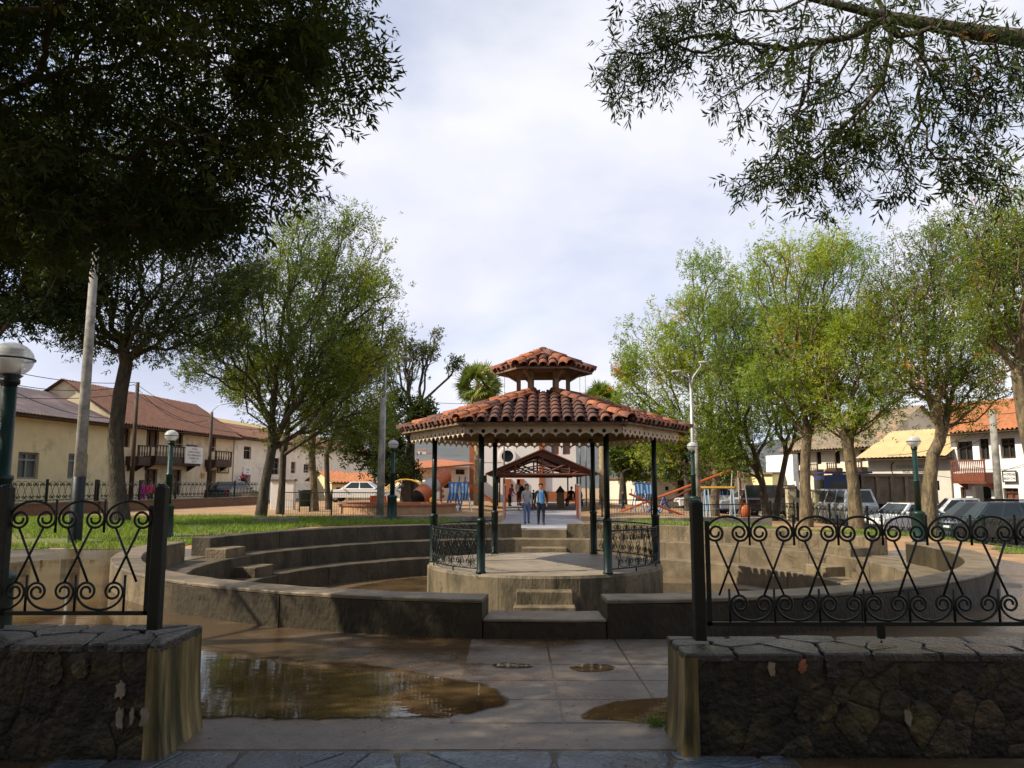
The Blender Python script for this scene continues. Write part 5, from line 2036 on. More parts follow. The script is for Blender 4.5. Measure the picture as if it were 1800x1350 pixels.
class House:
    """a facade standing on the line p0 -> p1 (picture left to right), facing the square; x along it, -y outward"""

    def __init__(s, name, label, cat, p0, p1, z0, z1, wallm, depth=7.0, group=None):
        s.p0, s.p1 = Vector(p0), Vector(p1)
        d_ = s.p1 - s.p0
        s.L, s.rz = d_.length, math.atan2(d_.y, d_.x)
        s.z0, s.z1, s.depth, s.wallm = z0, z1, depth, wallm
        s.t = thing(name, label, cat, (p0[0], p0[1], z0), s.rz, group)
        s.open = []

    def uv(s, px, py):
        a, b_, c = ray(px, py)
        dx_, dy_ = math.cos(s.rz), math.sin(s.rz)
        nx, ny = -dy_, dx_
        t_ = (s.p0.x * nx + s.p0.y * ny) / (a * nx + b_ * ny)
        x, y, z = a * t_, b_ * t_, EYE + c * t_
        return (x - s.p0.x) * dx_ + (y - s.p0.y) * dy_, z - s.z0

    def rect(s, x0, y0, x1, y1):
        u0, va = s.uv(x0, y0)
        u1, vb = s.uv(x1, y1)
        m0, m1 = s.uv((x0 + x1) / 2, y0)[1], s.uv((x0 + x1) / 2, y1)[1]
        return min(u0, u1), max(u0, u1), min(m0, m1), max(m0, m1)

    def hole(s, px, kind='window', mat=None, frame=None):
        r = list(s.rect(*px)) if len(px) == 4 and px[0] > 60 or kind == 'px' else list(px)
        r[2] = max(r[2], 0.0)
        s.open.append((r, kind, mat, frame))

    def walls(s, sides=True):
        H = s.z1 - s.z0
        us = sorted({0, s.L, *[min(max(q, 0), s.L) for o in s.open for q in o[0][:2]]})
        vz = sorted({-0.6, H, *[min(max(q, 0), H) for o in s.open for q in o[0][2:]]})
        mb = MB()
        th = 0.28
        for a, b_ in zip(us, us[1:]):
            for c, e in zip(vz, vz[1:]):
                mu, mv = (a + b_) / 2, (c + e) / 2
                if any(o[0][0] < mu < o[0][1] and o[0][2] < mv < o[0][3] for o in s.open):
                    continue
                mb.add([(a, 0, c), (b_, 0, c), (b_, 0, e), (a, 0, e)], [(0, 1, 2, 3)])
        for (u0, u1, v0, v1), *_ in s.open:
            mb.add([(u0, 0, v0), (u1, 0, v0), (u1, 0, v1), (u0, 0, v1), (u0, th, v0), (u1, th, v0), (u1, th, v1), (u0, th, v1)],
                   [(0, 4, 5, 1), (3, 2, 6, 7), (0, 3, 7, 4), (1, 5, 6, 2)])
        if sides:
            D = s.depth
            mb.add([(0, 0, -0.6), (0, D, -0.6), (0, D, H), (0, 0, H), (s.L, 0, -0.6), (s.L, D, -0.6), (s.L, D, H), (s.L, 0, H)], [(1, 0, 3, 2), (4, 5, 6, 7), (5, 1, 2, 6)])
        mb.build('wall', s.wallm, s.t)
        for (u0, u1, v0, v1), kind, mat, frame in s.open:
            fm = frame or wood_dark
            if kind == 'dark':
                mb = MB()
                mb.box(u0 - 0.02, u1 + 0.02, 0.9, 0.95, v0 - 0.02, v1 + 0.02)
                mb.build('doorway', mat or glass_dark, s.t)
                continue
            mb = MB()
            y = 0.13
            fw = min(0.09, (u1 - u0) * 0.12)
            mb.box(u0, u0 + fw, y, y + 0.07, v0, v1)
            mb.box(u1 - fw, u1, y, y + 0.07, v0, v1)
            mb.box(u0 + fw, u1 - fw, y, y + 0.07, v1 - fw, v1)
            mb.box(u0 + fw, u1 - fw, y, y + 0.07, v0, v0 + fw)
            mb.box((u0 + u1) / 2 - fw / 2, (u0 + u1) / 2 + fw / 2, y + 0.004, y + 0.066, v0 + fw, v1 - fw)
            zt = v0 + (v1 - v0) * 0.72
            mb.box(u0 + fw, u1 - fw, y + 0.002, y + 0.068, zt - fw / 2, zt + fw / 2)
            w = mb.build('door' if kind == 'door' else 'window', fm, s.t)
            mb = MB()
            mb.box(u0 + 0.01, u1 - 0.01, y + 0.075, y + 0.10, v0 + 0.01, v1 - 0.01)
            mb.build('panel' if kind == 'door' else 'pane', mat or (wood_dark if kind == 'door' else glass_dark), w)
        return s

    def tile_roof(s, rise, run, over, mat, u0=None, u1=None, pitch_w=0.27, back=True, eave_mat=None, flat=False, z=None):
        """barrel-tile or corrugated roof rising away from the facade"""
        u0 = -0.3 if u0 is None else u0
        u1 = s.L + 0.3 if u1 is None else u1
        H = (s.z1 - s.z0) if z is None else z
        n = max(2, int((u1 - u0) / pitch_w)) * 4
        rows = 9
        mb = MB()
        vs, fs = [], []
        rg_ = random.Random(int(s.L * 100))
        amp = 0.055 if not flat else 0.022
        for j in range(rows):
            f_ = j / (rows - 1)
            y = -over + (run + over) * f_
            zz = H + 0.06 + rise * (y / run)
            sag = rg_.uniform(-.02, .02)
            for i in range(n + 1):
                w = i / 4 * 2 * math.pi
                vs.append((u0 + (u1 - u0) * i / n, y, zz + amp * math.cos(w) + sag + (0 if flat else rg_.uniform(-.012, .012))))
        for j in range(rows - 1):
            for i in range(n):
                a = j * (n + 1) + i
                fs.append((a, a + 1, a + n + 2, a + n + 1))
        b0 = len(vs)
        if back:
            vs += [(u0, run, H + 0.05 + rise), (u1, run, H + 0.05 + rise), (u1, 2 * run, H), (u0, 2 * run, H)]
            fs.append((b0, b0 + 1, b0 + 2, b0 + 3))
        mb.add(vs, fs)
        r = mb.build('roof', mat, s.t, True)
        mb = MB()
        ez = rise * (-over / run)
        mb.box(u0 + 0.02, u1 - 0.02, -over + 0.06, 0.0, H + ez - 0.10, H + ez - 0.04)
        mb.build('eave_board', eave_mat or wood_dark, r)
        # gable ends
        for u in (u0 + 0.32, u1 - 0.32):
            mb = MB()
            mb.add([(u, 0, H - 0.02), (u, run, H + rise - 0.02), (u, 2 * run if back else run, H - 0.02)], [(0, 1, 2)])
            mb.build('gable', s.wallm, s.t)
        return r

    def balcony(s, px, mat, out=0.75, bal=9):
        u0, u1, v0, v1 = s.rect(*px)
        f = MB()
        f.box(u0, u1, -out, 0.0, v0, v0 + 0.10)
        f.box(u0, u1, -out - 0.02, -out + 0.04, v0 + 0.10, v0 + (v1 - v0) * 0.44)
        for x in (u0, u1 - 0.05):
            f.box(x, x + 0.05, -out + 0.05, 0.0, v0 + 0.10, v0 + (v1 - v0) * 0.44)
        f.box(u0 - 0.02, u1 + 0.02, -out - 0.04, -out + 0.05, v1 - 0.07, v1)
        b_ = f.build('balcony', mat, s.t)
        zz0, zz1 = v0 + (v1 - v0) * 0.44, v1 - 0.07
        for i in range(bal):
            x = u0 + (u1 - u0) * (i + 0.5) / bal
            mb = MB()
            mb.lathe([(0.022, zz0), (0.042, zz0 + (zz1 - zz0) * 0.3), (0.02, zz0 + (zz1 - zz0) * 0.55), (0.034, zz1)], 6, (x, -out, 0))
            mb.build('baluster', mat, b_, True)
        for x in (u0, u1 - 0.07):
            mb = MB()
            mb.box(x, x + 0.07, -out - 0.02, -out + 0.05, v0 + 0.1, v1 - 0.07)
            mb.build('newel', mat, b_)
        for x in (u0 + 0.2, u1 - 0.3):
            mb = MB()
            mb.add([(x, -out * 0.8, v0), (x, 0, v0), (x, 0, v0 - 0.35), (x + 0.1, -out * 0.8, v0), (x + 0.1, 0, v0), (x + 0.1, 0, v0 - 0.35)], [(0, 1, 2), (5, 4, 3), (0, 2, 5, 3), (0, 3, 4, 1), (1, 4, 5, 2)])
            mb.build('bracket', mat, b_)

    def sign(s, px, mat, lines, ink, out=0.06, frame=None, part=None, size=None, align='CENTER'):
        u0, u1, v0, v1 = s.rect(*px)
        mb = MB()
        mb.box(u0, u1, -out, -out + 0.04, v0, v1)
        sg = mb.build('sign_board', mat, s.t)
        if frame:
            mb = MB()
            e = 0.06
            mb.box(u0 - e, u1 + e, -out - 0.02, -out + 0.03, v1, v1 + e)
            mb.box(u0 - e, u1 + e, -out - 0.02, -out + 0.03, v0 - e, v0)
            mb.box(u0 - e, u0, -out - 0.02, -out + 0.03, v0, v1)
            mb.box(u1, u1 + e, -out - 0.02, -out + 0.03, v0, v1)
            mb.build('sign_frame', frame, sg)
        n = len(lines)
        for i, tx in enumerate(lines):
            if tx:
                h_ = (v1 - v0) / (n + 0.35)
                text_mesh(tx, ink, sg, ((u0 + u1) / 2, -out - 0.012, v1 - h_ * (i + 0.93)), h_ * 0.80 if not size else size, u1 - u0 - 0.05)
        return sg, (u0, u1, v0, v1)


def text_mesh(tx, mat, parent, loc, size, maxw=None):
    cu = bpy.data.curves.new('lettering', 'FONT')
    cu.body = tx
    cu.align_x = 'CENTER'
    cu.size = size
    cu.resolution_u = 2
    o = bpy.data.objects.new('lettering_tmp', cu)
    COL.objects.link(o)
    dg = bpy.context.evaluated_depsgraph_get()
    dg.update()
    me = bpy.data.meshes.new_from_object(o.evaluated_get(dg))
    bpy.data.objects.remove(o, do_unlink=True)
    me.materials.clear()
    me.materials.append(mat)
    q = link_mesh('lettering', me, None, parent, loc=loc)
    q.rotation_euler = (math.pi / 2, 0, 0)
    if maxw and len(me.vertices):
        xs = [v.co.x for v in me.vertices]
        w = max(xs) - min(xs)
        if w > maxw:
            q.scale = (maxw / w, 1, 1)
    return q


cream = M('cream_plaster', (0.72, 0.62, 0.36), (0.63, 0.54, 0.31), 1.5, 0.88, 0.1, 15, stain=(0.38, 0.32, 0.20), sscale=0.8, samt=0.22)
buff = M('buff_plaster', (0.72, 0.60, 0.40), (0.62, 0.51, 0.34), 1.5, 0.88, 0.1, 15, stain=(0.34, 0.27, 0.18), sscale=0.8, samt=0.3)
off_white = M('offwhite_plaster', (0.76, 0.69, 0.57), (0.67, 0.61, 0.50), 1.5, 0.88, 0.1, 15, stain=(0.40, 0.36, 0.29), sscale=0.8, samt=0.25)
roof_purple = M('purple_corrugated', (0.115, 0.085, 0.085), (0.085, 0.064, 0.066), 1.2, 0.6, stain=(0.20, 0.14, 0.13), sscale=0.7)
roof_red = M('red_tile_roof', (0.24, 0.112, 0.072), (0.155, 0.078, 0.054), 3.5, 0.85, 0.4, 16, stain=(0.12, 0.085, 0.06), sscale=1.6, samt=0.4)
roof_orange = M('orange_tile_roof', (0.42, 0.165, 0.068), (0.30, 0.115, 0.05), 3.5, 0.85, 0.4, 16, stain=(0.22, 0.12, 0.06), sscale=2, samt=0.25)
roof_yellow = M('pale_yellow_sheet_roof', (0.52, 0.39, 0.18), (0.43, 0.32, 0.15), 1.5, 0.6, stain=(0.40, 0.31, 0.17), sscale=0.8)
roof_grey = M('old_grey_tile_roof', (0.24, 0.195, 0.14), (0.15, 0.12, 0.085), 3, 0.9, 0.5, 14, stain=(0.40, 0.22, 0.12), sscale=1.2, samt=0.35)
board_white = M('sign_white', (0.72, 0.72, 0.68), (0.64, 0.65, 0.61), 2, 0.6)
board_brown = M('sign_brown', (0.055, 0.030, 0.018), (0.04, 0.022, 0.014), 4, 0.6)
ink_black = M('sign_black', (0.012, 0.012, 0.012), (0.02, 0.02, 0.02), 4, 0.6)
teal_win = M('grey_green_window', (0.10, 0.125, 0.11), (0.07, 0.09, 0.08), 2, 0.3)
shut = M('shutter_wood', (0.16, 0.095, 0.05), (0.10, 0.06, 0.032), 5, 0.65, stretch=(1, 1, 0.2))

fl_x = lambda y: -27.31 + 0.118 * y
E_ = lambda y: (fl_x(y), y)
h1 = House('yellow_house', 'plain yellow house with purple corrugated roof at the left end of the street', 'house', E_(24), E_(43.1), 0.3, 5.12, cream)
for q in ((33, 795, 66, 842), (121, 798, 152, 842), (-90, 790, -50, 842)):
    r = h1.rect(*q)
    h1.open.append((list(r), 'window', teal_win, M('grey_frame', (0.25, 0.26, 0.24), (0.2, 0.2, 0.19), 3, 0.6)))
h1.walls()
h1.tile_roof(1.7, 4.2, 0.55, roof_purple, flat=True, pitch_w=0.22)
h2 = House('balcony_house', 'two storey buff house with wooden balconies and red tile roof', 'house', E_(43.25), E_(57.2), 0.3, 5.42, buff)
for q, kd in (((214, 752, 228, 786), 'window'), ((258.7, 748, 278.7, 786), 'window'), ((302, 754, 321, 787), 'window'), ((368, 765, 379, 794), 'window'),
              ((255, 824, 275, 868), 'door'), ((299, 825, 317, 868), 'door'), ((366, 826, 378, 868), 'dark')):
    h2.open.append((list(h2.rect(*q)), kd, shut if kd != 'dark' else None, None))
h2.walls()
h2.tile_roof(2.1, 3.3, 0.7, roof_red, pitch_w=0.25)
h2.balcony((222, 783, 243, 818), wood_dark, bal=5)
h2.balcony((253, 785, 333, 818), wood_dark, bal=16)
h2.balcony((361, 793, 389, 821), wood_dark, bal=7)
h2.sign((304, 786, 334, 815), board_white, ['SE VENDE', 'LOTES DE TERRENO', 'EN LA URBANIZACION', 'INFORMES AQUI', 'CEL. 976'], ink_black, out=0.86)
h2.sign((328, 782, 343, 807), M('banner_violet', (0.075, 0.055, 0.12), (0.05, 0.04, 0.08), 3, 0.6), ['OPTICA', '', ''], board_white, out=0.10)
sg, r = h2.sign((383, 809, 400, 830), M('sign_tan', (0.50, 0.38, 0.20), (0.42, 0.31, 0.16), 3, 0.6), ['', '', '', 'ARTESANIA'], ink_black, frame=board_brown)
mb = MB()
uc, vc = (r[0] + r[1]) / 2, r[2] + (r[3] - r[2]) * 0.62
mb.add([(uc + dx_ * 0.3, -0.085, vc + dz_ * 0.3) for dx_, dz_ in ((-1, -.9), (-.9, .3), (-.5, .5), (-.3, .9), (0, 1.2), (.3, .85), (.6, .6), (.9, .2), (.8, -.9))], [tuple(range(9))[::-1]])
mb.build('emblem', board_brown, sg)
h2.sign((353, 832, 358.5, 840), M('sign_orange', (0.55, 0.25, 0.06), (0.45, 0.2, 0.05), 3, 0.6), ['H'], ink_black)
h3 = House('white_house', 'long off-white house with small barred windows beyond the balconied house', 'house', E_(57.4), E_(92), 0.3, 5.35, off_white)
for q, kd in (((429, 785, 441, 807), 'window'), ((425, 835, 439, 868), 'dark'), ((478, 805, 490, 834), 'window'), ((512, 812, 519, 832), 'window'), ((534, 816, 543, 831), 'window')):
    h3.open.append((list(h3.rect(*q)), kd, None, None))
h3.walls()
h3.tile_roof(1.2, 3.6, 0.7, roof_red, pitch_w=0.27)
h3.sign((427, 822, 441, 834), board_white, ['SALON', 'SPA'], ink_black)
# scored panel joints on the plaster of the two houses
for h_, us, vz in ((h2, [6.2, 8.9, 11.2], [1.5, 2.75, 3.9]), (h3, [2.5, 5, 8, 11, 14, 18], [1.3, 2.6, 3.9])):
    mb = MB()
    for v in vz:
        mb.box(0 if h_ is h3 else 6.2, h_.L, -0.006, 0.002, v, v + 0.02)
    for u in us:
        mb.box(u, u + 0.02, -0.0062, 0.002, 0.2, h_.z1 - h_.z0 - 0.1)
    mb.build('plaster_joints', buff, h_.t)['kind'] = 'stuff'
h4 = House('sheet_roof_house', 'house with pale yellow sheet roof peeping over the balconied house', 'house', (fl_x(58) - 5.0, 58), (fl_x(80) - 5.0, 80), 0.3, 6.1, off_white)
h4.walls()
h4.tile_roof(1.5, 3.0, 0.5, roof_yellow, flat=True)
# striped tile-roofed bungalows
for lab, x0, x1, d_, zr in (('little house with striped orange roof and cream gable, left of its twin', 583, 614, 62, 828), ('little house with striped orange roof behind shrubs, right of its twin', 618, 656, 65, 831)):
    a, b_ = atd(x0, 860, d_), atd(x1, 860, d_ + 1)
    hh_ = House('bungalow', lab, 'house', (a.x, a.y), (b_.x, b_.y), 0.2, 1.9, cream, depth=4, group='striped roof bungalows')
    hh_.open.append(([0.4, 0.8, 0.5, 1.2], 'window', None, None))
    hh_.walls()
    hh_.tile_roof(atd(x0, zr, d_ + 2.2).z - 1.95, 2.2, 0.4, roof_orange, pitch_w=0.28)

# church with round window
church = House('church', 'tall white church front with a round window and rust red pilasters', 'church', (atd(833, 850, 62).x, 62), (atd(1013, 850, 62).x, 62), 0.15, 6.9, M('church_white', (0.80, 0.76, 0.70), (0.74, 0.69, 0.63), 1, 0.85), depth=9)
rust = M('rust_red_paint', (0.36, 0.125, 0.055), (0.29, 0.10, 0.045), 1.5, 0.8)
for q in ((969, 762, 983, 799), (989, 762, 1003, 799)):
    church.open.append((list(church.rect(*q)), 'window', M('grey_pane', (0.16, 0.17, 0.19), (0.12, 0.13, 0.15), 1, 0.2), rust))
church.walls()
for q in ((947, 700, 958, 890), (826, 700, 836, 890), (884, 842, 899, 890), (908, 842, 921, 890)):
    u0, u1, v0, v1 = church.rect(*q)
    mb = MB()
    mb.box(u0, u1, -0.16, -0.003, 0, v1)
    mb.build('pilaster', rust, church.t)
u0, u1, v0, v1 = church.rect(962, 864, 1013, 892)
mb = MB()
mb.box(u0, u1 + 0.4, -0.08, -0.004, -0.3, v1)
mb.build('plinth', rust, church.t)
uc, vc = church.uv(892, 802)
mb = MB()
for i in range(32):
    a0, a1 = 2 * math.pi * i / 32, 2 * math.pi * (i + 1) / 32
    q = []
    for a_ in (a0, a1):
        for r_ in (0.47, 0.66):
            q.append((uc + r_ * math.cos(a_), -0.14, vc + r_ * math.sin(a_)))
    mb.add(q + [(x, 0.0, z) for x, y, z in q], [(0, 1, 3, 2), (1, 5, 7, 3), (0, 2, 6, 4)])
rw = mb.build('round_window', M('church_trim', (0.82, 0.78, 0.72), (0.76, 0.72, 0.66), 1, 0.8), church.t)
mb = MB()
mb.add([(uc + 0.47 * math.cos(2 * math.pi * i / 32), -0.05, vc + 0.47 * math.sin(2 * math.pi * i / 32)) for i in range(32)], [tuple(range(32))])
mb.build('pane', glass_dark, rw)
mb = MB()
Lc = church.L
mb.add([(-0.6, -0.5, 6.7), (Lc + 0.6, -0.5, 6.7), (Lc + 0.6, 4.5, 8.0), (-0.6, 4.5, 8.0), (-0.6, 9.5, 6.7), (Lc + 0.6, 9.5, 6.7)], [(0, 1, 2, 3), (3, 2, 5, 4)])
mb.build('roof', roof_red, church.t)
for v in (3.2, 4.6):
    mb = MB()
    mb.box(0, 5.0, -0.012, 0.0, v, v + 0.03)
    mb.build('string_course', rust, church.t)
# side building with rust eave
sb = House('parish_house', 'low beige building with thin red roof edge left of the church', 'house', (atd(752, 850, 60).x, 58.5), (atd(823, 850, 60).x, 60.5), 0.2, 2.95, M('beige_plaster', (0.68, 0.58, 0.42), (0.6, 0.51, 0.37), 1.5, 0.85), depth=6)
for q in ((770, 827, 788, 836), (801, 825, 817, 834), (772, 838, 775, 852), (780, 846, 790, 858)):
    sb.open.append((list(sb.rect(*q)), 'window', None, None))
sb.walls()
mb = MB()
mb.add([(-0.9, -0.8, 2.62), (sb.L + 0.3, -0.8, 3.05), (sb.L + 0.3, 5, 3.5), (-0.9, 5, 3.1), (-0.9, -0.8, 2.5), (sb.L + 0.3, -0.8, 2.93), (sb.L + 0.3, 5, 3.38), (-0.9, 5, 2.98)], [(0, 1, 2, 3), (7, 6, 5, 4), (0, 4, 5, 1), (1, 5, 6, 2), (3, 2, 6, 7), (0, 3, 7, 4)])
mb.build('roof', rust, sb.t)
gh2 = House('grey_gable_house', 'grey gabled house behind the playground left of the beige building', 'house', (atd(700, 850, 72).x, 72), (atd(750, 850, 72).x, 72), 0.2, 2.2, off_white, depth=8)
gh2.walls()
mb = MB()
Lg = gh2.L
mb.add([(-0.5, -0.4, 1.9), (-0.5, 6, 1.9), (Lg * 0.3, -0.4, 4.2), (Lg * 0.3, 6, 4.2), (Lg + 0.6, -0.4, 1.7), (Lg + 0.6, 6, 1.7)], [(0, 2, 3, 1), (2, 4, 5, 3), (0, 4, 2)])
mb.build('roof', M('grey_sheet_roof', (0.40, 0.37, 0.33), (0.33, 0.30, 0.27), 1, 0.7), gh2.t)

# long cream wall, shops and yard walls on the right
cw = House('yard_wall', 'long low cream yard wall behind the playground on the right', 'wall', (atd(1060, 850, 60).x, 60), (atd(1186, 850, 56).x, 56), 0.0, 2.02, M('cream_wall', (0.74, 0.68, 0.55), (0.66, 0.6, 0.48), 1.2, 0.85, stain=(0.48, 0.43, 0.33), sscale=0.7, samt=0.2), depth=0.4)
cw.walls()
mb = MB()
mb.box(-0.1, cw.L + 0.1, -0.12, 0.3, 2.02, 2.12)
mb.build('coping', roof_red, cw.t)
mb = MB()
u0, u1, v0, v1 = cw.rect(1170, 855, 1175, 862)
mb.box(u0, u1, -0.05, -0.004, v0, v1)
mb.build('meter_box', iron, cw.t)
ga = House('garage', 'small dark gated garage with orange tile roof between two yard walls', 'house', (atd(1186, 850, 56).x, 56), (atd(1226, 850, 55).x, 55), -0.1, 2.3, M('tan_plaster', (0.55, 0.44, 0.30), (0.47, 0.37, 0.25), 1.5, 0.85), depth=4)
ga.open.append((list(ga.rect(1190, 844, 1207, 884)), 'door', M('dark_gate', (0.05, 0.04, 0.035), (0.03, 0.026, 0.022), 4, 0.5), iron))
ga.walls()
ga.tile_roof(0.9, 1.8, 0.4, roof_orange)
sh = House('corner_shop', 'tan corner shop with orange sign band behind the swings', 'shop', (atd(1232, 850, 58).x, 58), (atd(1290, 850, 55).x, 55), -0.3, 2.5, M('tan_plaster2', (0.60, 0.48, 0.33), (0.52, 0.41, 0.28), 1.5, 0.85), depth=5)
sh.open.append((list(sh.rect(1268, 858, 1283, 886)), 'dark', None, None))
sh.open.append((list(sh.rect(1247, 858, 1253, 880)), 'window', None, None))
sh.walls()
sh.sign((1266, 838, 1288, 849), M('sign_peach', (0.72, 0.36, 0.20), (0.64, 0.31, 0.17), 2, 0.6), ['', ''], ink_black)
sh.sign((1266, 849.5, 1280, 855), M('sign_cream', (0.75, 0.66, 0.5), (0.68, 0.6, 0.45), 2, 0.6), ['Red'], ink_black)
mb = MB()
mb.box(-0.2, sh.L + 0.2, -0.3, 5, 2.5, 2.66)
mb.build('roof', roof_grey, sh.t)
yw = House('yellow_yard_wall', 'pale yellow wall with grey base between the crossing tree trunks', 'wall', (atd(1308, 850, 56).x, 56), (atd(1358, 850, 54).x, 54), -0.5, 2.35, M('pale_yellow_plaster', (0.76, 0.66, 0.36), (0.70, 0.6, 0.32), 1.5, 0.85), depth=3)
yw.walls()
mb = MB()
mb.box(0, yw.L, -0.06, -0.003, -0.2, 1.25)
mb.build('dado', off_white, yw.t)
mb = MB()
mb.box(-0.2, yw.L + 0.2, -0.2, 3, 2.85, 2.99)
mb.build('roof', roof_grey, yw.t)
ww = House('panelled_yard_wall', 'bright white panelled wall with thin braces, left of the old tiled house', 'wall', (atd(1352, 850, 56).x, 56.5), (atd(1400, 850, 53).x, 53.5), -0.6, 3.7, white_wall, depth=0.4)
ww.walls()
for q in ((1358, 840, 1368, 855), (1368, 840, 1358, 855), (1374, 840, 1390, 856)):
    u0, v0 = ww.uv(q[0], q[1])
    u1, v1 = ww.uv(q[2], q[3])
    mb = MB()
    mb.tube([(u0, -0.04, v0), (u1, -0.04, v1)], 0.025, 4)
    mb.build('brace', metal_grey, ww.t)
sg_, r = ww.sign((1394, 846, 1401, 862), board_white, ['SL'], M('sign_red', (0.55, 0.06, 0.03), (0.45, 0.05, 0.03), 3, 0.6))

# old tiled house (right)
ha = House('old_tiled_house', 'old two storey white house with sagging mossy tile roof and small wooden balconies', 'house', (atd(1392, 850, 60).x, 60), (atd(1562, 850, 52).x, 52), -0.7, 4.72, M('old_white_plaster', (0.72, 0.64, 0.50), (0.62, 0.55, 0.43), 1.2, 0.88, 0.1, 15, stain=(0.42, 0.37, 0.28), sscale=0.9, samt=0.3))
for q, kd in (((1401, 795, 1410, 818), 'window'), ((1466, 789, 1477, 815), 'window'), ((1510, 784, 1522, 811), 'window'), ((1434, 790, 1444, 816), 'window'), ((1440, 850, 1452, 880), 'door'), ((1476, 848, 1490, 880), 'dark'), ((1515, 846, 1530, 880), 'door')):
    ha.open.append((list(ha.rect(*q)), kd, None, None))
ha.walls()
ha.tile_roof(2.3, 3.4, 0.9, roof_grey, pitch_w=0.28)
for q in ((1398, 817, 1413, 837), (1462, 813, 1480, 830), (1505, 811, 1525, 829), (1430, 815, 1447, 836)):
    ha.balcony(q, wood_dark, out=0.5, bal=5)
# low house with yellow roof and lettering
hb = House('club_house', 'low grey-white house with yellow sheet roof and black wall lettering', 'house', (atd(1528, 850, 50).x, 50), (atd(1672, 850, 45.5).x, 45.5), -0.72, 3.62, M('grey_white_plaster', (0.58, 0.54, 0.46), (0.5, 0.46, 0.39), 1.5, 0.85), depth=5)
hb.open.append((list(hb.rect(1645, 845, 1652, 862)), 'window', None, None))
hb.walls()
hb.tile_roof(1.5, 3.2, 0.8, roof_yellow, flat=True)
for tx, q in (('COLEGIO DE ABOGADOS', (1575, 817, 1626, 823)), ('FILIAL CAJAMARCA', (1587, 826, 1634, 831.5))):
    u0, u1, v0, v1 = hb.rect(*q)
    text_mesh(tx, ink_black, hb.t, ((u0 + u1) / 2, -0.012, v0), (v1 - v0) * 1.35, u1 - u0)
u0, u1, v0, v1 = hb.rect(1566, 813, 1576, 834)
mb = MB()
mb.tube([((u0 + u1) / 2 + (u1 - u0) * 0.45 * math.cos(a_), -0.02, (v0 + v1) / 2 + (v1 - v0) * 0.5 * math.sin(a_)) for a_ in [rad(70 + 230 * i / 14) for i in range(15)]], 0.03, 5)
mb.build('emblem', ink_black, hb.t)
# white house with the red balcony
hc = House('balcony_inn', 'white two storey inn with carved red balcony and orange tile eaves', 'inn', (atd(1676, 850, 45.5).x, 45.5), (28.6, 37.5), -0.75, 4.95, white_wall, depth=8)
for q, kd, m_ in (((1681, 776, 1711, 810), 'window', None), ((1720, 771, 1740, 808), 'window', None), ((1757, 770, 1786, 806), 'window', None), ((1688, 856, 1699, 884), 'door', wood_red), ((1708, 855, 1744, 888), 'dark', None), ((1763, 858, 1792, 886), 'door', wood_red)):
    hc.open.append((list(hc.rect(*q)), kd, m_, None))
hc.walls()
hc.tile_roof(1.4, 3.0, 0.8, roof_orange, pitch_w=0.26)
hc.balcony((1690, 809, 1752, 850), wood_red, out=0.8, bal=18)
sg_, r = hc.sign((1766, 829, 1789, 846), board_white, ['HOSPEDAJE', 'BELEN STAR'], ink_black, out=0.12, frame=ink_black)
hd = House('upper_house', 'house higher up the slope showing orange roofs through the right-hand trees', 'house', (atd(1640, 850, 62).x, 62), (atd(1850, 850, 55).x, 55), 0, 6.6, off_white, depth=6)
hd.walls()
hd.tile_roof(1.6, 3.0, 0.7, roof_orange)

# unseen house added behind the gate to block sky light
bk = House('added_house', 'long plain unseen house added behind the gate to block the sky', 'house', (18, -17), (-18, -17), 0.0, 5.5, buff, depth=6)
bk.open.append(([6, 7.2, 0.0, 2.2], 'door', None, None))
bk.open.append(([12, 13.2, 1.0, 2.2], 'window', None, None))
bk.walls()
bk.tile_roof(1.6, 3.0, 0.6, roof_red)

# far hillside
hill_mat = M('hillside', (0.055, 0.068, 0.075), (0.088, 0.092, 0.090), 0.02, 0.95, stain=(0.16, 0.125, 0.10), sscale=0.012, samt=0.25)  # distance haze put into the blue-grey base colour
vs, fs = [], []
NX, NYh = 90, 16
rgh = random.Random(8)
for j in range(NYh):
    for i in range(NX):
        x = -900 + 1800 * i / (NX - 1)
        y = 420 + 520 * j / (NYh - 1)
        ridge = 62 + 16 * math.sin(x * 0.006 + 1.0) + 9 * math.sin(x * 0.021) - 0.030 * max(0, x + 40) + 4 * math.sin(x * 0.061)
        vs.append((x, y, ridge * (j / (NYh - 1)) ** 0.8 * 0.95 - 2 + rgh.uniform(-1, 1) * 1.2))
for j in range(NYh - 1):
    for i in range(NX - 1):
        a = j * NX + i
        fs.append((a, a + 1, a + NX + 1, a + NX))
mb = MB()
mb.add(vs, fs)
tag(mb.build('hill', hill_mat, smooth=True), kind='structure')
for i, (px, py) in enumerate(((742, 792), (757, 797), (775, 800), (812, 796), (798, 806))):
    p = atd(px, py, 600 + 12 * i)
    t_ = thing('hillside_house', ['leftmost tiny pale house on the dark hillside', 'second tiny pale house from the left on the dark hillside', 'middle tiny pale house on the dark hillside', 'rightmost tiny pale house on the dark hillside', 'lowest tiny pale house on the dark hillside'][i], 'house', (p.x, p.y, p.z - 2.0), 0.3 * i, 'tiny houses on the hillside')
    mb = MB()
    mb.box(-3, 3, -2, 2, -2, 2.2)
    mb.build('wall', off_white, t_)
    mb = MB()
    mb.add([(-3.3, -2.4, 2.2), (3.3, -2.4, 2.2), (3.3, 0, 3.5), (-3.3, 0, 3.5), (3.3, 2.4, 2.2), (-3.3, 2.4, 2.2)], [(0, 1, 2, 3), (3, 2, 4, 5), (0, 3, 5), (1, 4, 2)])
    mb.build('roof', roof_red, t_)

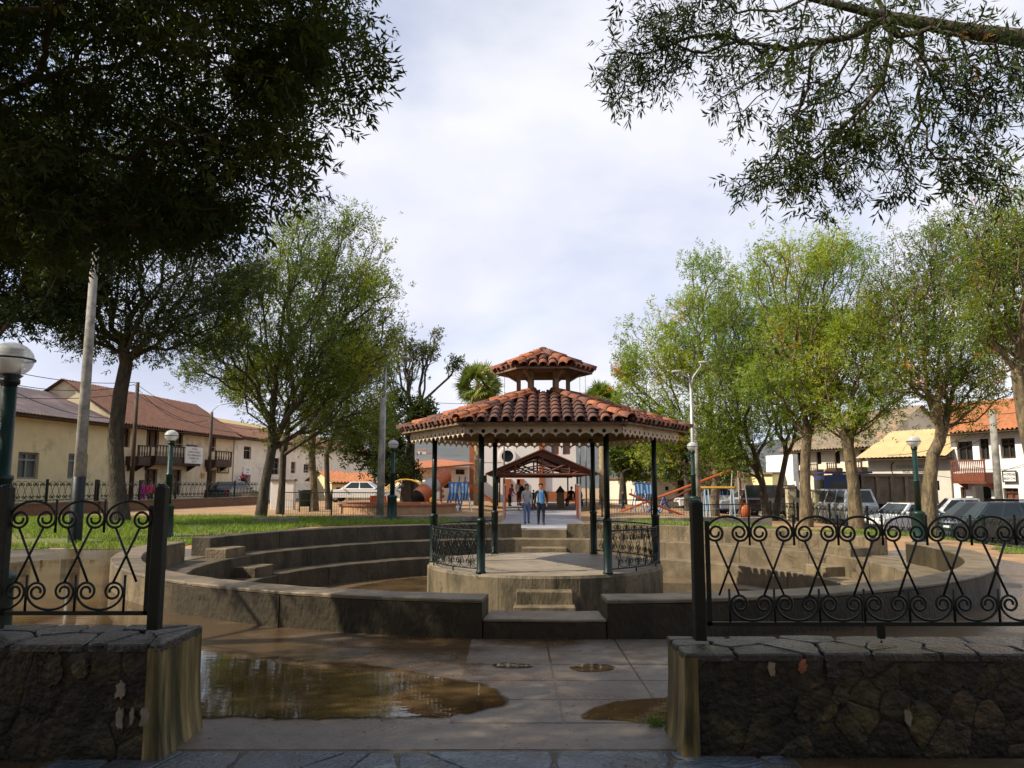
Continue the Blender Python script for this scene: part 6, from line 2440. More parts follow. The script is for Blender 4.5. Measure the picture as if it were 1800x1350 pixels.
# ---------------------------------------------------------------- gabled canopy, railings and palms on the axis
can_red = M('canopy_red_brown', (0.15, 0.055, 0.035), (0.10, 0.040, 0.026), 3, 0.6)
PX = path_x(44) + 0.02
can = thing('gabled_canopy', 'open gabled canopy of dark red trusses over the path behind the bandstand', 'canopy', (PX, 50, 0.26))
HWc, z_ch, z_ap = 2.9, 1.93, 3.18
for s in (-1, 1):
    mb = MB()
    for dz in (0.0, 0.07):
        pass
    v = [(s * (HWc + 0.15), -8.6, z_ch - 0.02), (0, -8.6, z_ap + 0.05), (0, 8.6, z_ap + 0.05), (s * (HWc + 0.15), 8.6, z_ch - 0.02)]
    v += [(x, y, z + 0.07) for x, y, z in v]
    mb.add(v, [(0, 1, 2, 3), (7, 6, 5, 4), (0, 4, 5, 1), (1, 5, 6, 2), (2, 6, 7, 3), (3, 7, 4, 0)])
    mb.build('roof_sheet', can_red, can)
for y in (-8.4, 0.0, 8.4):
    mb = MB()
    T = lambda a, b_, r_=0.055: mb.tube([(a[0], y, a[1]), (b_[0], y, b_[1])], r_, 4)
    T((-HWc, z_ch), (HWc, z_ch), 0.07)
    T((-HWc, z_ch), (0, z_ap - 0.04), 0.07)
    T((HWc, z_ch), (0, z_ap - 0.04), 0.07)
    T((0, z_ch), (0, z_ap))
    for s in (-1, 1):
        xm = s * HWc * 0.5
        zm = (z_ch + z_ap) / 2
        T((xm, z_ch), (xm, zm))
        T((0, z_ch), (xm, zm), 0.045)
        T((xm, z_ch), (s * HWc * 0.78, z_ch + (z_ap - z_ch) * 0.22), 0.04)
        T((-s * 0.0, z_ch + 0.5), (s * HWc * 0.95, z_ch + 0.02), 0.035)
    mb.build('truss', can_red, can)
    for s in (-1, 1):
        mb = MB()
        mb.lathe([(0, -0.05), (0.055, -0.05), (0.055, z_ch), (0, z_ch)], 10, (s * (HWc - 0.35), y, 0))
        mb.build('post', iron, can, True)
red_paint = M('orange_red_paint', (0.62, 0.125, 0.035), (0.50, 0.10, 0.03), 3, 0.5)
for s, lab in ((-1, 'orange slatted handrail along the left edge of the rear path'), (1, 'orange slatted handrail along the right edge of the rear path')):
    y0, y1 = 30.8, 46.0
    x0 = path_x(y0) + s * 1.52
    t_ = thing('path_handrail', lab, 'railing', (x0, y0, 0.26), 0, 'path handrails')
    edge = lambda y: path_x(y) + s * (1.50 + 0.6 * sm(30, 48, y)) - x0
    for z, m_, r_ in ((1.38, metal_grey, 0.04), (0.75, red_paint, 0.03)):
        mb = MB()
        mb.tube([(edge(y), y - y0, z) for y in np.linspace(y0, y1, 9)], r_, 6)
        mb.build('rail', m_, t_)
    for i, y in enumerate(np.linspace(y0, y1, 15)):
        mb = MB()
        mb.obox((edge(y), y - y0, -0.02), 0.07, 0.30 if i else 0.08, 1.36, 0)
        mb.build('slat' if i else 'post', red_paint if i else metal_grey, t_)
t_ = thing('wayside_shrine', 'narrow wooden notice post with pitched top under the canopy', 'shrine', (atd(985, 870, 46).x, 46, 0.26))
mb = MB()
mb.obox((0, 0, 0), 0.42, 0.3, 0.95)
mb.build('body', M('ochre_wood', (0.26, 0.20, 0.10), (0.2, 0.15, 0.08), 4, 0.7), t_)
mb = MB()
mb.add([(-0.3, -0.2, 0.92), (0.3, -0.2, 0.92), (0, -0.2, 1.32), (-0.3, 0.2, 0.92), (0.3, 0.2, 0.92), (0, 0.2, 1.32)], [(0, 1, 2), (5, 4, 3), (0, 2, 5, 3), (1, 4, 5, 2), (0, 3, 4, 1)])
mb.build('top', wood_dark, t_)

lf_palm = leaf_mat('palm_leaf', [(0.0, (0.07, 0.11, 0.025)), (0.6, (0.16, 0.21, 0.04)), (1.0, (0.28, 0.28, 0.07))], 0.3)
palm_bark = M('palm_bark', (0.42, 0.33, 0.19), (0.22, 0.165, 0.095), 9, 0.95, 0.8, 14)


def palm(label, px, d, py_c, rc, seed):
    c = atd(px, py_c, d)
    x, gz = atd(px, 860, d).x, gh(atd(px, 860, d).x, d)
    t_ = thing('fan_palm', label, 'palm tree', (x, d, gz), 0, 'fan palms by the church')
    rng = np.random.default_rng(seed)
    H = c.z - gz
    mb = MB()
    prof = [(0, -0.1), (0.30, -0.1)] + [(0.25 - 0.06 * i / 40 + 0.022 * (i % 2), H * i / 40) for i in range(41)] + [(0, H)]
    mb.lathe(prof, 12)
    mb.build('trunk', palm_bark, t_, True)
    vs, ts = [], []
    for i in range(84):
        a = rng.uniform(0, 2 * np.pi)
        el = rng.uniform(-0.9, 1.35)
        dv = np.array([math.cos(a) * math.cos(el), math.sin(a) * math.cos(el), math.sin(el)])
        o = np.array([0, 0, H])
        hub = o + dv * rc * rng.uniform(0.42, 0.6)
        sd = np.cross(dv, [0, 0, 1.0])
        sd = sd / max(1e-6, np.linalg.norm(sd))
        upv = np.cross(sd, dv)
        rl = rng.uniform(-1.4, 1.4)
        sd, upv = sd * math.cos(rl) + upv * math.sin(rl), upv * math.cos(rl) - sd * math.sin(rl)
        nb_ = 13
        tone = rng.random()
        w_ = 0.02
        vs += [o - sd * w_, hub - sd * w_, hub + sd * w_, o + sd * w_]
        ts.append(0.9)
        for k_ in range(nb_):
            q = -1.15 + 2.3 * k_ / (nb_ - 1)
            fd = dv * math.cos(q) + sd * math.sin(q) - upv * 0.1
            tip = hub + fd * rc * rng.uniform(0.50, 0.78) * (1 - 0.12 * abs(q)) - np.array([0, 0, 0.06 * rc])
            nrm = np.cross(fd, upv)
            nrm = nrm / max(1e-6, np.linalg.norm(nrm)) * 0.035 * rc
            mid = hub * 0.5 + tip * 0.5
            vs += [hub, mid - nrm, tip, mid + nrm]
            ts.append(min(1, max(0, tone + rng.uniform(-.15, .15))))
    me = np_mesh('crown', np.array(vs), np.arange(len(vs)).reshape(-1, 4), lf_palm, np.array(ts))
    link_mesh('crown', me, None, t_)


palm('stout fan palm rising left of the bandstand lantern', 840, 48, 676, 1.42, 1)
palm('fan palm whose crown just clears the roof right of the lantern', 1060, 50, 706, 1.35, 2)

# ---------------------------------------------------------------- playground
pg_blue = M('play_blue', (0.045, 0.14, 0.36), (0.035, 0.11, 0.29), 3, 0.4)
pg_pale = M('play_pale_blue', (0.35, 0.50, 0.62), (0.28, 0.42, 0.54), 3, 0.45)
pg_yellow = M('play_yellow', (0.68, 0.42, 0.05), (0.58, 0.35, 0.04), 3, 0.45)
pg_orange = M('play_orange', (0.50, 0.125, 0.038), (0.38, 0.095, 0.03), 3, 0.45)
pg_grey = M('play_grey', (0.45, 0.44, 0.43), (0.36, 0.35, 0.34), 3, 0.5)


def spot(px, d):
    x = atd(px, 880, d).x
    return (x, d, gh(x, d))


def wire_fence(label, px0, d0, px1, d1, h, group='black mesh fences'):
    a, b_ = Vector(spot(px0, d0)), Vector(spot(px1, d1))
    Lf = math.hypot(b_.x - a.x, b_.y - a.y)
    z0 = min(a.z, b_.z)
    f = thing('mesh_fence', label, 'fence', (a.x, a.y, z0), math.atan2(b_.y - a.y, b_.x - a.x), group)
    mb = MB()
    for i in range(int(Lf / 0.11)):
        mb.tube([((i + 0.5) * 0.11, 0, 0.02), ((i + 0.5) * 0.11, 0, h)], 0.006, 3)
    for z in (0.06, 0.35, 0.62):
        mb.tube([(0, 0, z), (Lf, 0, z)], 0.005, 3)
    o = mb.build('wire_mesh', iron, f)
    o['kind'] = 'stuff'
    mb = MB()
    mb.tube([(0, 0, h), (Lf, 0, h)], 0.02, 5)
    mb.build('top_rail', iron, f)
    n = max(1, round(Lf / 2.4))
    for i in range(n + 1):
        mb = MB()
        mb.obox((Lf * i / n, 0, -0.1), 0.05, 0.05, h + 0.22)
        mb.build('post', iron, f)


wire_fence('black wire mesh fence of the playground, left of the path', 498, 33.0, 672, 31.5, 0.95)
wire_fence('black wire mesh fence of the playground, behind the right benches', 1058, 31.0, 1230, 31.5, 0.85)
wire_fence('black wire mesh fence under the right-hand trees', 1232, 31.5, 1395, 33.5, 0.85)

p = spot(700, 36)
t_ = thing('sand_pit', 'round tan sand pit with reddish rim in the playground', 'sand pit', p)
mb = MB()
mb.lathe([(2.66, -0.1), (2.66, 0.34), (2.40, 0.34), (2.40, 0.05), (0, 0.05)], 40)
mb.build('wall', M('tan_concrete', (0.42, 0.26, 0.14), (0.32, 0.20, 0.11), 3, 0.8), t_)
mb = MB()
mb.lathe([(2.34, 0.345), (2.72, 0.345), (2.72, 0.42), (2.34, 0.42), (2.34, 0.345)], 40)
mb.build('rim', M('red_brown_rim', (0.30, 0.12, 0.07), (0.24, 0.1, 0.06), 3, 0.7), t_)

p = spot(752, 40)
t_ = thing('tube_slide', 'orange and grey tube slide with a dark round mouth', 'slide', p)
A, B = Vector((0.75, 1.2, 1.75)), Vector((-0.42, -0.9, 0.62))
for s0, s1, m_ in ((0, 0.42, pg_orange), (0.42, 0.72, pg_grey), (0.72, 1.0, pg_orange)):
    mb = MB()
    mb.tube([A.lerp(B, s0 + (s1 - s0) * i / 4) for i in range(5)], 0.42 if m_ is not pg_grey else 0.415, 16, cap=False)
    mb.build('tube', m_, t_, True)
mb = MB()
dv = (B - A).normalized()
mb.tube([B + dv * 0.0, B + dv * 0.02], 0.39, 16)
mb.build('mouth', ink_black, t_, True)
for x, y in ((-0.5, -0.5), (0.1, -0.5), (0.6, 0.9), (1.1, 0.9)):
    mb = MB()
    mb.tube([(x, y, 0), (x, y, 0.55 if y < 0 else 1.5)], 0.05, 8)
    mb.build('leg', pg_orange, t_)

for k_, (px, d, lab) in enumerate(((797, 37, 'blue A-frame swing seat hung with slats, nearer the sand pit'), (816, 38, 'blue A-frame swing seat next to the red slide'), (1124, 37, 'blue A-frame swing seat left of the seesaws'), (1140, 38.5, 'blue A-frame swing seat behind the seesaws'))):
    p = spot(px, d)
    t_ = thing('swing_frame', lab, 'swing', p, 0.2, 'blue A-frame swings')
    t_.scale = (0.82, 0.82, 0.84)
    for s in (-1, 1):
        for y in (-0.35, 0.35):
            mb = MB()
            mb.tube([(s * 0.42, y, 0), (s * 0.12, 0, 1.62)], 0.03, 6)
            mb.build('leg', pg_pale if k_ % 2 else pg_blue, t_)
    mb = MB()
    mb.tube([(-0.3, 0, 1.62), (0.3, 0, 1.62)], 0.04, 6)
    mb.build('crossbar', pg_blue, t_)
    for i in range(5):
        mb = MB()
        x = -0.24 + 0.12 * i
        mb.add([(x - 0.05, -0.05, 1.58), (x + 0.05, -0.05, 1.58), (x + 0.09 - 0.03 * i, -0.20, 1.05), (x + 0.05 - 0.03 * i, -0.12, 0.62), (x - 0.05 - 0.03 * i, -0.12, 0.62), (x - 0.01 - 0.03 * i, -0.20, 1.05),
                (x - 0.05, 0.0, 1.58), (x + 0.05, 0.0, 1.58), (x + 0.09 - 0.03 * i, -0.15, 1.05), (x + 0.05 - 0.03 * i, -0.07, 0.62), (x - 0.05 - 0.03 * i, -0.07, 0.62), (x - 0.01 - 0.03 * i, -0.15, 1.05)],
               [(0, 5, 2, 1), (5, 4, 3, 2), (6, 7, 8, 11), (11, 8, 9, 10), (0, 1, 7, 6), (1, 2, 8, 7), (2, 3, 9, 8), (0, 6, 11, 5), (5, 11, 10, 4), (3, 4, 10, 9)])
        mb.build('slat', pg_blue if i % 2 == 0 else pg_pale, t_)
p = spot(843, 41)
t_ = thing('slide', 'open bright red slide with ladder left of the path', 'slide', p)
mb = MB()
A, B = Vector((-0.75, 0, 1.35)), Vector((0.85, 0, 0.22))
for y0, y1, z in ((-0.22, 0.22, 0), (-0.25, -0.21, 0.14), (0.21, 0.25, 0.14)):
    mb.add([(A.x, y0, A.z + z), (B.x, y0, B.z + z), (B.x, y1, B.z + z), (A.x, y1, A.z + z), (A.x, y0, A.z - 0.04), (B.x, y0, B.z - 0.04), (B.x, y1, B.z - 0.04), (A.x, y1, A.z - 0.04)],
           [(0, 1, 2, 3), (7, 6, 5, 4), (0, 4, 5, 1), (2, 6, 7, 3), (1, 5, 6, 2), (3, 7, 4, 0)])
mb.build('chute', pg_orange, t_)
for x in (-0.8, -1.1):
    mb = MB()
    mb.tube([(x - 0.2, -0.2, 0), (x + 0.05, -0.2, 1.7)], 0.025, 6)
    mb.tube([(x - 0.2, 0.2, 0), (x + 0.05, 0.2, 1.7)], 0.025, 6)
    for z in (0.3, 0.65, 1.0, 1.3):
        mb.tube([(x - 0.15 + z * 0.13, -0.2, z), (x - 0.15 + z * 0.13, 0.2, z)], 0.02, 5)
    mb.build('ladder', pg_blue, t_)
p = spot(720, 43)
t_ = thing('arch_climber', 'yellow arched climbing frame behind the green lamp', 'climbing frame', p)
for y in (-0.4, 0.4):
    mb = MB()
    mb.tube([(1.45 * math.cos(a_) - 0.2, y, 1.55 * math.sin(a_)) for a_ in np.linspace(0, math.pi, 15)], 0.035, 6)
    mb.build('arch', pg_yellow, t_, True)
for i in range(1, 12):
    a_ = math.pi * i / 12
    mb = MB()
    mb.tube([(1.45 * math.cos(a_) - 0.2, -0.4, 1.55 * math.sin(a_)), (1.45 * math.cos(a_) - 0.2, 0.4, 1.55 * math.sin(a_))], 0.022, 5)
    mb.build('rung', pg_yellow, t_)
p = spot(672, 41)
t_ = thing('roundabout', 'red playground roundabout with rails beside the bare concrete pole', 'roundabout', p)
mb = MB()
mb.lathe([(0, 0.15), (0.62, 0.15), (0.62, 0.24), (0, 0.24)], 20)
mb.build('deck', pg_orange, t_)
for i in range(4):
    a_ = math.pi / 2 * i + 0.4
    mb = MB()
    mb.obox((0.45 * math.cos(a_), 0.45 * math.sin(a_), 0.24), 0.4, 0.08, 0.45, a_)
    mb.build('seat_back', pg_orange, t_)
mb = MB()
mb.tube([(0.55 * math.cos(2 * math.pi * i / 20), 0.55 * math.sin(2 * math.pi * i / 20), 0.85) for i in range(21)], 0.03, 6)
mb.build('rail', pg_grey, t_)
# seesaws: long orange planks on a blue trestle
for lab, pa, pb_, d in (('long orange seesaw plank rising steeply to the right', (1076, 905), (1288, 825), 37), ('orange seesaw plank tilted down to the right, crossing the steep one', (1106, 868), (1206, 908), 36.2), ('dark thin seesaw plank beside the steep orange one', (1122, 908), (1236, 848), 37.8)):
    A, B = atd(*pa, d), atd(*pb_, d + 0.6)
    c = (A + B) / 2
    t_ = thing('seesaw', lab, 'seesaw', (c.x, c.y, gh(c.x, c.y)), 0, 'playground seesaws')
    o = Vector(t_.location)
    mb = MB()
    mb.tube([A - o, B - o], 0.055, 6)
    mb.build('plank', pg_orange if 'dark' not in lab else can_red, t_)
    q = A.lerp(B, 0.42) - o
    for s in (-1, 1):
        mb = MB()
        mb.tube([(q.x + 0.02, q.y, q.z), (q.x + s * 0.35, q.y + 0.3 * s, 0)], 0.035, 6)
        mb.build('trestle_leg', pg_blue, t_)
    for e in (0.04, 0.96):
        q = A.lerp(B, e) - o
        mb = MB()
        mb.tube([(q.x, q.y - 0.2, q.z + 0.25), (q.x, q.y + 0.2, q.z + 0.25)], 0.02, 5)
        mb.tube([(q.x, q.y, q.z), (q.x, q.y, q.z + 0.25)], 0.02, 5)
        mb.build('handle', pg_blue, t_)
p = spot(1262, 37)
t_ = thing('swing_beam', 'tall swing frame with yellow top beam in front of the tan shop', 'swing', p)
mb = MB()
mb.tube([(-0.82, 0, 1.42), (0.8, 0, 1.42)], 0.05, 6)
mb.build('beam', pg_yellow, t_)
for x in (-0.62, -0.45, 0.72):
    mb = MB()
    mb.tube([(x, 0.3, 0), (x, 0, 1.42), (x, -0.3, 0)], 0.035, 6)
    mb.build('leg', pg_pale, t_)
for x in (0.0, 0.35):
    mb = MB()
    for s in (-0.12, 0.12):
        mb.tube([(x + s, 0, 1.4), (x + s, 0, 0.45)], 0.008, 4)
    mb.box(x - 0.16, x + 0.16, -0.1, 0.1, 0.42, 0.45)
    mb.build('swing_seat', pg_blue, t_)
p = spot(536, 37)
t_ = thing('litter_bin', 'dark green litter bin on legs by the mesh fence', 'bin', p)
mb = MB()
mb.lathe([(0, 0.25), (0.26, 0.25), (0.31, 0.95), (0.33, 0.97), (0.33, 1.02), (0.28, 1.02), (0.24, 0.3), (0, 0.3)], 16)
mb.build('bucket', green_paint, t_, True)
for x in (-0.25, 0.25):
    mb = MB()
    mb.box(x - 0.025, x + 0.025, -0.03, 0.03, 0, 0.6)
    mb.build('leg', iron, t_)
# slender bundled poles (ride mast) among the right trees
t_ = thing('climbing_poles', 'bundle of slim upright climbing poles with an orange foot among the right trees', 'climbing frame', spot(1298, 38))
for i, (x, y) in enumerate(((-0.35, 0), (-0.2, 0.3), (0.02, -0.1), (0.2, 0.2), (0.38, 0))):
    mb = MB()
    mb.tube([(x * 1.25, y, 0), (x * 0.7, y * 0.6, 2.3)], 0.04, 6)
    mb.build('pole', [pg_grey, iron, pg_grey, pg_orange, pg_grey][i], t_)
mb = MB()
mb.ell((0.3, 0, 0.35), 0.3, 0.28, 0.4, 10, 6)
mb.build('base', pg_orange, t_, True)

# ---------------------------------------------------------------- vehicles
tyre_m = M('tyre_rubber', (0.018, 0.018, 0.018), (0.028, 0.028, 0.027), 6, 0.8)
rim_m = M('wheel_rim', (0.42, 0.42, 0.42), (0.32, 0.32, 0.32), 5, 0.35, metal=0.6)
car_glass = M('car_glass', (0.020, 0.030, 0.030), (0.035, 0.045, 0.045), 0.7, 0.06, rvar=0.04)
red_light = M('tail_light', (0.45, 0.015, 0.015), (0.35, 0.012, 0.012), 3, 0.25)
white_light = M('head_light', (0.75, 0.76, 0.76), (0.68, 0.68, 0.68), 3, 0.15)


def paint(name, c):
    return M(name, c, tuple(0.9 * x for x in c), 1, 0.22, coat=0.6, rvar=0.04)


STY = {  # lower outline (x, z) and cabin (x0 base, x1 top, x2 top, x3 base, z belt, z roof)
    'sedan': ([(-2.15, 0.32), (2.15, 0.32), (2.2, 0.62), (2.1, 0.78), (0.95, 0.93), (-1.45, 0.97), (-2.1, 0.92), (-2.18, 0.6)], (-1.55, -0.85, 0.35, 1.05, 0.92, 1.43)),
    'wagon': ([(-2.15, 0.32), (2.1, 0.32), (2.18, 0.62), (2.05, 0.82), (0.95, 0.96), (-2.05, 1.0), (-2.15, 0.92), (-2.18, 0.6)], (-2.08, -1.75, 0.30, 1.05, 0.96, 1.50)),
    'suv': ([(-2.2, 0.40), (2.15, 0.40), (2.25, 0.75), (2.15, 1.0), (1.0, 1.10), (-2.15, 1.12), (-2.25, 1.0), (-2.25, 0.7)], (-2.18, -1.95, 0.45, 1.05, 1.08, 1.78)),
    'pickup': ([(-2.5, 0.42), (2.35, 0.42), (2.42, 0.75), (2.3, 1.0), (1.15, 1.08), (-2.45, 1.08), (-2.52, 0.9), (-2.52, 0.6)], (-0.75, -0.6, 0.55, 1.2, 1.06, 1.74)),
}


def vehicle(name, label, style, loc, heading, pm_, group, W=1.68):
    """heading = direction the nose points, in plan"""
    out, (c0, c1, c2, c3, zb, zr) = STY[style]
    t_ = thing(name, label, 'car' if style in ('sedan', 'wagon') else ('pickup' if style == 'pickup' else 'van'), loc, heading, group)
    mb = MB()
    n = len(out)
    vs = []
    for y, k_ in ((-W / 2, 0.965), (-W / 2 + 0.06, 1.0), (W / 2 - 0.06, 1.0), (W / 2, 0.965)):
        for x, z in out:
            vs.append((x * k_, y, 0.32 + (z - 0.32) * (k_ if abs(y) == W / 2 else 1)))
    fs = [tuple(range(n))[::-1], tuple(range(3 * n, 4 * n))]
    for r in range(3):
        for i in range(n):
            j = (i + 1) % n
            fs.append((r * n + i, r * n + j, (r + 1) * n + j, (r + 1) * n + i))
    mb.add(vs, [f[::-1] for f in fs])
    body = mb.build('body', pm_, t_)
    wb, wt = W / 2 - 0.06, W / 2 - 0.22
    cab = [(c0, -wb, zb), (c3, -wb, zb), (c3, wb, zb), (c0, wb, zb), (c1, -wt, zr), (c2, -wt, zr), (c2, wt, zr), (c1, wt, zr)]
    mb = MB()
    mb.add(cab, [(4, 5, 6, 7), (0, 1, 5, 4), (1, 2, 6, 5), (2, 3, 7, 6), (3, 0, 4, 7)])
    ro = mb.build('cabin', pm_, t_)

    def pane(nm, q, s0, s1, t0, t1):
        P = [Vector(cab[i]) for i in q]
        bil = lambda s, t2: P[0].lerp(P[1], s).lerp(P[3].lerp(P[2], s), t2)
        nrm = (P[1] - P[0]).cross(P[3] - P[0]).normalized() * 0.008
        m2 = MB()
        v = [bil(s0, t0) + nrm, bil(s1, t0) + nrm, bil(s1, t1) + nrm, bil(s0, t1) + nrm]
        m2.add(v + [p_ - nrm * 2 for p_ in v], [(0, 1, 2, 3), (0, 4, 5, 1), (1, 5, 6, 2), (2, 6, 7, 3), (3, 7, 4, 0)])
        m2.build(nm, car_glass, ro)
    pane('windscreen', (1, 2, 6, 5), 0.06, 0.94, 0.08, 0.92)
    pane('rear_window', (3, 0, 4, 7), 0.08, 0.92, 0.12, 0.90)
    spl = ((0.06, 0.46), (0.50, 0.90)) if style in ('sedan', 'pickup') else ((0.05, 0.30), (0.34, 0.62), (0.66, 0.93))
    for a, b_ in spl:
        pane('side_window', (0, 1, 5, 4), a, b_, 0.10, 0.88)
        pane('side_window', (2, 3, 7, 6), 1 - b_, 1 - a, 0.10, 0.88)
    if style == 'pickup':
        m2 = MB()
        m2.box(-2.45, -0.85, -W / 2 + 0.08, W / 2 - 0.08, 1.075, 1.085)
        m2.build('cargo_bed', ink_black, t_)
    wm = wheel_mesh(0.33 if style in ('sedan', 'wagon') else 0.38)
    for x in (out[0][0] * 0.62, out[1][0] * 0.64):
        for s in (-1, 1):
            wh = link_mesh('wheel', wm[0], None, t_, loc=(x, s * (W / 2 - 0.10), 0.33 if style in ('sedan', 'wagon') else 0.38))
            link_mesh('rim', wm[1], None, wh)
    for s in (-1, 1):
        m2 = MB()
        m2.obox((out[0][0] - 0.015, s * (W / 2 - 0.2), out[0][1] + 0.40), 0.06, 0.22, 0.2, 0, 0.01)
        m2.build('tail_light', red_light, t_)
        m2 = MB()
        m2.obox((out[1][0] - 0.02, s * (W / 2 - 0.25), out[0][1] + 0.25), 0.14, 0.32, 0.16, 0, 0.01)
        m2.build('headlight', white_light, t_)
        m2 = MB()
        m2.obox((c3 - 0.25, s * (W / 2 + 0.06), zb + 0.02), 0.1, 0.16, 0.12, 0, 0.02)
        m2.build('mirror', pm_, t_)
    for x, nm in ((out[0][0] - 0.03, 'rear_bumper'), (out[1][0] + 0.03, 'front_bumper')):
        m2 = MB()
        m2.obox((x, 0, out[0][1] + 0.04), 0.12, W - 0.1, 0.18, 0, 0.03)
        m2.build(nm, M('bumper_black', (0.03, 0.03, 0.03), (0.045, 0.045, 0.045), 3, 0.6), t_)
    return t_


_wm = {}


def wheel_mesh(r):
    if r not in _wm:
        q = []
        for prof, m_ in (([(0.55, -0.09), (0.9, -0.10), (1.0, -0.07), (1.0, 0.07), (0.9, 0.10), (0.55, 0.09)], tyre_m), ([(0, -0.085), (0.2, -0.08), (0.58, -0.092), (0.58, 0.092), (0.2, 0.08), (0, 0.085)], rim_m)):
            m2 = MB()
            m2.lathe([(a * r, z) for a, z in prof], 18)
            m2.v = [(x, z, y) for x, y, z in m2.v]
            q.append(m2.mesh('wheel', [m_], True))
        _wm[r] = q
    return _wm[r]


white_p, black_p, silver_p, dgreen_p = paint('car_white', (0.74, 0.74, 0.73)), paint('car_black', (0.015, 0.016, 0.018)), paint('car_silver', (0.40, 0.42, 0.43)), paint('car_dark_green', (0.018, 0.032, 0.030))
GC = 'vehicles parked on the right street'


def park(name, label, style, px, d, heading, p_, group=GC):
    x = atd(px, 880, d).x
    return vehicle(name, label, style, (x, d, gh(x, d) + 0.02), heading, p_, group)


park('parked_car', 'white car with dark windows left of the big forked tree', 'sedan', 1590, 35.5, rad(200), white_p)
park('parked_car', 'dark estate car with pale roof line nearest behind the right railing', 'wagon', 1722, 28.0, rad(196), dgreen_p)
park('pickup_truck', 'white pickup parked before the inn', 'pickup', 1690, 36.0, rad(160), white_p)
park('parked_car', 'black off-road car at the right picture edge', 'suv', 1790, 33.0, rad(40), black_p)
park('parked_van', 'silver van seen from behind in front of the lorry cab', 'suv', 1472, 38.5, rad(96), silver_p)
park('parked_van', 'black van between the two yellowish gate pillars', 'suv', 1372, 43.0, rad(30), black_p)
park('parked_car', 'grey car behind the wire mesh fence near the tan shop', 'sedan', 1320, 45.0, rad(185), silver_p)
park('parked_car', 'white car half hidden behind the swing frame', 'sedan', 1250, 49.0, rad(178), white_p)
park('parked_car', 'dark car parked on the left street before the white house', 'sedan', 408, 51.0, rad(83), dgreen_p, 'vehicles on the left street')
park('parked_car', 'white car far down the left street behind the mesh fence', 'sedan', 628, 56.0, rad(178), white_p, 'vehicles on the left street')
park('parked_car', 'silver car in front of the low beige building', 'sedan', 720, 52.0, rad(178), silver_p, 'vehicles on the left street')

# tipper lorry
tx0, tx1 = atd(1443, 880, 44).x, atd(1625, 880, 44).x
lorry = thing('tipper_lorry', 'blue tipper lorry with weathered grey-brown ribbed body parked before the club house', 'lorry', ((tx0 + tx1) / 2, 44, gh((tx0 + tx1) / 2, 44) + 0.02), rad(-6))
wl2 = (tx1 - tx0)
cabm = M('lorry_blue', (0.030, 0.045, 0.13), (0.022, 0.034, 0.10), 2, 0.35)
rustb = M('lorry_body', (0.20, 0.155, 0.105), (0.12, 0.095, 0.068), 3, 0.8, 0.3, 20, stain=(0.28, 0.17, 0.08), sscale=2, samt=0.3)
xa = -wl2 / 2
mb = MB()
mb.prism([(xa + 0.05, -1.05), (xa + 1.85, -1.05), (xa + 1.85, 1.05), (xa + 0.05, 1.05)], 0.85, [2.85, 2.95, 2.95, 2.85])
mb.box(xa, xa + 1.9, -1.1, 1.1, 0.62, 0.86)
cb_ = mb.build('cab', cabm, lorry)
for nm, q in (('side_window', (xa + 0.35, xa + 1.15, -1.062, -1.04, 1.75, 2.5)), ('side_window', (xa + 1.25, xa + 1.7, -1.062, -1.04, 1.75, 2.5)), ('windscreen', (xa + 0.03, xa + 0.055, -0.9, 0.9, 1.75, 2.6))):
    mb = MB()
    mb.box(*q)
    mb.build(nm, car_glass, cb_)
mb = MB()
mb.box(xa + 0.1, xa + 2.6, -1.15, 1.15, 2.96, 3.06)
mb.build('sun_visor', cabm, cb_)
mb = MB()
mb.ell((xa + 0.3, -0.6, 3.12), 0.10, 0.10, 0.10, 10, 6)
mb.build('beacon', pg_orange, cb_, True)
x0, x1 = xa + 2.05, wl2 / 2
mb = MB()
mb.prism([(x0, -1.15), (x1, -1.15), (x1, 1.15), (x0, 1.15)], 1.35, 2.85)
bd = mb.build('tipper_body', rustb, lorry)
for i in range(6):
    x = x0 + (x1 - x0) * i / 5
    mb = MB()
    mb.box(x - 0.09, x + 0.09, -1.26, -1.15, 1.33, 2.87)
    mb.build('rib', rustb, bd)
for z in (1.30, 2.78):
    mb = MB()
    mb.box(x0 - 0.1, x1 + 0.1, -1.28, -1.14, z, z + 0.16)
    mb.build('rail', rustb, bd)
mb = MB()
mb.box(xa + 1.9, x1, -0.5, 0.5, 0.8, 1.33)
mb.build('chassis', ink_black, lorry)
wm = wheel_mesh(0.52)
for x in (xa + 0.9, x1 - 1.9, x1 - 0.75):
    for s in (-1, 1):
        wh = link_mesh('wheel', wm[0], None, lorry, loc=(x, s * 0.98, 0.52))
        link_mesh('rim', wm[1], None, wh)

# ---------------------------------------------------------------- people
skin = M('skin', (0.34, 0.19, 0.115), (0.30, 0.165, 0.10), 8, 0.55)
hair_m = M('black_hair', (0.012, 0.010, 0.009), (0.02, 0.016, 0.014), 30, 0.5)
shoe_m = M('dark_shoe', (0.03, 0.028, 0.027), (0.05, 0.045, 0.04), 8, 0.6)


def cloth(name, c):
    return M('cloth_' + name, c, tuple(0.8 * x for x in c), 9, 0.85, 0.3, 35)


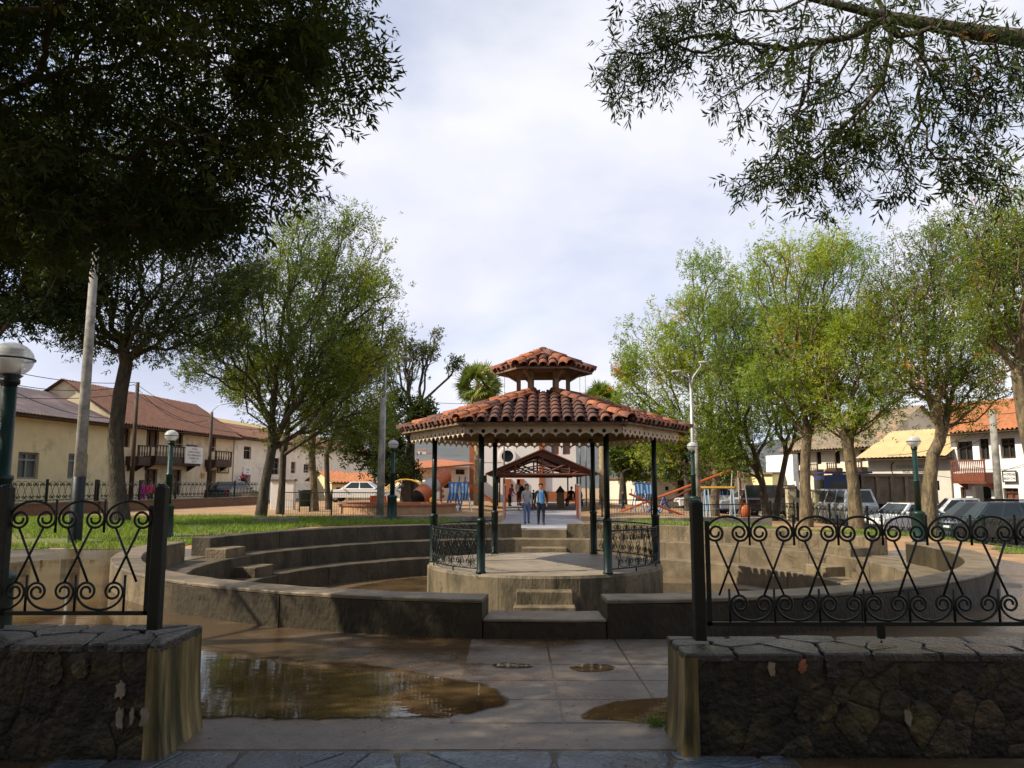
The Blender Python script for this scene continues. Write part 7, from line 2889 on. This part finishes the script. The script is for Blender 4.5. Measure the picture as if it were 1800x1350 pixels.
def person(label, loc, H, face, top, legs_m, inner=None, hair='short', pose='stand', sleeve=True, shoes=None, stride=0.0, arms=(0.10, 0.10), bend=(0.25, 0.25), group=None, lean=0.0, seat=0.45, female=False, arm_fwd=(0, 0)):
    """one skinned body; face = direction in plan the person looks (angle), local -y is forward"""
    t_ = thing('person', label, 'person', loc, face, group)
    V, Rr, E2, TG = [], [], [], []

    def node(p, r, tg, par=None):
        V.append(Vector(p) * H)
        Rr.append((r[0] * H, r[1] * H) if hasattr(r, '__len__') else (r * H, r * H))
        TG.append(tg)
        if par is not None:
            E2.append((par, len(V) - 1))
        return len(V) - 1
    sit = pose == 'sit'
    hz = seat / H + 0.055 if sit else 0.515
    sw = 0.094 if female else 0.112
    up = lambda z, y=0.0: (0, y - lean * (z - 0.515), z - 0.515 + hz)
    pel = node(up(0.515), (0.088, 0.062), 'legs')
    wai = node(up(0.60), (0.078 if female else 0.085, 0.055), 'top', pel)
    che = node(up(0.715), (0.098, 0.063), 'top', wai)
    sho = node(up(0.800), (0.080, 0.050), 'top', che)
    nec = node(up(0.845), 0.030, 'skin', sho)
    hd0 = node(up(0.885, -0.006), (0.038, 0.044), 'skin', nec)
    hd1 = node(up(0.935, -0.004), (0.045, 0.056), 'skin', hd0)
    hd2 = node(up(0.975, 0.004), (0.034, 0.042), 'skin', hd1)
    for i, s in enumerate((-1, 1)):
        ab, bd_, fw = arms[i], bend[i], arm_fwd[i]
        a0 = node(up(0.795)[0:1] and (s * sw, up(0.795)[1], up(0.795)[2]), 0.040, 'top', sho)
        el_ = Vector(V[a0]) / H + Vector((s * ab * 0.5, -fw * 0.6, -0.165))
        el = node(el_, 0.031, 'top' if sleeve else 'skin', a0)
        wr_ = el_ + Vector((s * (ab * 0.1) - s * 0.02, -bd_ * 0.30 - fw * 0.3, -0.135 * math.cos(bd_)))
        wr = node(wr_, 0.020, 'top' if sleeve else 'skin', el)
        pd = (wr_ - el_).normalized()
        pa = node(wr_ + pd * 0.038, (0.024, 0.014), 'skin', wr)
        for q in range(4):
            b0 = wr_ + pd * 0.060 + Vector((0, (q - 1.5) * 0.0125, 0))
            f1 = node(b0, 0.0068, 'skin', pa)
            f2 = node(b0 + pd * (0.022, 0.026, 0.024, 0.017)[q] + Vector((-s * 0.004, 0, 0)), 0.0058, 'skin', f1)
            node(b0 + pd * (0.036, 0.043, 0.040, 0.029)[q] + Vector((-s * 0.012, 0, 0)), 0.0048, 'skin', f2)
        th = node(wr_ + pd * 0.030 + Vector((0, -0.020, 0)), 0.0078, 'skin', pa)
        node(wr_ + pd * 0.052 + Vector((-s * 0.004, -0.032, 0)), 0.0062, 'skin', th)
        st = stride * s
        hp = node((s * 0.050, up(0.49)[1], hz - 0.03), 0.060, 'legs', pel)
        if sit:
            kn = node((s * 0.062, -0.25, hz - 0.02), 0.043, 'legs', hp)
            an = node((s * 0.060, -0.27 - 0.05 * s, 0.045), 0.026, 'legs', kn)
        else:
            kn = node((s * 0.054, -0.015 - st * 0.5, 0.285), 0.042, 'legs', hp)
            an = node((s * 0.052, 0.012 - st, 0.045 + max(0, -st) * 0.12), 0.027, 'legs', kn)
        hl = node(Vector(V[an]) / H + Vector((0, 0.018, -0.022)), 0.024, 'shoe', an)
        node(Vector(V[an]) / H + Vector((s * 0.006, -0.085, -0.025)), (0.026, 0.020), 'shoe', an)
    me = bpy.data.meshes.new('body_src')
    me.from_pydata(V, E2, [])
    o = bpy.data.objects.new('body_src', me)
    COL.objects.link(o)
    sk = o.modifiers.new('skin', 'SKIN')
    sk.use_smooth_shade = True
    sv = me.skin_vertices[0].data
    for i, r in enumerate(Rr):
        sv[i].radius = r
        sv[i].use_root = (i == 0)
    ss = o.modifiers.new('sub', 'SUBSURF')
    ss.levels = ss.render_levels = 1
    dg = bpy.context.evaluated_depsgraph_get()
    dg.update()
    out = bpy.data.meshes.new_from_object(o.evaluated_get(dg))
    bpy.data.objects.remove(o, do_unlink=True)
    mats = {'top': top, 'legs': legs_m, 'skin': skin, 'shoe': shoes or shoe_m, 'inner': inner or top}
    keys = list(mats)
    out.materials.clear()
    for kk in keys:
        out.materials.append(mats[kk])
    A_ = np.array([(*V[a], *V[b_]) for a, b_ in E2])
    tags = [TG[b_] for a, b_ in E2]
    lo = min(v.co.z for v in out.vertices)
    for poly in out.polygons:
        c = np.array(poly.center)
        ab_ = A_[:, 3:] - A_[:, :3]
        s_ = np.clip(((c - A_[:, :3]) * ab_).sum(1) / np.maximum(1e-9, (ab_ ** 2).sum(1)), 0, 1)
        dd = np.linalg.norm(c - A_[:, :3] - ab_ * s_[:, None], axis=1)
        tg = tags[int(np.argmin(dd))]
        if tg == 'top' and inner and poly.normal.y < -0.25 and abs(c[0]) < 0.045 * H:
            tg = 'inner'
        if tg == 'legs' and c[2] > (hz + 0.035) * H:
            tg = 'top'
        poly.material_index = keys.index(tg)
    body = link_mesh('body', out, None, t_, loc=(0, 0, -lo if not sit else 0.0))
    dz = -lo if not sit else 0.0
    hc_ = Vector(V[hd1])
    mb = MB()
    hz_ = hc_.z + 0.012 * H + dz
    for a_ in range(1):
        mb.ell((hc_.x, hc_.y + 0.008 * H, hz_ + 0.012 * H), 0.056 * H, 0.064 * H, 0.056 * H, 14, 8)
    mb.v = [(x, (y if z > hz_ + 0.012 * H else max(y, hc_.y - 0.012 * H)), z) for x, y, z in mb.v]
    if hair == 'long':
        mb.ell((hc_.x, hc_.y + 0.035 * H, hz_ - 0.055 * H), 0.058 * H, 0.035 * H, 0.095 * H, 12, 8)
    mb.build('hair', hair_m, t_, True)
    eyem = ink_black
    fy = hc_.y - 0.056 * H
    for s in (-1, 1):
        mb = MB()
        mb.ell((hc_.x + s * 0.019 * H, fy + 0.004 * H, hc_.z + dz - 0.004 * H), 0.006 * H, 0.005 * H, 0.004 * H, 8, 6)
        mb.build('eye', eyem, t_, True)
        mb = MB()
        mb.ell((hc_.x + s * 0.048 * H, hc_.y + 0.004 * H, hc_.z + dz - 0.008 * H), 0.006 * H, 0.012 * H, 0.017 * H, 8, 6)
        mb.build('ear', skin, t_, True)
    mb = MB()
    mb.ell((hc_.x, fy - 0.003 * H, hc_.z + dz - 0.020 * H), 0.008 * H, 0.012 * H, 0.014 * H, 8, 6)
    mb.build('nose', skin, t_, True)
    mb = MB()
    mb.ell((hc_.x, fy + 0.008 * H, hc_.z + dz - 0.043 * H), 0.015 * H, 0.006 * H, 0.004 * H, 8, 6)
    mb.build('mouth', M('lips', (0.22, 0.075, 0.06), (0.2, 0.07, 0.055), 5, 0.5), t_, True)
    return t_


def stand(px, py_feet, z):
    p_ = onz(px, py_feet, z)
    return (p_.x, p_.y, z)


c_black, c_blue, c_grey, c_jean = cloth('black', (0.014, 0.014, 0.016)), cloth('sky_blue', (0.12, 0.33, 0.62)), cloth('grey', (0.36, 0.35, 0.33)), cloth('jeans', (0.13, 0.19, 0.34))
c_pink, c_white, c_dark, c_mag, c_redc = cloth('pink', (0.72, 0.16, 0.24)), cloth('white', (0.72, 0.71, 0.70)), cloth('charcoal', (0.035, 0.035, 0.04)), cloth('magenta', (0.62, 0.05, 0.36)), cloth('coral', (0.68, 0.08, 0.15))
mh = lambda px, top, pos: atd(px, top, pos[1]).z - pos[2]
GP = 'people walking on the path'
pos = stand(951, 923, 0.26)
person('person in open black jacket, blue shirt and dark trousers walking toward the arena steps', pos, mh(950, 849, pos), 0.05, c_black, cloth('navy', (0.022, 0.025, 0.038)), inner=c_blue, stride=0.085, arms=(0.06, 0.06), bend=(0.45, 0.45), group=GP)
pos = stand(926, 921, 0.26)
person('person in grey hooded top and blue jeans walking beside the one in the black jacket', pos, mh(926, 850.5, pos), 0.10, c_grey, c_jean, hair='long', stride=-0.075, arms=(0.04, 0.05), bend=(0.9, 0.3), group=GP, female=True, shoes=cloth('brown', (0.10, 0.055, 0.03)))
pos = stand(896, 890, 0.26)
person('person in pink top leaning against the left path handrail', pos, mh(897, 851, pos), 0.9, c_pink, c_dark, lean=0.35, arms=(0.08, 0.08), bend=(0.6, 0.6), group=GP)
pos = stand(912, 889, 0.26)
person('person in white shirt with a dark backpack standing under the canopy', pos, mh(912, 843, pos), 2.4, c_white, cloth('maroon', (0.10, 0.02, 0.035)), arms=(0.1, 0.1), bend=(0.7, 0.7), hair='long', group=GP)
mb = MB()
q = Vector(pos)
t_ = thing('backpack', 'dark backpack on the white-shirted person under the canopy', 'backpack', (q.x + 0.20, q.y - 0.22, q.z + 0.80), 0.6)
mb.ell((0, 0, 0.22), 0.19, 0.12, 0.28, 12, 8)
mb.build('bag', c_dark, t_, True)
mb = MB()
mb.ell((0, -0.10, 0.12), 0.13, 0.06, 0.13, 10, 6)
mb.build('pocket', c_black, t_, True)
pos = stand(938, 889.5, 0.26)
person('small dark-clad person standing far back between the two walkers', pos, mh(938, 861, pos), 0.0, c_dark, c_black, group=GP)
pos = stand(1000, 890, 0.26)
t_ = thing('bench', 'dark bench under the canopy at the right of the path', 'bench', (pos[0] + 0.1, pos[1] + 0.15, 0.26))
mb = MB()
mb.box(-0.9, 0.9, -0.22, 0.22, 0.36, 0.43)
mb.build('seat', wood_dark, t_)
for x in (-0.75, 0.75):
    mb = MB()
    mb.box(x - 0.05, x + 0.05, -0.18, 0.18, 0, 0.36)
    mb.build('leg', iron, t_)
person('person in black lounging on the bench under the canopy', (pos[0] + 0.1, pos[1], 0.26), 1.5, -0.6, c_black, c_dark, pose='sit', seat=0.43, lean=-0.25, group=GP)
person('person in dark red seated at the right end of the bench', (pos[0] + 0.62, pos[1], 0.26), 1.45, -0.2, cloth('dark_red', (0.20, 0.03, 0.03)), c_black, pose='sit', seat=0.43, group=GP)
x = atd(1095, 900, 38).x
person('child in dark jacket with red cap walking in the playground', (x, 38, gh(x, 38)), 1.02, 1.3, c_black, cloth('navy2', (0.03, 0.035, 0.06)), stride=0.05, group='people in the square')
x = atd(1095, 900, 38).x
for px, m_, lab in ((250, c_mag, 'person in magenta behind the left street railing'), (264, c_redc, 'person in coral red behind the left street railing, next to the magenta one')):
    x = atd(px, 870, 43.5).x
    person(lab, (x, 43.5, gh(x, 43.5)), 1.52, 1.2, m_, m_ if m_ is c_mag else c_dark, stride=0.06, group='people in the square', hair='long')
# hanging flower basket by the far doorway
p = atd(421, 838, 58)
t_ = thing('flower_basket', 'pink flower basket hanging beside the far doorway', 'flowers', (p.x + 0.3, p.y, p.z))
rng = np.random.default_rng(5)
mb = MB()
for i in range(26):
    q = rng.normal(size=3) * [0.16, 0.14, 0.2]
    mb.ell(tuple(q), 0.07, 0.07, 0.06, 6, 4)
mb.build('blossoms', c_pink, t_, True)
mb = MB()
mb.lathe([(0, -0.35), (0.18, -0.3), (0.22, -0.1), (0, -0.1)], 10)
mb.build('pot', wood_dark, t_, True)
